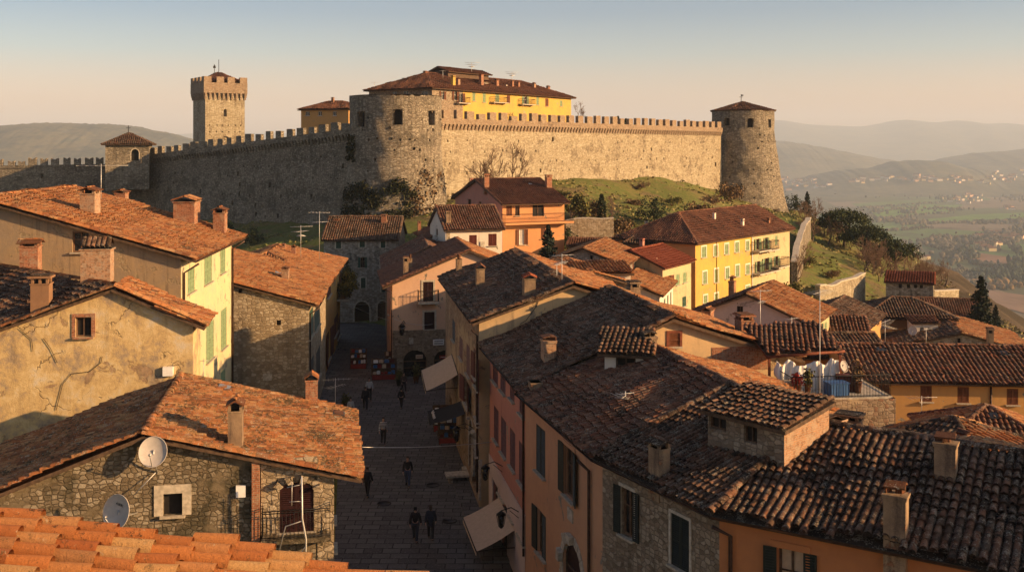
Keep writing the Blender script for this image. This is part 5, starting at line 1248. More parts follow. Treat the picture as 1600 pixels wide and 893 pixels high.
# ---- white house and orange house below the bastion
wh = rect_house('house', 'off white house with oxblood shutters below the orange house', 'house', (-7, 108), (-1.05, 109.75), 8, 2.5, 11.35, 13.45, oe=.4, wall='white', roofm='tile_dark_red', tile=MID, seed=51)
wh.win(0, 733, 367, 745, 385, sh='sh_red', st='closed'); wh.win(0, 763, 365, 776, 384, sh='sh_red', st='closed'); wh.slabpart('oval_relief', 0, 750, 377, 757, 390, 'trim', .1); wh.win(3, 681, 357, 684, 368, frame='frame')
wh.chim(700.5, 329, 348, 7.5, 'chim', 'flat', 'tile_brown'); wh.slabpart('quoins', 0, 698, 356, 703, 400, 'st_warm', .04); wh.finish()
og = rect_house('house', 'orange house with pink gable and a long railed balcony', 'house', (-1.1, 118), (6.2, 121.4), 14.6, 5, 13.6, 16.0, oe=.8, ov=.4, wall='orange_soft', roofm='tile_brown', tile=MID, seed=52, wmats={3: 'pink', 1: 'pink'})
og.win(0, 791, 317, 800, 337, kind='door', sh='sh_brown', st='closed'); og.win(0, 805, 317, 812, 337, frame='frame'); og.win(0, 832, 316, 850, 338, kind='door', pane='interior', frame='frame')
og.win(0, 811, 358, 820, 382, frame='frame_white', pane='white_cloth', sh='sh_brown', st='open'); og.win(0, 845, 356, 852, 373, sh='sh_brown'); og.win(3, 731, 311, 736, 322, frame='frame'); og.win(3, 748, 315, 752, 323, frame='frame')
L = og.Ln; u, v = og.pix(0, 830, 346); mb = MB(); bx = L+.8
mb.box((0, -.65, -.12), (bx, 1.3, .24)); bs = mb.build('balcony', M['orange_soft'], og.root, og.local(0, L/2+.2, v), og.rot(0)); railing(bs, bx, 1.3, 1.0)
og.chim(759.5, 271, 292, 8, 'brick', 'flat', 'tile_brown'); og.chim(857, 273, 286, 9, 'brick', 'flat', 'tile_brown', Y=125); og.chim(737, 278, 291, 6, 'pink', 'flat', 'tile_brown', Y=130); og.hatch(824, 285, 832, 291, 'roof_hatch', 'steel'); og.finish()
# ---- right row: salmon, peach, stone and orange fronts, stepped roofs
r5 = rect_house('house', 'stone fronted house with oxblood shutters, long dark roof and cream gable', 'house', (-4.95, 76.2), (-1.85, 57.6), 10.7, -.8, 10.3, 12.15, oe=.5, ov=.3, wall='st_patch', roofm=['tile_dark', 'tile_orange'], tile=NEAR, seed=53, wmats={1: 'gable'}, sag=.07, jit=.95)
for (x0, y0, x1, y1, m_, st_) in ((751, 570, 758, 622, 'sh_red', 'open'), (757, 640, 763, 683, 'sh_red', 'closed'), (747, 632, 752, 668, 'sh_red', 'closed'), (726, 595, 733, 634, 'sh_red', 'open'), (729, 539, 734, 586, 'sh_brown', 'closed'), (740, 545, 745, 590, 'sh_brown', 'closed'), (718, 527, 723, 560, 'sh_brown', 'closed'), (707, 500, 711, 532, 'sh_dark', 'closed')): r5.win(0, x0, y0, x1, y1, sh=m_, st=st_)
r5.win(0, 745, 694, 757, 786, arch=True, kind='door', pane='interior', frame=None, trim=True, dep=.5); r5.win(0, 733, 655, 739, 735, arch=True, kind='door', pane='interior', frame=None, trim=True, dep=.5); r5.winl(0, 6.5, .62, 1.6, 2.5, kind='shop_door', pane='interior'); r5.winl(0, 3.4, .62, 1.6, 2.5, kind='shop_door', pane='interior')
r5.chim(750, 412, 447, 16, 'chim', 'tiles', 'tile_brown'); r5.chim(826.5, 428, 458, 22, 'chim', 'tiles', 'tile_red'); r5.chim(717, 397, 426, 11, 'chim', 'pot', 'tile_brown')
r5.gutter(r5.eave0+Vector((0, 0, -.1)), r5.eave1+Vector((0, 0, -.1))); r5.pipe([r5.P(r5.Ln, -.45, 9.75), r5.P(r5.Ln-.1, -.1, 9.4), r5.P(r5.Ln-.1, -.1, .6)], .06)
r5.pipe([r5.wpt(1, x, y, -.03) for x, y in ((846, 458), (838, 478), (822, 500), (812, 506))], .018, 'iron', 'cable'); r5.finish()
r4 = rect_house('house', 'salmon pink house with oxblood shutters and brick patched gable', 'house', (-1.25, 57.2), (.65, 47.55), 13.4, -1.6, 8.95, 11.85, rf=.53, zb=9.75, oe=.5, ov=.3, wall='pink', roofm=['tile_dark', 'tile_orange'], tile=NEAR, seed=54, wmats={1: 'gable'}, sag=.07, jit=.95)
for (x0, y0, x1, y1) in ((770, 560, 778, 597), (782, 574, 790, 612), (797, 592, 804, 624), (812, 624, 820, 648), (772, 637, 779, 689), (783, 654, 791, 710), (797, 672, 805, 731), (811, 693, 820, 756)): r4.win(0, x0, y0, x1, y1, sh='sh_red', st='closed')
for (x0, y0, x1, y1) in ((780, 742, 789, 776), (797, 768, 804, 810), (810, 794, 821, 842)): r4.win(0, x0, y0, x1, y1, sh='sh_dark', st='closed')
r4.winl(0, 2.0, .9, 1.6, 2.6, kind='shop_door', pane='interior'); r4.winl(0, 4.6, .75, 1.6, 2.6, kind='shop_door', pane='interior'); r4.base(0, 4.5, 'pink_pale', .05, 'plaster_base')
r4.win(1, 1045, 520, 1062, 541, frame=None, sh='sh_brown', st='single', trim=True, trimm='wood_red', trimw=.12); r4.slabpart('brick_patch', 1, 1112, 541, 1200, 578, 'brick', .03)
r4.chim(857, 522, 562, 24, 'brick_pale', 'old', 'tile_brown'); r4.chim(1014, 516, 556, 23, 'chim', 'old', 'tile_dark', Y=46.9); r4.chim(990, 438, 474, 20, 'chim', 'flat', 'tile_dark', Y=57); r4.chim(1163, 489, 524, 26, 'brick', 'flat', 'tile_orange', Y=53); r4.chim(836, 588, 616, 22, 'chim', 'none', 'tile_dark', Y=46.7)
r4.gutter(r4.eave0+Vector((0, 0, -.1)), r4.eave1+Vector((0, 0, -.1))); r4.pipe([r4.P(r4.Ln-.2, -.45, 8.6), r4.P(r4.Ln-.12, -.1, 8.2), r4.P(r4.Ln-.12, -.1, 1.0)], .06); r4.finish()
V3 = lambda x, y, z: Vector((x, y, z))
E0, E1, E2, E4 = V3(.15, 47.25, 8.8), V3(2.9, 37.2, 8.8), V3(6.1, 31.5, 8.8), V3(20.9, 22.35, 8.8); K0, K1, K2, K4 = V3(6.3, 47.6, 10.9), V3(8.44, 39.5, 10.9), V3(10.2, 35.4, 10.55), V3(24.3, 26.7, 10.4)
B0, B1, B2, B4 = V3(11.4, 48.6, 9.35), V3(13.2, 41.0, 9.35), V3(13.6, 38.7, 9.2), V3(27.2, 31.0, 9.1); z = V3(0, 0, .05); fl = lambda z0, z1=None: [(0, z0), (1, z1 or z0)]
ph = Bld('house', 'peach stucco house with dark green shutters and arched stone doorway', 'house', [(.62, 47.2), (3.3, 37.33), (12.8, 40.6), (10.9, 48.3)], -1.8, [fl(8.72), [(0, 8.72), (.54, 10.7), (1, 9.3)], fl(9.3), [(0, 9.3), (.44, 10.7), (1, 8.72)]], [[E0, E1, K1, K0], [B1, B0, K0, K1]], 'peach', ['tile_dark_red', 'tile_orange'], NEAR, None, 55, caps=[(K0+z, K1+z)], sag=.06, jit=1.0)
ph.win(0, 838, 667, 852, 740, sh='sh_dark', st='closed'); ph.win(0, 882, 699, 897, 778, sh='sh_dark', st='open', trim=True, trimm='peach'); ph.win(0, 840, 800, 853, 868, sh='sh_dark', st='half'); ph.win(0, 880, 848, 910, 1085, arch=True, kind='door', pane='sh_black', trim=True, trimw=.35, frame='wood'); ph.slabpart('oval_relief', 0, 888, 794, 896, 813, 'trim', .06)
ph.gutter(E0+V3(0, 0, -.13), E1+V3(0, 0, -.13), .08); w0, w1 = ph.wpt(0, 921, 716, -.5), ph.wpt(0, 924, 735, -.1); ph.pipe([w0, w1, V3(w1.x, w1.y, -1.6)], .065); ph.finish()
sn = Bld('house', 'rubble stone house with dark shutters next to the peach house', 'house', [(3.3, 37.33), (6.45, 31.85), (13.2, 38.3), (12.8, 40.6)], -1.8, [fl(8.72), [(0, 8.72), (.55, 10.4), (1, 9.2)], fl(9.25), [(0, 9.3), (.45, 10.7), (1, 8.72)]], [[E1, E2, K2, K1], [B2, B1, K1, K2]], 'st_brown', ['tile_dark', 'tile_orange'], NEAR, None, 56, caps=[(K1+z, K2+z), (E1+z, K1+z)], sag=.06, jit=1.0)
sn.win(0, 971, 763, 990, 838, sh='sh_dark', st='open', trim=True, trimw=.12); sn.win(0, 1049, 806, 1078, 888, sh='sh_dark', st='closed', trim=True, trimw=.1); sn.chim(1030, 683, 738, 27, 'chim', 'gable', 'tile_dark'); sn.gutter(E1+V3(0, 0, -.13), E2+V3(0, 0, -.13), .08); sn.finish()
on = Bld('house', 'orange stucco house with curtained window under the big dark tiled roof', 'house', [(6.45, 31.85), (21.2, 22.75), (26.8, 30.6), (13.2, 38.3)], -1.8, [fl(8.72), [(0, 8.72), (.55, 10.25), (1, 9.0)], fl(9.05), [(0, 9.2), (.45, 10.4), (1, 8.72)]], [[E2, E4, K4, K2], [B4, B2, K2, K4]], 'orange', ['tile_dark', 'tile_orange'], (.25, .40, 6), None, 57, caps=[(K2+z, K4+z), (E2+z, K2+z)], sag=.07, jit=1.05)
on.win(0, 1214, 858, 1256, 960, sh='sh_dark', st='open', pane='cream_cloth', frame='wood', trim=True, trimm='orange', trimw=.2, dep=.3); on.winl(0, 11, 8.2, 1.1, 1.9, sh='sh_dark')
on.chim(1400, 750, 842, 33, 'chim', 'old', 'tile_orange'); on.chim(1478, 674, 748, 31, 'chim', 'old', 'tile_brown'); on.chim(1330, 648, 684, 34, 'brown_wall', 'flat', 'tile_dark', P=V3(11.9, 36.1, 9.85)); on.gutter(E2+V3(0, 0, -.13), E4+V3(0, 0, -.13), .085)
w0, w1 = on.wpt(0, 1121, 815, -.45), on.wpt(0, 1143, 835, -.1); on.pipe([w0, w1, V3(w1.x, w1.y, -1.6)], .065); on.finish()
c0, c1 = Vector((6.8, 35.55)), Vector((8.8, 33.1)); nn = Vector((.775, .632)); q0, q1 = c0+nn*2.5, c1+nn*2.5; d_ = (c1-c0).normalized()*.2
rr_ = Bld('roof_room', 'stone attic room with a dark tiled roof rising from the roofs', 'attic room', [tuple(c0), tuple(c1), tuple(q1), tuple(q0)], 9.0, [fl(10.85), fl(10.85, 11.3), fl(11.3), fl(11.3, 10.85)],
          [[V3(*(c0-nn*.25-d_), 10.97), V3(*(c1-nn*.25+d_), 10.97), V3(*(q1+nn*.1+d_), 11.47), V3(*(q0+nn*.1-d_), 11.47)]], 'st_brown', 'tile_dark', NEAR, None, 58, {1: 'brick_pale'}, sag=.03, jit=1.0)
rr_.win(0, 1107, 650, 1134, 671, pane='interior', frame='wood', sill=False); rr_.win(0, 1162, 664, 1183, 692, pane='interior', frame='wood', sill=False); rr_.chim(1291, 610, 660, 20, 'brick_pale', 'none', 'tile_orange', P=V3(11.2, 35.1, 9.9)); rr_.finish()
hd = Bld('roof_dormer', 'little white dormer with crooked tile roof before the cream gable', 'dormer', [(4.15, 45.9), (6.0, 45.4), (6.3, 47.6), (4.45, 48.1)], 9.6, [fl(10.85), fl(10.85, 11.4), fl(11.4), fl(11.4, 10.85)], [[V3(3.8, 45.7, 10.85), V3(6.3, 45.05, 10.85), V3(6.7, 47.9, 11.55), V3(4.2, 48.5, 11.55)]], 'white', 'tile_dark', NEAR, None, 59)
hd.winl(0, .95, .45, .9, .6, pane='interior', frame='wood', sill=False); hd.finish()
# ---- houses between the right row and the hill
h = rect_house('house', 'grey stone gable house with a row of windows under its eave', 'house', (10.0, 92), (12.7, 101.6), 7.2, 2.5, 9.4, 10.75, oe=.4, wall='st_grey', roofm='tile_orange', tile=MID, seed=60); h.win(3, 922, 399, 926, 405, pane='interior', frame=None, sill=False)
for k_ in range(4): h.winl(0, 1.4+k_*2.1, 5.3, .8, 1.2, sh='sh_brown', st='closed')
h.finish()
h = rect_house('house', 'narrow white house with green shutters and tilted tile roof', 'house', (12.9, 89.5), (15.5, 98.6), 3.0, 2.5, 7.1, 8.2, rtype='shed', oe=.4, wall='white', roofm='tile_orange', tile=MID, seed=61)
for k_ in range(4): h.winl(0, 1.2+k_*2.2, 2.4, .9, 1.4, sh='sh_green', st='closed')
h.finish()
h = rect_house('house', 'cream house with new red roof and one window open', 'house', (14.3, 97.2), (18.1, 103.5), 6.4, 2.5, 8.6, 9.95, oe=.4, wall='yellow_pale', roofm='tile_red', tile=MID, seed=62)
h.win(0, 1039, 431, 1047, 449, sh='sh_brown', st='open'); h.win(0, 1056, 428, 1062, 445, sh='sh_green_pale'); h.win(0, 1067, 425, 1073, 441, sh='sh_green_pale'); h.win(0, 1066, 463, 1072, 478, sh='sh_green')
h.chim(1003, 372, 389, 7, 'pink', 'flat', 'tile_red', Y=104); h.chim(1024, 398, 418, 5, 'white', 'none', 'tile_red', Y=98.5); h.chim(1067, 400, 410, 5, 'brick', 'flat', 'tile_red', Y=104); h.finish()
d = Vector((.6247, .7809)); nn = Vector((-d.y, d.x)); p0 = Vector((18.8, 105)); L1, Lt, Wd = 13.1, 23.4, 9.2; ze, zr, oe = 10.35, 12.75, .55
pm, p1 = p0+d*L1, p0+d*Lt; q1, q0 = p1+nn*Wd, p0+nn*Wd; s1 = (zr-ze)/(Wd/2); e = ze-s1*oe+.135
PP = lambda u, w, z_: V3(*(p0+d*u+nn*w), z_)
A_, B_, C_, D_ = PP(-oe, -oe, e), PP(Lt+oe, -oe, e), PP(Lt+oe, Wd+oe, e), PP(-oe, Wd+oe, e); r0, r1 = PP(Wd/2, Wd/2, zr+.135), PP(Lt+oe, Wd/2, zr+.135)
b = Bld('apartment_house', 'long bright yellow apartment house with rows of green shutters', 'apartment house', [tuple(x) for x in (p0, pm, p1, q1, q0)], 1.5, [fl(ze), fl(ze), [(0, ze), (.5, zr), (1, ze)], fl(ze), fl(ze)], [[A_, B_, r1, r0], [C_, D_, r0, r1], [D_, A_, r0]], 'yellow', 'tile_brown', MID, None, 63, {1: 'yellow_pale', 2: 'yellow_pale', 4: 'orange_soft', 3: 'orange_soft'}, caps=[(r0+z, r1+z), (A_+z, r0+z), (D_+z, r0+z)], det=0)
for (x0, y0, x1, y1) in ((1096, 385, 1103, 402), (1115, 383, 1121, 400), (1132, 381, 1138, 397), (1148, 378, 1154, 394), (1165, 376, 1170, 391), (1098, 424, 1104, 443), (1116, 420, 1122, 441), (1133, 418, 1139, 435), (1149, 414, 1155, 432), (1165, 413, 1171, 428), (1099, 461, 1105, 473), (1116, 458, 1122, 470), (1165, 446, 1171, 458)): b.win(0, x0, y0, x1, y1, sh='sh_green_pale', st='closed', trim=True, trimm='white', trimw=.14)
for (x0, y0, x1, y1, rl) in ((1181, 373, 1186, 390, 1), (1195, 371, 1199, 389, 1), (1211, 368, 1215, 382, 0), (1182, 408, 1187, 425, 1), (1194, 403, 1201, 422, 1), (1211, 400, 1215, 415, 1), (1207, 440, 1212, 458, 0)): b.win(1, x0, y0, x1, y1, sh='sh_green_pale', st='open' if rl else 'closed', rail=rl, railx=2.3, raild=1.0, kind='door' if rl else 'window')
for (px, pt, pb, w, m_, c_, Y) in ((1116, 328, 345, 4.5, 'white', 'none', 114), (1147, 327, 336, 9, 'white', 'flat', 125), (1160, 319, 336, 4, 'brick', 'flat', 127), (1174, 332, 340, 8, 'brick', 'gable', 125), (1201, 340, 354, 4.5, 'brick', 'flat', 121), (1160, 341, 359, 5, 'white', 'flat', 116), (1043, 347, 356, 6, 'brick', 'flat', 112)): b.chim(px, pt, pb, w, m_, c_, 'tile_brown', Y=Y, sink=1.2)
b.pipe([PP(L1, -.06, 10), PP(L1, -.06, 1.6)], .06, 'white_paint'); b.pipe([PP(4.6, -.06, 10), PP(4.6, -.06, 1.6)], .05, 'yellow'); b.finish()
h = rect_house('house', 'low dark hipped roof against the orange end of the yellow apartment house', 'house', (12.2, 108.5), (17.0, 107.6), 8, 2.5, 9.9, 11.3, rtype='hip', oe=.4, wall='brown_wall', roofm='tile_dark', tile=MID, seed=64); h.chim(1010, 345, 357, 5, 'white', 'flat', 'tile_dark', Y=112); h.finish()
h = rect_house('house', 'pinkish plaster gable house with a brick chimney before it', 'house', (21.75, 75), (25.3, 81.65), 9.0, 1, 7.05, 8.9, oe=.45, ov=.35, wall='yellow_pale', roofm=['tile_orange', 'tile_dark_red'], tile=MID, seed=65, wmats={3: 'pink_pale'})
h.win(3, 1151, 478, 1161, 493, pane='interior', frame='wood', sill=False); h.win(0, 1266, 512, 1272, 534, sh='sh_green'); h.win(0, 1276, 508, 1281, 530, sh='sh_green', st='open'); h.win(0, 1288, 503, 1292, 522, sh='sh_green_pale')
h.chim(1144, 430, 468, 11, 'brick', 'old', 'tile_orange', Y=80, sink=1.4); h.chim(1106, 479, 500, 18, 'brick', 'gable', 'tile_orange', Y=70, sink=2.5); h.finish()
for (lab, p, q, W_, z0, ze, zr, wl, rm, sd, rt_) in (
  ('dark low roof and brown wall between the pink gable and the ochre facade', (25.0, 80.5), (27.9, 80), 6, 0, 5.0, 6.2, 'brown_wall', 'tile_dark_red', 66, 'gable'),
  ('small house with ochre wall and two dark windows among dark roofs', (29.3, 85.2), (33.4, 92.6), 6.5, -1, 4.9, 6.2, 'ochre_house', 'tile_dark', 67, 'gable'),
  ('small dark roof with a pale ridge next to the little ochre wall', (32.8, 95), (40.5, 94), 6, -1.5, 4.3, 5.6, 'brown_wall', 'tile_dark', 68, 'hip'),
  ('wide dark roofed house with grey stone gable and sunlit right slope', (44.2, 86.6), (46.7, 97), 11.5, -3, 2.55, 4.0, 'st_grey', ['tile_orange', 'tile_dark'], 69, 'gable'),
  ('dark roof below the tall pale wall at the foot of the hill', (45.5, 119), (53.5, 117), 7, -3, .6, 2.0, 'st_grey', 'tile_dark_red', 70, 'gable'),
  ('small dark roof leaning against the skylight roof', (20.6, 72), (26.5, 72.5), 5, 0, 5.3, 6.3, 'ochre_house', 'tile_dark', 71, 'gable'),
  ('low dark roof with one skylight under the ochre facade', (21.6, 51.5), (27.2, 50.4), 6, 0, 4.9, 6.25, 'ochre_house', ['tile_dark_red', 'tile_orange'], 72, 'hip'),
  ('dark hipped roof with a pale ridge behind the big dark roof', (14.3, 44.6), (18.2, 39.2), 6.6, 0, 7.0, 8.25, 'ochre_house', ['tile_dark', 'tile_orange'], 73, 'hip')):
    h = rect_house('house', lab, 'house', p, q, W_, z0, ze, zr, rtype=rt_, oe=.4, wall=wl, roofm=rm, tile=MID, seed=sd)
    if sd == 67: h.win(0, 1361, 497, 1366, 507, pane='interior', frame='wood', sill=False); h.win(0, 1370, 498, 1374, 508, pane='interior', frame='wood', sill=False)
    if sd == 69: h.win(3, 1496, 528, 1501, 536, pane='interior', frame=None, sill=False); h.chim(1547, 511, 545, 11, 'chim', 'flat', 'tile_brown', Y=85, sink=2); h.chim(1492, 503, 516, 6, 'brick', 'flat', 'tile_brown', Y=91); h.chim(1407, 470, 478, 7, 'brick', 'flat', 'tile_brown', Y=100)
    if sd == 68: h.chim(1414, 472, 482, 8, 'brick', 'flat', 'tile_brown', Y=97)
    if sd == 72: h.hatch(1544, 646, 1560, 655)
    if sd == 73: h.chim(1382, 627, 693, 25, 'chim', 'gable', 'tile_orange', P=V3(15.2, 42.4, 6.5)); h.chim(1506, 672, 694, 14, 'brick', 'gable', 'tile_brown', Y=41)
    if sd == 70: h.winl(0, 2, 1, .8, 1.1, sh='sh_brown')
    h.finish()
h = rect_house('house', 'long ochre house with brown shutters and skylights in its ribbed roof', 'house', (21.8, 65.7), (38, 64.5), 7.6, -1, 5.1, 6.55, oe=.45, ov=.2, wall='ochre_house', roofm='tile_dark_red', tile=(.30, .44, 4), seed=74)
for (x0, y0, x1, y1, st_) in ((1373, 600, 1390, 625, 'closed'), (1438, 602, 1456, 627, 'closed'), (1496, 604, 1514, 629, 'closed'), (1573, 607, 1591, 632, 'closed')): h.win(0, x0, y0, x1, y1, sh='sh_brown', st=st_)
h.winl(0, 3, 1.2, 1, 1.5, sh='sh_brown'); h.hatch(1367, 541, 1388, 553); h.hatch(1427, 543, 1447, 555); h.hatch(1561, 547, 1579, 558); h.gutter(h.eave0+V3(0, 0, -.08), h.eave1+V3(0, 0, -.08)); h.pipe([h.wpt(0, 1548, 592, -.06), h.wpt(0, 1548, 700, -.06)], .06); h.chim(1453, 537, 552, 8, 'white', 'flat', 'tile_brown', Y=69); h.chim(1498, 535, 550, 8, 'white', 'none', 'tile_brown', Y=69); h.finish()
h = rect_house('house', 'low house with flat red roof and a tall pale side wall on the slope', 'house', (47.9, 131.2), (53.1, 129), 5.5, -6, 2.75, 3.5, rtype='shed', oe=.4, wall='st_grey', roofm='tile_red', tile=FAR, seed=75, wmats={1: 'castle'})
for x in (1404, 1417, 1428, 1437): h.win(0, x, 443, x+5, 450, pane='interior', frame=None, sill=False)
h.finish()
h = rect_house('roof_hut', 'little white rooftop hut on the wide dark roof', 'roof hut', (35.9, 91.5), (38.0, 91.3), 2, 2.5, 4.3, 4.5, rtype='shed', oe=.2, ov=.2, wall='white', roofm='tile_brown', tile=FAR, seed=76); h.winl(0, .7, .9, .35, .5, pane='interior', frame=None, sill=False); h.winl(0, 1.4, .9, .35, .5, pane='interior', frame=None, sill=False); h.finish()
h = rect_house('house', 'low shed with a lit tile edge behind the dark long roof', 'shed', (4.6, 79), (9.2, 79.5), 3, 5, 10.2, 10.7, rtype='shed', oe=.3, wall='white', roofm='tile_orange', tile=MID, seed=77); h.winl(0, 2.5, 3.4, 1.0, .9, pane='interior', sill=False); h.finish()
h = rect_house('house', 'flat brown roofed sheds by the retaining wall under the hill', 'shed', (6.5, 118), (13, 117), 5, 4, 8.6, 9.2, rtype='gable', oe=.3, wall='st_brown', roofm='tile_brown', tile=MID, seed=78); h.winl(0, 3, 2, 1.0, .9, pane='interior', sill=False); h.finish()
# ---- garden and retaining walls of the hillside
def garden_wall(label, pts, h0, thick, mat, seed):
    a = Vector(pts[0][:2]); root = empty('retaining_wall', (a.x, a.y, pts[0][2]), 0, label, 'wall'); mb = MB()
    rg = random.Random(seed); P = [Vector(p) for p in pts]; dense = []
    for p, q in zip(P, P[1:]):
        n = max(2, int((q-p).length/1.5)); dense += [p+(q-p)*(i/n) for i in range(n)]
    dense.append(P[-1]); L, R_ = [], []
    for i, p in enumerate(dense):
        d = (dense[min(i+1, len(dense)-1)]-dense[max(i-1, 0)]); d.z = 0; d.normalize(); n = Vector((-d.y, d.x, 0)); L.append(p-n*thick/2); R_.append(p+n*thick/2)
    o = root.location; hs = [h0*rg.uniform(.94, 1.05) for _ in dense]
    for i in range(len(dense)-1):
        dz, up0, up1 = Vector((0, 0, -3)), Vector((0, 0, hs[i])), Vector((0, 0, hs[i+1])); n = 3
        mb.hexa([L[i]-o+dz, L[i+1]-o+dz, R_[i+1]-o+dz, R_[i]-o+dz], [L[i]-o+up0, L[i+1]-o+up1, R_[i+1]-o+up1, R_[i]-o+up0])
    mb.build('wall', M[mat], root); mb = MB()
    for i in range(len(dense)-1):
        p, q = (L[i]+R_[i])/2-o+Vector((0, 0, hs[i]+.06)), (L[i+1]+R_[i+1])/2-o+Vector((0, 0, hs[i+1]+.06)); dd = (q-p); side_ = Vector((-dd.y, dd.x, 0)).normalized()*(thick/2+.06); t_ = Vector((0, 0, .08))
        mb.hexa([p-side_-t_, q-side_-t_, q+side_-t_, p+side_-t_], [p-side_+t_, q-side_+t_, q+side_+t_, p+side_+t_])
    mb.build('coping', M['trim'], root); return root
garden_wall('pale lit retaining wall beside the orange house', [(7.0, 134, 7.4), (13.3, 134.5, 7.6)], 3.1, .6, 'st_warm', 1)
garden_wall('curved pale retaining wall at the foot of the grass slope', [(37, 124, .2), (40, 127.5, .1), (43.5, 131.5, .2), (46.8, 136.5, .3)], 2.9, .6, 'castle', 2)
garden_wall('low pale garden wall below the curved retaining wall', [(36.5, 116.5, .2), (40, 117.5, -.2), (43.5, 121, -.6)], 2.2, .5, 'st_warm', 3)
garden_wall('old stone wall climbing from the yellow apartment house to the trees', [(34.6, 125.5, 2.6), (39, 140, 3.4), (45, 158, 4.5), (51, 176, 4.4)], 3.4, .7, 'castle_grey', 4)
garden_wall('ruined pale wall beyond the red roofed low house', [(54.8, 133.5, -3.0), (59.3, 136.5, -3.4)], 4.2, .6, 'castle', 5)

# ---- unseen tall house added beyond the right edge to shade the big dark roof
h = rect_house('house', 'unseen tall house added to shade the big dark roof', 'house', (28.5, 31.0), (33.5, 19.0), 10, 1, 15.0, 17.2, oe=.5, wall='ochre_house', roofm='tile_dark', tile=MID, seed=95)
for k_ in range(4): h.winl(0, 2+k_*2.8, 8.2, 1.0, 1.6, sh='sh_brown')
h.finish()

h = rect_house('house', 'low orange roofed house hidden behind the cream gable', 'house', (1.0, 88.3), (2.6, 78.2), 7.2, .5, 9.2, 10.35, oe=.4, wall='st_brown', roofm='tile_orange', tile=MID, seed=96); h.winl(0, 5, 5, 1, 1.5, sh='sh_brown'); h.finish()
# ================================================================== trees and shrubs
def leafcloud(mb, C, size, rg, m=0, flat=.0, a=None):
    C = np.asarray(C); N = len(C); q = rg.randn(N, 3); u = q/np.linalg.norm(q, axis=1, keepdims=True); w = rg.randn(N, 3)
    v = np.cross(u, w); v /= np.linalg.norm(v, axis=1, keepdims=True); s = (size*(.6+.8*rg.rand(N)))[:, None]
    if flat: u[:, 2] *= (1-flat); v[:, 2] *= (1-flat)
    V = np.stack([C-u*s-v*s*.6, C+u*s-v*s*.6, C+u*s*.8+v*s*.6, C-u*s*.8+v*s*.6], 1).reshape(-1, 3)
    mb.add(V, np.arange(4*N).reshape(-1, 4), m, np.clip(rg.rand(N) if a is None else a, .02, 1))
def grow(mbT, mbB, p, d, ln, r, depth, rg, maxd, up=.12):
    pts, rs = [p], [r]; n = 3
    for i in range(n):
        d = (d+Vector((rg.gauss(0, .16), rg.gauss(0, .16), rg.gauss(0, .12)+up*.4))).normalized(); p = p+d*(ln/n); pts.append(p); rs.append(max(.022, r*(1-.42*(i+1)/n)))
    (mbT if depth < 2 else mbB).tube(pts, rs, 6 if depth == 0 else 4 if depth < 3 else 3, 0, depth < 2)
    if depth >= maxd: return
    k = rg.choice((2, 3, 3)) if depth < 3 else rg.choice((2, 3))
    for i in range(k):
        t = rg.uniform(.45, 1.0) if i else 1.0; j = min(n, max(1, int(round(t*n)))); q = pts[j]
        a = rg.uniform(.35, .85) if i else rg.uniform(.1, .4); ax = d.orthogonal().normalized(); ax.rotate(Matrix.Rotation(rg.uniform(0, 6.28), 3, d)); nd = d.copy(); nd.rotate(Matrix.Rotation(a, 3, ax)); nd.z += up; nd.normalize()
        grow(mbT, mbB, q, nd, ln*rg.uniform(.60, .82), rs[j]*.72, depth+1, rg, maxd, up)
def bare_proto(h, seed, maxd=6, up=.12):
    root = empty('bare_tree', (0, 0, 0)); rg = random.Random(seed); t, b = MB(), MB()
    grow(t, b, Vector((0, 0, -.4)), Vector((0, 0, 1)), h*.33, h*.036, 0, rg, maxd, up); t.build('trunk', M['bark'], root); b.build('branches', M['twig'], root); return root
def pine_proto(seed, h=9.5, w=4.4):
    root = empty('umbrella_pine', (0, 0, 0)); rg = random.Random(seed); rn = np.random.RandomState(seed); t, c = MB(), MB()
    t.tube([(0, 0, -1), (.1, 0, h*.25), (.05, .1, h*.5)], [.32, .26, .22], 7)
    pts = []
    for k in range(34):
        a = rg.uniform(0, 6.28); rr = w*math.sqrt(rg.random()); z = h*(.90-.26*(rr/w)**2)+rg.uniform(-.7, .25)*(.4+.6*rr/w); e = Vector((rr*math.cos(a), rr*math.sin(a), z)); pts.append(e)
        if k % 2 == 0: s0 = Vector((.05, .1, h*rg.uniform(.40, .52))); mid = s0.lerp(e, .55)+Vector((0, 0, -.35)); t.tube([s0, mid, e], [.12, .08, .03], 4)
    for e in pts:
        n = 130; q = rn.randn(n, 3)*np.array([.72, .72, .34]); leafcloud(c, np.array(e)+q, .15, rn, 0)
    t.build('trunk', M['bark_dark'], root); c.build('crown', M['leaf_pine'], root); return root
def conifer_proto(seed, h=7, w=1.9):
    root = empty('spruce', (0, 0, 0)); rn = np.random.RandomState(seed); t, c = MB(), MB(); t.tube([(0, 0, -.6), (0, 0, h*.98)], [.15, .02], 6)
    for k in range(210):
        f = rn.rand()**.8; z = h*(.08+.9*f); r = w*(1-f)**.85*(.75+.4*rn.rand())+.08; a = rn.rand()*6.28; n = int(6+14*r/w); s = np.linspace(.15, 1, n)
        x = r*s; zz = z-.28*r*s**1.5+.12*r*(s > .8)*(s-.8)*5; P = np.stack([x*np.cos(a), x*np.sin(a), zz], -1)+rn.randn(n, 3)*.07; leafcloud(c, P, .13, rn, 0)
    t.build('trunk', M['bark_dark'], root); c.build('crown', M['leaf_spruce'], root); return root
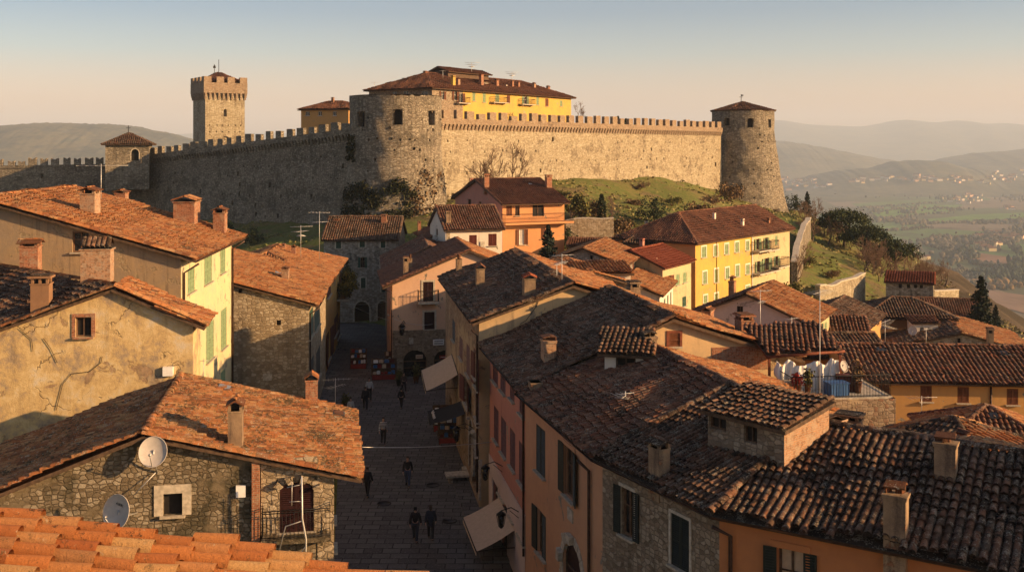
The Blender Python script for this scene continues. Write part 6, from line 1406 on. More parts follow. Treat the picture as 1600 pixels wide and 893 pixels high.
def cypress_proto(seed, h=5, w=.75):
    root = empty('cypress', (0, 0, 0)); rn = np.random.RandomState(seed); t, c = MB(), MB(); t.tube([(0, 0, -.5), (0, 0, h*.5)], [.12, .06], 6); n = 1900
    f = rn.rand(n); r = w*np.sin(np.pi*np.clip(f*.86+.12, 0, 1))**.8*(.55+.5*rn.rand(n)); a = rn.rand(n)*6.28; leafcloud(c, np.stack([r*np.cos(a), r*np.sin(a), .15+f*h], -1)+rn.randn(n, 3)*.05, .10, rn); t.build('trunk', M['bark_dark'], root); c.build('crown', M['leaf_cyp'], root); return root
def bush_proto(seed, mat, w=1.6, h=1.8, name='shrub', n=1500, ls=.10):
    root = empty(name, (0, 0, 0)); rn = np.random.RandomState(seed); t, c = MB(), MB()
    K = 14; cc = rn.randn(K, 3)*np.array([w*.42, w*.42, h*.2])+np.array([0, 0, h*.55])
    for k in range(6): t.tube([(0, 0, -.3), tuple(cc[k]*np.array([.4, .4, .5])), tuple(cc[k])], [.06, .04, .015], 4)
    i = rn.randint(0, K, n); leafcloud(c, cc[i]+rn.randn(n, 3)*np.array([w*.17, w*.17, h*.13]), ls, rn); t.build('trunk', M['twig'], root); c.build('crown', M[mat], root); return root
def plant(proto, used, x, y, s, label, cat='tree', group=None, z=None, rz=0.0, sz=None):
    o = proto if proto.name not in used else copy_tree(proto)
    used.add(proto.name); o.location = (x, y, ground(x, y)-.1 if z is None else z); o.rotation_euler = (0, 0, rz); o.scale = (s, s, sz or s)
    for k_ in ('label', 'category', 'group'):
        if k_ in o: del o[k_]
    return tag(o, label, cat, group)
USED = set()
BT = [bare_proto(8, 3, 6), bare_proto(8, 8, 6, .2), bare_proto(7, 15, 6, .05)]
PN = [pine_proto(1), pine_proto(2, 8.5, 3.9)]; CN = [conifer_proto(4)]; CY = [cypress_proto(5)]; BS = [bush_proto(6, 'leaf_olive'), bush_proto(7, 'leaf_cyp', 2.0, 3.2), bush_proto(8, 'leaf_brown', 1.9, 1.9)]
def X(px, Y): return (px-800)*Y/F
plant(BT[0], USED, X(783, 149), 149, 1.5, 'bare spreading tree against the sunlit castle wall', z=9.6); plant(BT[1], USED, X(772, 150.5), 150.5, 1.25, 'thinner bare tree left of the spreading one by the castle wall', z=9.8, rz=2)
plant(BT[2], USED, X(957, 150), 150, .72, 'bare tree on the grass slope right of the cypress', rz=1)
plant(CY[0], USED, X(940, 148), 148, .92, 'dark cypress above the pale lit retaining wall', 'cypress')
plant(BS[1], USED, X(1020, 157), 157, 1.15, 'round dark evergreen on the grass slope behind the yellow house', 'shrub')
plant(BT[0], USED, X(1250, 127), 127, .86, 'bare tree on the grass beside the pale end of the yellow house', rz=1.3)
plant(CN[0], USED, X(856, 105), 105, .98, 'dark conifer in front of the orange house', 'conifer', z=5.2)
plant(CN[0], USED, X(1533, 116), 116, 1.12, 'tall dark spruce above the last roofs', 'conifer', rz=1, z=-2.4)
plant(CN[0], USED, X(1357, 183), 183, .95, 'dark spruce among bare trees below the pines', 'conifer', rz=2)
plant(CN[0], USED, X(1556, 140), 140, .55, 'small spruce right behind the tall dark spruce', 'conifer', rz=3)
plant(BS[1], USED, X(1577, 122), 122, .7, 'small round dark bush on the grass below the tall spruce', 'shrub')
plant(PN[0], USED, X(1318, 196), 196, 1.0, 'widest umbrella pine on the ridge past the round tower', 'pine', z=-.6)
plant(PN[1], USED, X(1352, 190), 190, .98, 'middle umbrella pine, leaning into the widest one', 'pine', z=-2.2, rz=1)
plant(PN[1], USED, X(1400, 180), 180, .92, 'lowest umbrella pine standing apart on a bare trunk', 'pine', z=-3.6, rz=2.4)
plant(BS[1], USED, X(1240, 226), 226, 1.1, 'dark bush behind the foot of the round tower', 'shrub'); plant(BT[1], USED, X(1274, 222), 222, .62, 'bare brown tree on the skyline between tower and pines')
plant(CN[0], USED, X(1261, 232), 232, .85, 'thin dark conifer on the skyline next to the bare brown tree', 'conifer')
plant(BS[0], USED, X(1487, 124), 124, 1.7, 'yellowish shrub left of the tall dark spruce', 'shrub', z=-3.2); plant(BS[0], USED, X(1232, 120), 120, 1.0, 'olive shrub at the foot of the yellow house end', 'shrub')
plant(BS[2], USED, X(1090, 168), 168, 1.3, 'brown thicket on the slope below the castle wall', 'shrub'); plant(BS[2], USED, X(1140, 205), 205, 1.6, 'brown scrub at the foot of the round tower', 'shrub'); plant(BS[2], USED, X(963, 142), 142, 1.25, 'brown rounded shrub under the bare slope tree', 'shrub')
plant(BS[0], USED, X(905, 139), 139, 1.5, 'olive shrub behind the balcony corner of the orange house', 'shrub'); plant(BS[0], USED, X(893, 146), 146, 1.6, 'olive shrub below the castle wall by the orange roof', 'shrub', z=10.2); plant(BS[2], USED, X(916, 150), 150, 1.5, 'dry brown shrub left of the dark cypress', 'shrub')
plant(BS[1], USED, X(398, 150), 150, .8, 'dark bush at the foot of the shaded castle wall', 'shrub', z=5.3); plant(BS[1], USED, X(360, 158), 158, 1.0, 'dark bush left of the other bush by the shaded wall', 'shrub', z=4.6); plant(BS[1], USED, X(885, 128), 128, .9, 'dark bush on the retaining wall by the orange balcony', 'shrub')
for i, (px, lab) in enumerate(((965.5, 'leftmost of three small cypresses over the castle merlons'), (977.5, 'middle one of three small cypresses over the castle merlons'), (995, 'rightmost of three small cypresses over the castle merlons'))): plant(CY[0], USED, X(px, 222), 222, .78+.1*(i == 0), lab, 'cypress', None, 22.2, i)
plant(BT[2], USED, X(802, 172), 172, .75, 'bare shrubby tree before the yellow palace balconies', z=21.2, rz=2); plant(BT[1], USED, X(902, 222), 222, .62, 'bare bush at the far end of the yellow palace', z=25.0)
rs = random.Random(31)
for (px, py, sx, sy, n, lab, grp, s0) in [(1300, 372, 34, 14, 16, 'bare brown tree on the slope under the umbrella pines', 'bare trees under the pines', .62), (1378, 425, 34, 12, 16, 'bare brown tree on the steep bank between pines and low red roof', 'bare trees on the bank', .60),
    (1440, 446, 30, 16, 16, 'bare brown tree beyond the red roofed low house', 'bare trees beyond the low house', .58), (1265, 350, 10, 8, 5, 'bare brown tree beside the old climbing stone wall', 'bare trees by the climbing wall', .6)]:
    for i in range(n):
        x_, r_ = px+rs.gauss(0, sx*.55), py+rs.gauss(0, sy*.5); Y = 120
        for Yt in np.arange(112, 260, 1.0):          # march down the sight line to the slope
            P = at(x_, r_, Yt)
            if P.z < ground(P.x, P.y)+.0: Y = Yt; break
        else: Y = 195
        P = at(x_, r_, Y)
        plant(rs.choice(BT), USED, P.x, P.y, s0*rs.uniform(.75, 1.25), lab, 'tree', grp, None, rs.uniform(0, 6))
for i, (px, Y, s, k_) in enumerate(((990, 168, .9, 2), (1050, 178, 1.0, 0), (1075, 160, .8, 2), (1110, 190, 1.1, 2), (1165, 196, .9, 0), (1195, 203, 1.0, 2), (985, 150, .8, 0), (1045, 152, .9, 2), (1000, 185, .7, 2), (870, 158, 1.1, 2), (880, 165, .9, 0), (1205, 190, .8, 2), (1265, 150, .8, 0), (1300, 146, .7, 2), (1320, 142, .6, 0))):
    plant(BS[k_], USED, X(px, Y), Y, s, 'brown scrub bush scattered on the castle mound' if k_ == 2 else 'olive scrub bush scattered on the castle mound', 'shrub', 'brown scrub on the mound' if k_ == 2 else 'olive scrub on the mound', None, i, s*.7)
# ivy and scrub on the bastion
def ivy(label, px0, px1, z0, z1, n, seed, c=(-17.2, 151.5), mat='leaf_ivy'):
    rn = np.random.RandomState(seed); P = []; base = math.atan2(-c[1], -c[0]); cpx = 800+c[0]*F/c[1]
    prof = sorted([(6.75, 27.6), (6.75, 22.5), (6.95, 18), (7.4, 13), (8.2, 9), (9.4, 3)], key=lambda p: p[1]); K = 26; ck = rn.rand(K, 2)
    for k in range(n):
        q = ck[rn.randint(K)]+rn.randn(2)*np.array([.07, .06]); z = z0+(z1-z0)*q[1]; r = float(np.interp(z, [p[1] for p in prof], [p[0] for p in prof])); px = px0+(px1-px0)*q[0]; kk = max(-.98, min(.98, (px-cpx)*c[1]/F/r)); a = base+math.asin(kk); rr = r+.05+abs(rn.randn())*.16; P.append((c[0]+rr*math.cos(a), c[1]+rr*math.sin(a), z))
    P = np.array(P); o = P.mean(0); root = empty('ivy', tuple(o), 0, label, 'ivy'); mb = MB(); leafcloud(mb, P-o, .17, rn); mb.build('leaves', M[mat], root)
ivy('dark ivy sheet on the shaded foot of the bastion', 545, 640, 8.5, 15, 2600, 1); ivy('dark scrub along the lowest stones of the bastion', 560, 700, 7.5, 11.0, 2200, 2); ivy('scattered dry weeds on the sunlit side of the bastion', 640, 690, 9, 17, 420, 3, mat='leaf_brown'); ivy('small dark ivy tuft at the bastion edge by the shaded wall', 543, 556, 18.2, 21.5, 500, 4)

# ================================================================== on the roofs and walls
def dish(P, r, nrm, label, text=None, wall=None, mat='dish'):
    root = empty('satellite_dish', P, 0, label, 'satellite dish', 'satellite dishes'); n = Vector(nrm).normalized(); q = n.to_track_quat('Z', 'Y').to_matrix()
    T = lambda v: tuple(q @ Vector(v)); mb = MB(); v, f = [], []; nr, ns = 7, 36
    for i in range(nr+1):
        rr = r*i/nr; z = .22*r*(i/nr)**2-.22*r
        for k in range(ns): t = 2*math.pi*k/ns; v.append(T((rr*math.cos(t)*.93, rr*math.sin(t), z)))
    for i in range(nr):
        for k in range(ns): f.append((i*ns+k, i*ns+(k+1) % ns, (i+1)*ns+(k+1) % ns, (i+1)*ns+k))
    mb.add(v, f, 0, None, True); mb.tube([T((r*.93*math.cos(2*math.pi*k/ns), r*math.sin(2*math.pi*k/ns), 0)) for k in range(ns+1)], .014, 5); rf = mb.build('reflector', M[mat], root)
    mb = MB(); e = (0, -r*.25, r*.95); mb.tube([T((0, -r*.98, -.02)), T(e)], .016, 5); mb.tube([T(e), T((0, -r*.2, r*.78))], [.05, .035], 8); mb.build('feed_arm', M['steel'], root)
    mb = MB(); b = Vector(T((0, -.1*r, -.24*r))); w = Vector(wall)-Vector(P) if wall else b+Vector((0, .5, -.4)); mb.tube([b, b.lerp(w, .5)+Vector((0, 0, -.08)), w], .026, 6); mb.tube([b+Vector((0, 0, .12)), b-Vector((0, 0, .18))], .035, 6); mb.build('bracket', M['steel'], root)
    if text:
        m4 = q.to_4x4() @ Matrix.Translation((0.02, r*.45, -.22*r*.8+.01)) @ Matrix.Rotation(R(-12), 4, 'Z'); o = text_mesh(text, r*.3, 'black', rf, (0, 0, 0), (0, 0, 0)); o.matrix_local = m4
    return root
g = fh.wpt(3, 243, 698, -.55); dish(g, .50, (.12, -.9, .30), 'upper pale satellite dish near the gable peak of the stone house', None, fh.wpt(3, 246, 738, 0))
g = fh.wpt(3, 192, 781, -1.15); dish(g, .56, (-.30, -.85, .24), 'lower satellite dish with dark lettering, half behind the near tiles', 'vuoc', fh.wpt(3, 215, 800, 0))
mb = MB(); a_, b_ = fh.wpt(3, 212, 768, -.3), fh.wpt(3, 244, 736, -.1); mb.tube([a_, b_], .02, 5); tag(mb.build('metal_stay', M['steel']), 'thin grey stay between the two satellite dishes', 'stay')
dish(Vector((X(1319, 47.5), 47.5, 20-342*47.5/1600)), .26, (.5, -.8, .3), 'pale satellite dish at the end of the tarpaulin terrace', None, Vector((X(1318, 47.8), 47.8, 9.4)))
dish(Vector((X(1426, 85), 85, 20-286*85/1600)), .38, (-.4, -.8, .3), 'small pale satellite dish among the far dark roofs', None, Vector((X(1426, 85.4), 85.4, 4.4)))
def ant(px, pt, pb, Y, label, kind='yagi', boom=1.3, az=0.0, rr=.018, house=None):
    P = (house.roofhit(px, pb) if house else None) or at(px, pb, Y); return antenna(P, (pb-pt)*P.y/F, label, az, kind, boom, 'metal_pale', rr)
ant(158, 256, 300, 62, 'large TV aerial on the wide orange roof of the pale yellow house', 'yagi', 2.6, .2, .022, yh); ant(470, 352, 394, 86, 'TV aerial with three crossbars above the stone gable house', 'triple', 1.7, .4, .022); ant(499, 330, 398, 88, 'tall thin TV mast right of the three barred aerial', 'double', 1.6, -.2, .022)
ant(878, 396, 446, 59.5, 'double TV aerial on the ridge by the cream gable', 'double', 1.3, .5); ant(870, 410, 440, 61, 'thin single TV mast on the long dark roof', 'yagi', .9, 1.2); ant(1188, 452, 530, 70, 'TV mast before the pinkish plaster gable', 'double', 1.4, .3, .02); ant(1281, 452, 664, 36, 'tall slim TV mast rising from the stone attic room', 'yagi', 1.3, .9, .013)
ant(737, 97, 116, 196, 'tallest TV aerial on the yellow palace', 'triple', 2.6, .1, .04); ant(800, 112, 128, 205, 'TV aerial right of centre on the yellow palace roof', 'triple', 2.6, .3, .04); ant(585, 128, 142, 192, 'small aerial at the left eave of the yellow palace', 'yagi', 1.3, .2, .035); ant(692, 110, 120, 186, 'short aerial between chimneys of the yellow palace', 'yagi', 1.2, .8, .035)
ant(1447, 512, 538, 84, 'small aerial beside the white rooftop hut', 'yagi', 1.2, .5); ant(1383, 500, 536, 72, 'bent pale aerial behind the skylight roof', 'double', 1.9, .9); ant(1237, 495, 520, 62, 'little aerial behind the brick chimney', 'yagi', 1.0, .6); ant(1440, 618, 640, 60, 'thin aerial before the ochre facade', 'yagi', 1.6, 0.1)
ant(318, 560, 590, 50, 'short pole at the corner of the pale yellow house', 'yagi', .4, .3); ant(524, 590, 640, 66, 'grey aerial above the left street awning', 'double', 1.6, .2)
P = fh.wpt(3, 478, 842, -1.2); h_ = fh.wpt(3, 474, 728, -1.2).z-P.z; rt_ = empty('tv_antenna', P, 0, 'bent metal TV mast with braces before the dark red shutter', 'antenna', 'TV antennas on the roofs')
mb = MB(); mb.tube([(0, 0, -1.5), (.03, 0, h_*.18), (-.1, 0, h_*.45), (-.12, 0, h_)], .032, 6); mb.build('mast', M['metal_pale'], rt_)
mb = MB(); mb.tube([(-.95, .15, -.1), (-.7, .12, h_*.33), (-.1, 0, h_*.42)], .02, 5); mb.tube([(-.12, 0, h_*.9), (-.62, 0, h_*.86)], .014, 4); mb.tube([(-.12, 0, h_*.68), (-.55, 0, h_*.67)], .014, 4); mb.tube([(-.45, 0, h_*.93), (-.46, 0, h_*.62)], .012, 4); mb.tube([(.05, 0, h_*.1), (-.35, .1, -.3)], .018, 4); mb.build('braces', M['metal_pale'], rt_)
P = ph.roofhit(977, 630); antenna(P+Vector((0, 0, .05)), .45, 'small pale fallen aerial lying on the peach house tiles', .4, 'double', 1.0)

# ---- awnings, lamps and signs of the street
def awning(label, A1, A2, out, drop, mat, script=False):
    root = empty('awning', (A1+A2)/2, 0, label, 'awning'); o = root.location; d = (A2-A1); d.z = 0; d.normalize(); n = Vector((d.y, -d.x, 0))
    if n.x*out < 0: n = -n
    ou = n*abs(out); B1, B2 = A1+ou-Vector((0, 0, drop)), A2+ou-Vector((0, 0, drop)); mb = MB(); N = 8; v = []
    for i in range(N+1):
        t = i/N; sg = Vector((0, 0, -.10*math.sin(math.pi*t)))
        for j in range(7): v.append(A1.lerp(A2, j/6).lerp(B1.lerp(B2, j/6), t)+sg*(1-.25*math.cos(j*math.pi))-o)
    mb.add(v, [(i*7+j, i*7+j+1, i*7+8+j, i*7+7+j) for i in range(N) for j in range(6)], 0, None, True); dz = Vector((0, 0, -.22)); W_ = [B1.lerp(B2, j/12)-o for j in range(13)]
    mb.add(W_+[w+dz*(1+.15*(j % 2)) for j, w in enumerate(W_)], [(j, j+1, 14+j, 13+j) for j in range(12)], 0); c = mb.build('canopy', M[mat], root)
    mb = MB(); lo = Vector((0, 0, -.9))
    for a_, b_ in ((A1, B1), (A2, B2)): mb.tube([a_+lo-o, a_.lerp(b_, .5)+lo*.45-o, b_-o], .025, 5)
    mb.tube([B1-o, B2-o], .03, 6); mb.tube([A1-o, A2-o], .05, 6); mb.build('frame', M['iron'], root)
    if script:
        mb = MB(); k = 40; Lw = (B2-B1).length; e = (B2-B1).normalized(); up = ((A1-B1)).normalized(); nn = e.cross(up).normalized()
        if nn.z < 0: nn = -nn
        for (s0, s1, hh, tt) in script: mb.tube([B1+e*Lw*(s0+(s1-s0)*i/k)+up*(tt+hh*math.sin(i*.9)*(1+.4*math.sin(i*2.3)))+nn*.09-o for i in range(k+1)], .022, 4)
        mb.build('lettering', M['white_paint'], c)
    return root
awning('cream canvas awning over the shop by the peach house', r5.wpt(0, 706, 553, 0), r5.wpt(0, 716, 584, 0), -2.15, 1.05, 'cream_cloth')
awning('black awning with white script below the cream awning', r5.wpt(0, 720, 626, 0), r5.wpt(0, 727, 646, 0), -2.2, .55, 'black_cloth', [(.2, .8, .08, .35)])
awning('low cream awning next to the salmon pink house', r4.wpt(0, 780, 776, 0), r4.wpt(0, 806, 826, 0), -1.95, .95, 'cream_cloth')
awning('black sloping shop awning with pale marks under the ochre house', oc.wpt(0, 547, 527, 0), oc.wpt(0, 538, 551, 0), 2.6, 1.3, 'black_cloth', [(.15, .35, .10, .5), (.6, .78, .12, .5)])
awning('dark grey awning at the street corner of the stone gable house', sh.wpt(0, 517, 600, 0), sh.wpt(0, 503, 616, 0), 2.6, .9, 'grey_cloth')
def lantern(P, n, label, s=1.0):
    root = empty('street_lamp', P, 0, label, 'street lamp', 'iron wall lanterns'); n = Vector(n).normalized(); mb = MB(); e = n*.75*s
    mb.tube([(0, 0, 0), n*.35*s+Vector((0, 0, .22*s)), e+Vector((0, 0, .12*s))], .02*s, 5); mb.tube([(0, 0, -.25*s), n*.4*s+Vector((0, 0, .1*s))], .014*s, 5); mb.build('bracket', M['iron'], root)
    mb = MB(); c = e+Vector((0, 0, -.05*s)); mb.tube([c+Vector((0, 0, .17*s)), c+Vector((0, 0, .02*s))], [.03*s, .22*s], 6); mb.tube([c+Vector((0, 0, -.52*s)), c+Vector((0, 0, -.44*s))], [.05*s, .11*s], 6)
    for k in range(6): t = 2*math.pi*k/6; mb.tube([c+Vector((math.cos(t)*.19*s, math.sin(t)*.19*s, .02*s)), c+Vector((math.cos(t)*.10*s, math.sin(t)*.10*s, -.45*s))], .012*s, 4)
    mb.build('lantern', M['iron'], root); mb = MB(); mb.tube([c+Vector((0, 0, .0)), c+Vector((0, 0, -.44*s))], [.17*s, .09*s], 6); mb.build('glass', M['glass'], root)
dn = Vector((-.98, -.18, 0))
lantern(pe.wpt(1, 633, 505, 0), (-.15, -.98, 0), 'iron wall lantern on the stone base of the peach house', 1.5); lantern(r5.wpt(0, 739, 668, 0), dn, 'iron wall lantern over the arched stone doorway', 1.3); lantern(r4.wpt(0, 785, 728, 0), dn, 'iron wall lantern on the salmon pink house', 1.2); lantern(r4.wpt(0, 812, 800, 0), dn, 'iron wall lantern above the low cream awning', 1.2); lantern(oc.wpt(0, 524, 548, 0), (.98, .1, 0), 'iron wall lantern on the ochre house', 1.3)
def sign(label, b, i, x0, y0, x1, y1, mat, mark, rows=2):
    u0, _ = b.pix(i, x0, (y0+y1)/2); u1, _ = b.pix(i, x1, (y0+y1)/2); va, vb = b.pix(i, x0, y0)[1], b.pix(i, x0, y1)[1]; w, h = abs(u1-u0), va-vb; P = b.wpt(i, (x0+x1)/2, (y0+y1)/2, -.09); root = empty('shop_sign', P, b.rz+b.rot(i), label, 'sign')
    mb = MB(); mb.box((0, 0, 0), (w, .06, h)); mb.box((0, .01, 0), (w+.06, .05, h+.06)); mb.build('panel', M[mat], root); mb = MB(); rg = random.Random(4)
    for r_ in range(rows):
        x = -w*.42
        while x < w*.4: ww = rg.uniform(.03, .09)*w; mb.box((x+ww/2, -.035, h*.22*(1-2*r_/(max(1, rows-1))) if rows > 1 else 0), (ww*.7, .012, h*.2)); x += ww
    mb.build('lettering', M[mark], root)
sign('white shop sign with two lines on the stone base', pe, 1, 677, 530, 693, 538, 'white_paint', 'black'); sign('red shop sign with white writing in the right arch', pe, 1, 687, 555, 700, 559, 'red', 'white_paint', 1); sign('small pale notice board inside the left arch', pe, 1, 650, 554, 660, 559, 'cream_cloth', 'wood_red', 1)
o = pe.slabpart('oval_plaque', 1, 639, 527, 646, 537, 'trim', .06)
def cable(label, A, B, sag, r=.012):
    mb = MB(); o = A; mb.tube([A.lerp(B, t/14)-A-Vector((0, 0, sag*4*(t/14)*(1-t/14))) for t in range(15)], r, 4); c = mb.build('overhead_cable', M['metal_pale'], None, A); tag(c, label, 'cable')
cable('pale cable spanning the street from the dish house eave', Vector((X(566, 44.5), 44.5, 20-468*44.5/1600)), r4.wpt(0, 775, 689, 0), .12, .016); cable('thin cable from the ochre house to the peach house', oc.wpt(0, 541, 474, 0), pe.wpt(1, 640, 462, 0), .35); cable('thin cable across the street before the arched doorways', oc.wpt(0, 536, 470, 0), pe.wpt(1, 640, 508, 0), .3); cable('thin cable looping along the stone base of the peach house', pe.wpt(1, 614, 497, -.06), pe.wpt(1, 676, 506, -.06), .25)
# ---- goods and planters along the street
def spot(px, py):
    Y = 70.0
    for _ in range(20): Y = (CZ-street_z(Y))*F/(py-HY)
    return Vector((X(px, Y), Y, street_z(Y)))
def stall(px, py, w, label, seed, mats=('red', 'white_paint', 'cream_cloth', 'blue', 'sh_red')):
    P = spot(px, py); root = empty('shop_stand', P, .1, label, 'stand'); rg = random.Random(seed); mb = MB(); mb.box((0, 0, .42), (w, .7, .1)); mb.box((0, .3, 1.1), (w, .06, 1.3))
    for sx in (-1, 1): mb.box((sx*w*.46, 0, .2), (.07, .6, .4)); mb.box((sx*w*.46, .3, .6), (.07, .08, 1.2))
    for z in (.95, 1.4): mb.box((0, .12, z), (w*.95, .34, .04))
    mb.build('rack', M['wood'], root); Mw = root.matrix_basis
    for (z, y, n) in ((.47, -.05, 6), (.97, .1, 5), (1.42, .1, 4)):
        for i in range(n):
            hh = rg.uniform(.14, .3); g_ = MB(); w_ = w*.86/n*.8; d_ = rg.uniform(.15, .3); g_.box((0, 0, hh/2), (w_, d_, hh)); g_.box((0, 0, hh), (w_*.6, d_*.6, .05)); q = Matrix.Translation(P) @ Matrix.Rotation(.1, 4, 'Z') @ Vector((-w*.43+w*.86*(i+.5)/n, y+rg.uniform(-.08, .08), z))
            tag(g_.build('goods_box', M[mats[rg.randrange(len(mats))]], None, q, rg.uniform(-.2, .3)), 'small packed goods on the '+label, 'goods', 'goods on the '+label)
    mb = MB(); mb.box((0, -.33, .24), (w*.9, .05, .42)); mb.build('front_panel', M['red'], root)
stall(600, 592, 2.2, 'red fronted display stand left of the peach house corner', 1); stall(613, 580, 1.4, 'goods rack against the peach house corner', 2); stall(707, 692, 2.0, 'display of goods beneath the black script awning', 3); stall(694, 672, 1.6, 'goods stand further up below the cream awning', 4); stall(560, 575, 1.5, 'dark goods stand below the black sloping awning', 5)
def planter(P, label, w=.5, mat='tile_orange', leaf='leaf_olive', seed=1, hh=.6):
    root = empty('planter', P, 0, label, 'planter'); mb = MB(); mb.lathe([(w*.34, 0), (w*.42, .25), (w*.5, .5), (w*.54, .5), (w*.54, .56), (w*.45, .56), (w*.42, .5)], n=12); mb.build('pot', M[mat], root)
    rn = np.random.RandomState(seed); mb = MB(); n = 260; leafcloud(mb, rn.randn(n, 3)*np.array([w*.3, w*.3, hh*.3])+np.array([0, 0, .56+hh*.45]), .06, rn); mb.tube([(0, 0, .4), (0, 0, .5+hh*.5)], .02, 4); mb.build('leaves', M[leaf], root)
planter(spot(724, 706), 'red tub with leaves beside the script awning display', .7, 'red', seed=2); planter(spot(735, 715), 'potted plant at the corner of the stone fronted house', .5, seed=3); planter(spot(650, 598), 'potted shrub between the two shop arches', .5, seed=4, hh=1.0); planter(spot(623, 602), 'dark pot left of the first shop arch', .5, 'sh_dark', seed=5, hh=.7); planter(spot(770, 850), 'plant pot under the low cream awning', .6, seed=6); planter(spot(540, 640), 'pale pot by the grey corner awning', .5, seed=7)
for (px, py, w, d_, lab) in ((718, 751, 1.7, .9, 'low pale stone bench before the arched stone door'), (735, 742, 1.0, .6, 'small pale stone block behind the low bench')):
    P = spot(px, py); root = empty('stone_bench', P, .2, lab, 'bench'); mb = MB(); mb.box((0, 0, .42), (w, d_, .13)); mb.build('seat', M['trim'], root); mb = MB(); mb.box((-w*.33, 0, .18), (.22, d_*.8, .36)); mb.box((w*.33, 0, .18), (.22, d_*.8, .36)); mb.build('legs', M['st_grey'], root)
P = Vector((X(1418, 120), 120, 0))
# plants on the ochre balcony, each in its own trough
for i, (uu, lab, mt, hh) in enumerate(((1.0, 'golden leaved shrub spilling over the ochre balcony', 'leaf_plant', 2.0), (3.4, 'olive green shrub at the middle of the ochre balcony', 'leaf_olive', 2.4), (5.6, 'dark bushy plant at the far end of the ochre balcony', 'leaf_cyp', 2.2), (-1.0, 'low yellowish plant at the near end of the ochre balcony', 'leaf_plant', 1.3))):
    u, v = oc.pix(0, 529, 463); a_, d_, L_ = oc.edge(0); q = a_+d_*(u+uu)+Vector((d_.y, -d_.x))*.55; root = empty('balcony_plant', (q.x, q.y, oc.z0+v+.0), 0, lab, 'plant'); mb = MB(); mb.box((0, 0, .2), (.5, 1.1, .4)); mb.build('trough', M['brown_wall'], root); rn = np.random.RandomState(i); mb = MB(); n = 1100; cc = rn.randn(10, 3)*np.array([.35, .6, hh*.25])+np.array([.1, 0, .4+hh*.45]); leafcloud(mb, cc[rn.randint(0, 10, n)]+rn.randn(n, 3)*.2, .085, rn); mb.build('leaves', M[mt], root)
u, v = sh.pix(0, 500, 470)

# ---- the terrace with hanging tarpaulins
tx0, tx1, ty0, ty1, tz = 12.4, 17.2, 45.6, 49.6, 8.75
b = Bld('terrace_house', 'rough stone terrace block with iron railing and hanging tarpaulins', 'terrace', [(tx0, ty0), (tx1, ty0+.3), (tx1, ty1), (tx0, ty1)], 0, [fl(tz)]*4, [], 'st_patch', seed=81); b.winl(0, 2.2, 5.6, .7, .9, pane='interior', frame='wood'); b.finish()
mb = MB(); mb.prism([(0, 0), (tx1-tx0, .3), (tx1-tx0, ty1-ty0), (0, ty1-ty0)], tz-.1, tz+.02); mb.build('terrace_floor', M['trim'], b.root)
mb = MB(); path = [(0, 1.4), (.06, .06), (tx1-tx0-.06, .36), (tx1-tx0-.06, 3.4)]
for hz_ in (1.0, .08): mb.tube([(x, y, tz+hz_) for x, y in path], .022, 4)
for (xa, ya), (xb, yb) in zip(path, path[1:]):
    n = int(math.hypot(xb-xa, yb-ya)/.14)
    for i in range(n+1): t = i/n; mb.tube([(xa+(xb-xa)*t, ya+(yb-ya)*t, tz), (xa+(xb-xa)*t, ya+(yb-ya)*t, tz+1.0)], .011, 4)
mb.build('railing', M['iron'], b.root)
cz = 10.55; cy = 47.9
rt_ = empty('canopy_shed', (12.2, cy, tz), 0, 'dark tiled canopy on red posts over the tarpaulin terrace', 'canopy'); mb = MB(); tile_plane(mb, [(-.3, 0, cz-tz-.22), (3.3, .15, cz-tz+.02), (3.1, 3.6, cz-tz+.75), (-.6, 3.4, cz-tz+.55)], .24, .4, 5, 3, .1, .03); mb.build('roof', [M['tile_dark_red'], M['wood_red']], rt_); mb = MB(); mb.tube([(-.3, 0, cz-tz-.36), (3.4, .12, cz-tz-.1)], .07, 6)
mb.build('beam', M['wood_red'], rt_)
for x_ in (-.15, 3.15): mb = MB(); mb.box((x_, .05, (cz-tz)/2-.12), (.11, .11, cz-tz-.3)); mb.build('post', M['wood_red'], rt_)
def tarp(label, P0, P1, drops, seed, pinch):
    root_ = (P0+P1)/2; N, K = 26, 14; v = []; rg = random.Random(seed)
    for i in range(N+1):
        t = i/N; top = P0.lerp(P1, t); dr = float(np.interp(t, [q[0] for q in drops], [q[1] for q in drops]))
        sagt = float(np.interp(t, [q[0] for q in pinch], [q[1] for q in pinch]))
        for k in range(K+1):
            s_ = k/K; v.append(top+Vector((.05*math.sin(s_*5+t*9+seed), .13*math.sin(t*11+seed+s_*1.5)*(0.3+s_)+.03*math.sin(t*29+s_*3), -sagt-dr*s_))-root_)
    mb = MB(); mb.add(v, [(i*(K+1)+k, (i+1)*(K+1)+k, (i+1)*(K+1)+k+1, i*(K+1)+k+1) for i in range(N) for k in range(K)], 0, None, True)
    o = mb.build('hanging_tarpaulin', M['white_cloth'], None, root_); tag(o, label, 'tarpaulin', 'tarpaulins hung on the terrace'); md = o.modifiers.new('thick', 'SOLIDIFY'); md.thickness = .012
Z_ = lambda px, py, y: at(px, py, y)
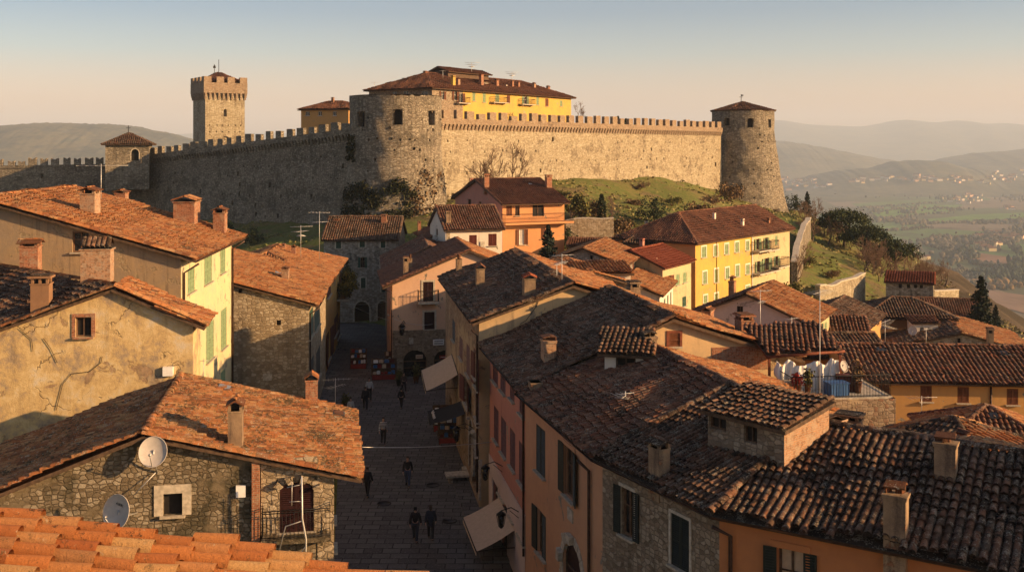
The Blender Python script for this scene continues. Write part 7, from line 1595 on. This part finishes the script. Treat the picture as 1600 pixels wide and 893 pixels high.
tarp('left tarpaulin gathered into a cone under the canopy', Z_(1212, 562, 47.8), Z_(1244, 560, 47.8), [(0, .7), (.35, 1.0), (.6, 1.75), (1, 1.3)], 1, [(0, .05), (.35, .35), (.6, 0), (1, .25)]); tarp('broad middle tarpaulin sagging to a point above the railing', Z_(1243, 568, 47.7), Z_(1282, 562, 47.7), [(0, .3), (.45, 1.7), (.6, 1.8), (1, 1.65)], 2, [(0, .1), (.4, .15), (.7, .0), (1, .05)]); tarp('right crumpled tarpaulin tied to the red post', Z_(1281, 562, 47.6), Z_(1311, 556, 47.6), [(0, 1.6), (.4, 1.75), (.7, 1.5), (1, 1.35)], 3, [(0, .1), (.3, .3), (.55, .0), (.8, .15), (1, .2)])
def crate(P, s, mat, label, rz=0.0):
    root = empty('storage_crate', P, rz, label, 'crate'); mb = MB(); w, d_, h_ = s
    for (c, q) in (((0, 0, .02), (w, d_, .04)), ((-w/2, 0, h_/2), (.04, d_, h_)), ((w/2, 0, h_/2), (.04, d_, h_)), ((0, -d_/2, h_/2), (w-.05, .04, h_)), ((0, d_/2, h_/2), (w-.05, .04, h_))): mb.box(c, q)
    mb.build('body', M[mat], root); mb = MB(); mb.box((0, 0, h_), (w+.08, d_+.08, .05)); mb.build('rim', M[mat], root)
crate(Vector((X(1307, 46.6), 46.6, tz+.02)), (.9, .6, .55), 'blue', 'blue crate behind the terrace railing', .2); crate(Vector((X(1322, 47.3), 47.3, tz+.02)), (.8, .5, .7), 'sh_red', 'dark red crate at the right of the blue crate', -.1); crate(Vector((X(1232, 46.9), 46.9, tz+.02)), (.6, .5, .5), 'cream_cloth', 'pale crate below the left tarpaulin', .3)
planter(Vector((X(1246, 46.3), 46.3, tz)), 'pot of red flowers at the left end of the railing', .35, 'tile_orange', 'red', 11, .4); planter(Vector((X(1262, 46.5), 46.5, tz)), 'second flower pot right of the red flowers', .32, 'tile_orange', 'leaf_olive', 12); planter(Vector((X(1340, 46.9), 46.9, tz)), 'dry plant pot in the right terrace corner', .4, 'tile_brown', 'leaf_brown', 13, .8)

# ================================================================== people in the street
def skin_mesh(name, J, E, mat, sub=2):
    names = list(J); me = bpy.data.meshes.new(name); me.from_pydata([J[k][0] for k in names], [(names.index(a), names.index(b)) for a, b in E], []); o = bpy.data.objects.new(name, me); COL.objects.link(o)
    md = o.modifiers.new('s', 'SKIN'); md.use_smooth_shade = True
    for i, k in enumerate(names): r = J[k][1]; me.skin_vertices[0].data[i].radius = r if isinstance(r, tuple) else (r, r); me.skin_vertices[0].data[i].use_root = (i == 0)
    o.modifiers.new('d', 'SUBSURF').levels = sub; bpy.context.view_layer.update(); out = bpy.data.meshes.new_from_object(o.evaluated_get(bpy.context.evaluated_depsgraph_get())); bpy.data.objects.remove(o); out.name = name; out.materials.clear(); out.materials.append(mat)
    return out
def person(P, h, rz, label, top, legs, hair='bark_dark', stride=.28, long_hair=False, coat=False, seed=1):
    s = h/1.75; root = empty('person', P, rz, label, 'person'); rg = random.Random(seed); st = stride; J = {}; V = lambda x, y, z: Vector((x*s, y*s, z*s))
    def put(k, x, y, z, r): J[k] = (V(x, y, z), r*s)
    put('pelvis', 0, 0, .96, .125); put('waist', 0, 0, 1.10, .115); put('chest', 0, -.01, 1.30, .145); put('neck0', 0, -.01, 1.45, .07); put('neck', 0, -.015, 1.51, .052); put('jaw', 0, -.03, 1.575, .068); put('skull', 0, -.012, 1.655, .086); put('crown', 0, 0, 1.715, .06); put('nose', 0, -.115, 1.61, .014)
    E = [('pelvis', 'waist'), ('waist', 'chest'), ('chest', 'neck0'), ('neck0', 'neck'), ('neck', 'jaw'), ('jaw', 'skull'), ('skull', 'crown'), ('jaw', 'nose')]
    for sd, sg in (('l', 1), ('r', -1)):
        f = sg*st; put('hip'+sd, sg*.095, 0, .90, .095); put('knee'+sd, sg*.10, -f*.62-.02, .50+abs(f)*.02, .062); put('ank'+sd, sg*.10, -f*1.25+.04*(f < 0), .09+(.05 if f < 0 else 0), .043); put('toe'+sd, sg*.115, -f*1.25-.17, .045+(.0 if f < 0 else .01), .038)
        E += [('pelvis', 'hip'+sd), ('hip'+sd, 'knee'+sd), ('knee'+sd, 'ank'+sd), ('ank'+sd, 'toe'+sd)]
        a = -f*.8; put('sho'+sd, sg*.185, 0, 1.405, .068); put('elb'+sd, sg*.245, -a*.30+.03, 1.13, .047); put('wri'+sd, sg*.255, -a*.75-.06, .90, .032); put('palm'+sd, sg*.255, -a*.85-.075, .83, .036)
        E += [('chest', 'sho'+sd), ('sho'+sd, 'elb'+sd), ('elb'+sd, 'wri'+sd), ('wri'+sd, 'palm'+sd)]
        for i, ln in enumerate((.070, .080, .076, .060)):
            k = 'f%d%s' % (i, sd); y0 = -a*.85-.075+(i-1.5)*.020; put(k+'a', sg*.252, y0, .795, .0085); put(k+'b', sg*.243, y0-.006, .795-ln*.55, .0085); put(k+'c', sg*.228, y0-.01, .795-ln, .0075); E += [('palm'+sd, k+'a'), (k+'a', k+'b'), (k+'b', k+'c')]
        put('t'+sd, sg*.235, -a*.85-.125, .815, .0095); put('t2'+sd, sg*.222, -a*.85-.14, .785, .0085); E += [('palm'+sd, 't'+sd), ('t'+sd, 't2'+sd)]
    link('body', skin_mesh('body', J, E, M['skin']), root)
    def sel(ks, add, ex={}): return {k: (J[k][0], J[k][1]+ex.get(k, add)*s) for k in ks}
    tk = ['pelvis', 'waist', 'chest', 'neck0', 'shol', 'elbl', 'wril', 'shor', 'elbr', 'wrir']; te = [e for e in E if e[0] in tk and e[1] in tk]; A = sel(tk, .024, {'pelvis': .035 if coat else .02})
    if coat: A['hem'] = (V(0, 0, .70), .165*s); te = te+[('pelvis', 'hem')]
    link('jacket', skin_mesh('jacket', A, te, M[top]), root)
    lk = ['pelvis']+[k+sd for sd in 'lr' for k in ('hip', 'knee', 'ank')]; link('trousers', skin_mesh('trousers', sel(lk, .016), [e for e in E if e[0] in lk and e[1] in lk], M[legs]), root)
    for sd in 'lr': link('shoe', skin_mesh('shoe', sel(['ank'+sd, 'toe'+sd], .012), [('ank'+sd, 'toe'+sd)], M['black']), root)
    Hh = {'a': (V(0, .02, 1.665), .088*s), 'b': (V(0, .01, 1.728), .066*s), 'c': (V(0, .055, 1.60), .06*s)}; he = [('a', 'b'), ('a', 'c')]
    if long_hair: Hh['d'] = (V(0, .075, 1.48), .065*s); he.append(('c', 'd'))
    link('hair', skin_mesh('hair', Hh, he, M[hair]), root)
    return root
M['cloth_dark'] = plain('dark coat cloth', (.022, .020, .022), .85, 0, .15); M['cloth_navy'] = plain('navy cloth', (.03, .035, .05), .85, 0, .15); M['cloth_white'] = plain('pale knit', (.52, .50, .46), .85, 0, .08); M['jeans'] = plain('blue jeans', (.06, .08, .13), .85, 0, .15); M['cloth_brown'] = plain('brown cloth', (.09, .06, .045), .85, 0, .15)
st_ = NT('striped jumper', .85, .2); wv = st_.node('ShaderNodeTexWave', wave_type='BANDS', bands_direction='Z'); st_.set(wv.inputs['Vector'], st_.co); wv.inputs['Scale'].default_value = 3.4; M['striped'] = st_.col(st_.ramp(wv.outputs['Fac'], [(.45, (.60, .57, .52)), (.55, (.10, .09, .09))]))
for (px, fy, hy, az, lab, top, legs, hair, lh, ct, sd) in [
  (571, 641, 598, 3.3, 'person in a long dark coat walking up the street near the grey awning', 'cloth_dark', 'cloth_dark', 'bark_dark', 0, 1, 1), (577, 626, 591, .2, 'person with pale sleeves walking down just behind the dark coat', 'cloth_white', 'cloth_dark', 'bark_dark', 0, 0, 2),
  (599, 693, 653, .1, 'person in a striped pale jumper in mid street', 'striped', 'cloth_dark', 'bark_dark', 0, 0, 3), (637, 759, 714, .0, 'person in dark jacket and blue jeans walking downhill', 'cloth_dark', 'jeans', 'bark_dark', 0, 0, 4),
  (649, 846, 788, 3.1, 'left of two dark dressed people nearest the viewer', 'cloth_dark', 'cloth_navy', 'black', 0, 0, 5), (673, 843, 786, 3.2, 'right of two dark dressed people nearest the viewer, long hair', 'cloth_navy', 'cloth_dark', 'bark_dark', 1, 1, 6),
  (631, 612, 589, .4, 'person in dark clothes at the shop arch step', 'cloth_brown', 'cloth_dark', 'bark_dark', 0, 0, 7), (627, 638, 612, 2.9, 'person in dark jacket just below the shop arch', 'cloth_dark', 'cloth_dark', 'black', 0, 0, 8),
  (574, 776, 730, 3.0, 'person in dark coat half under the dish house eave', 'cloth_dark', 'cloth_dark', 'bark_dark', 0, 1, 9), (548, 655, 622, .3, 'person with a pale top beside the grey corner awning', 'cloth_white', 'jeans', 'bark_dark', 1, 0, 10)]:
    P = spot(px, fy); person(P, max(1.58, min(1.82, (fy-hy)*P.y/F*1.02)), az, lab, top, legs, hair, .24 if sd % 2 else .2, bool(lh), bool(ct), sd)

for (px, py, lab) in ((676, 757, 'round iron drain cover left of the stone bench'), (702, 813, 'square drain cover right of the two dark figures'), (600, 786, 'small drain cover in the left of the lane')):
    P = spot(px, py); mb = MB(); mb.lathe([(.42, 0), (.42, .02), (.36, .02), (.36, .012), (0.02, .012)], n=20); o = mb.build('drain_cover', M['iron'], None, P); tag(o, lab, 'drain cover')
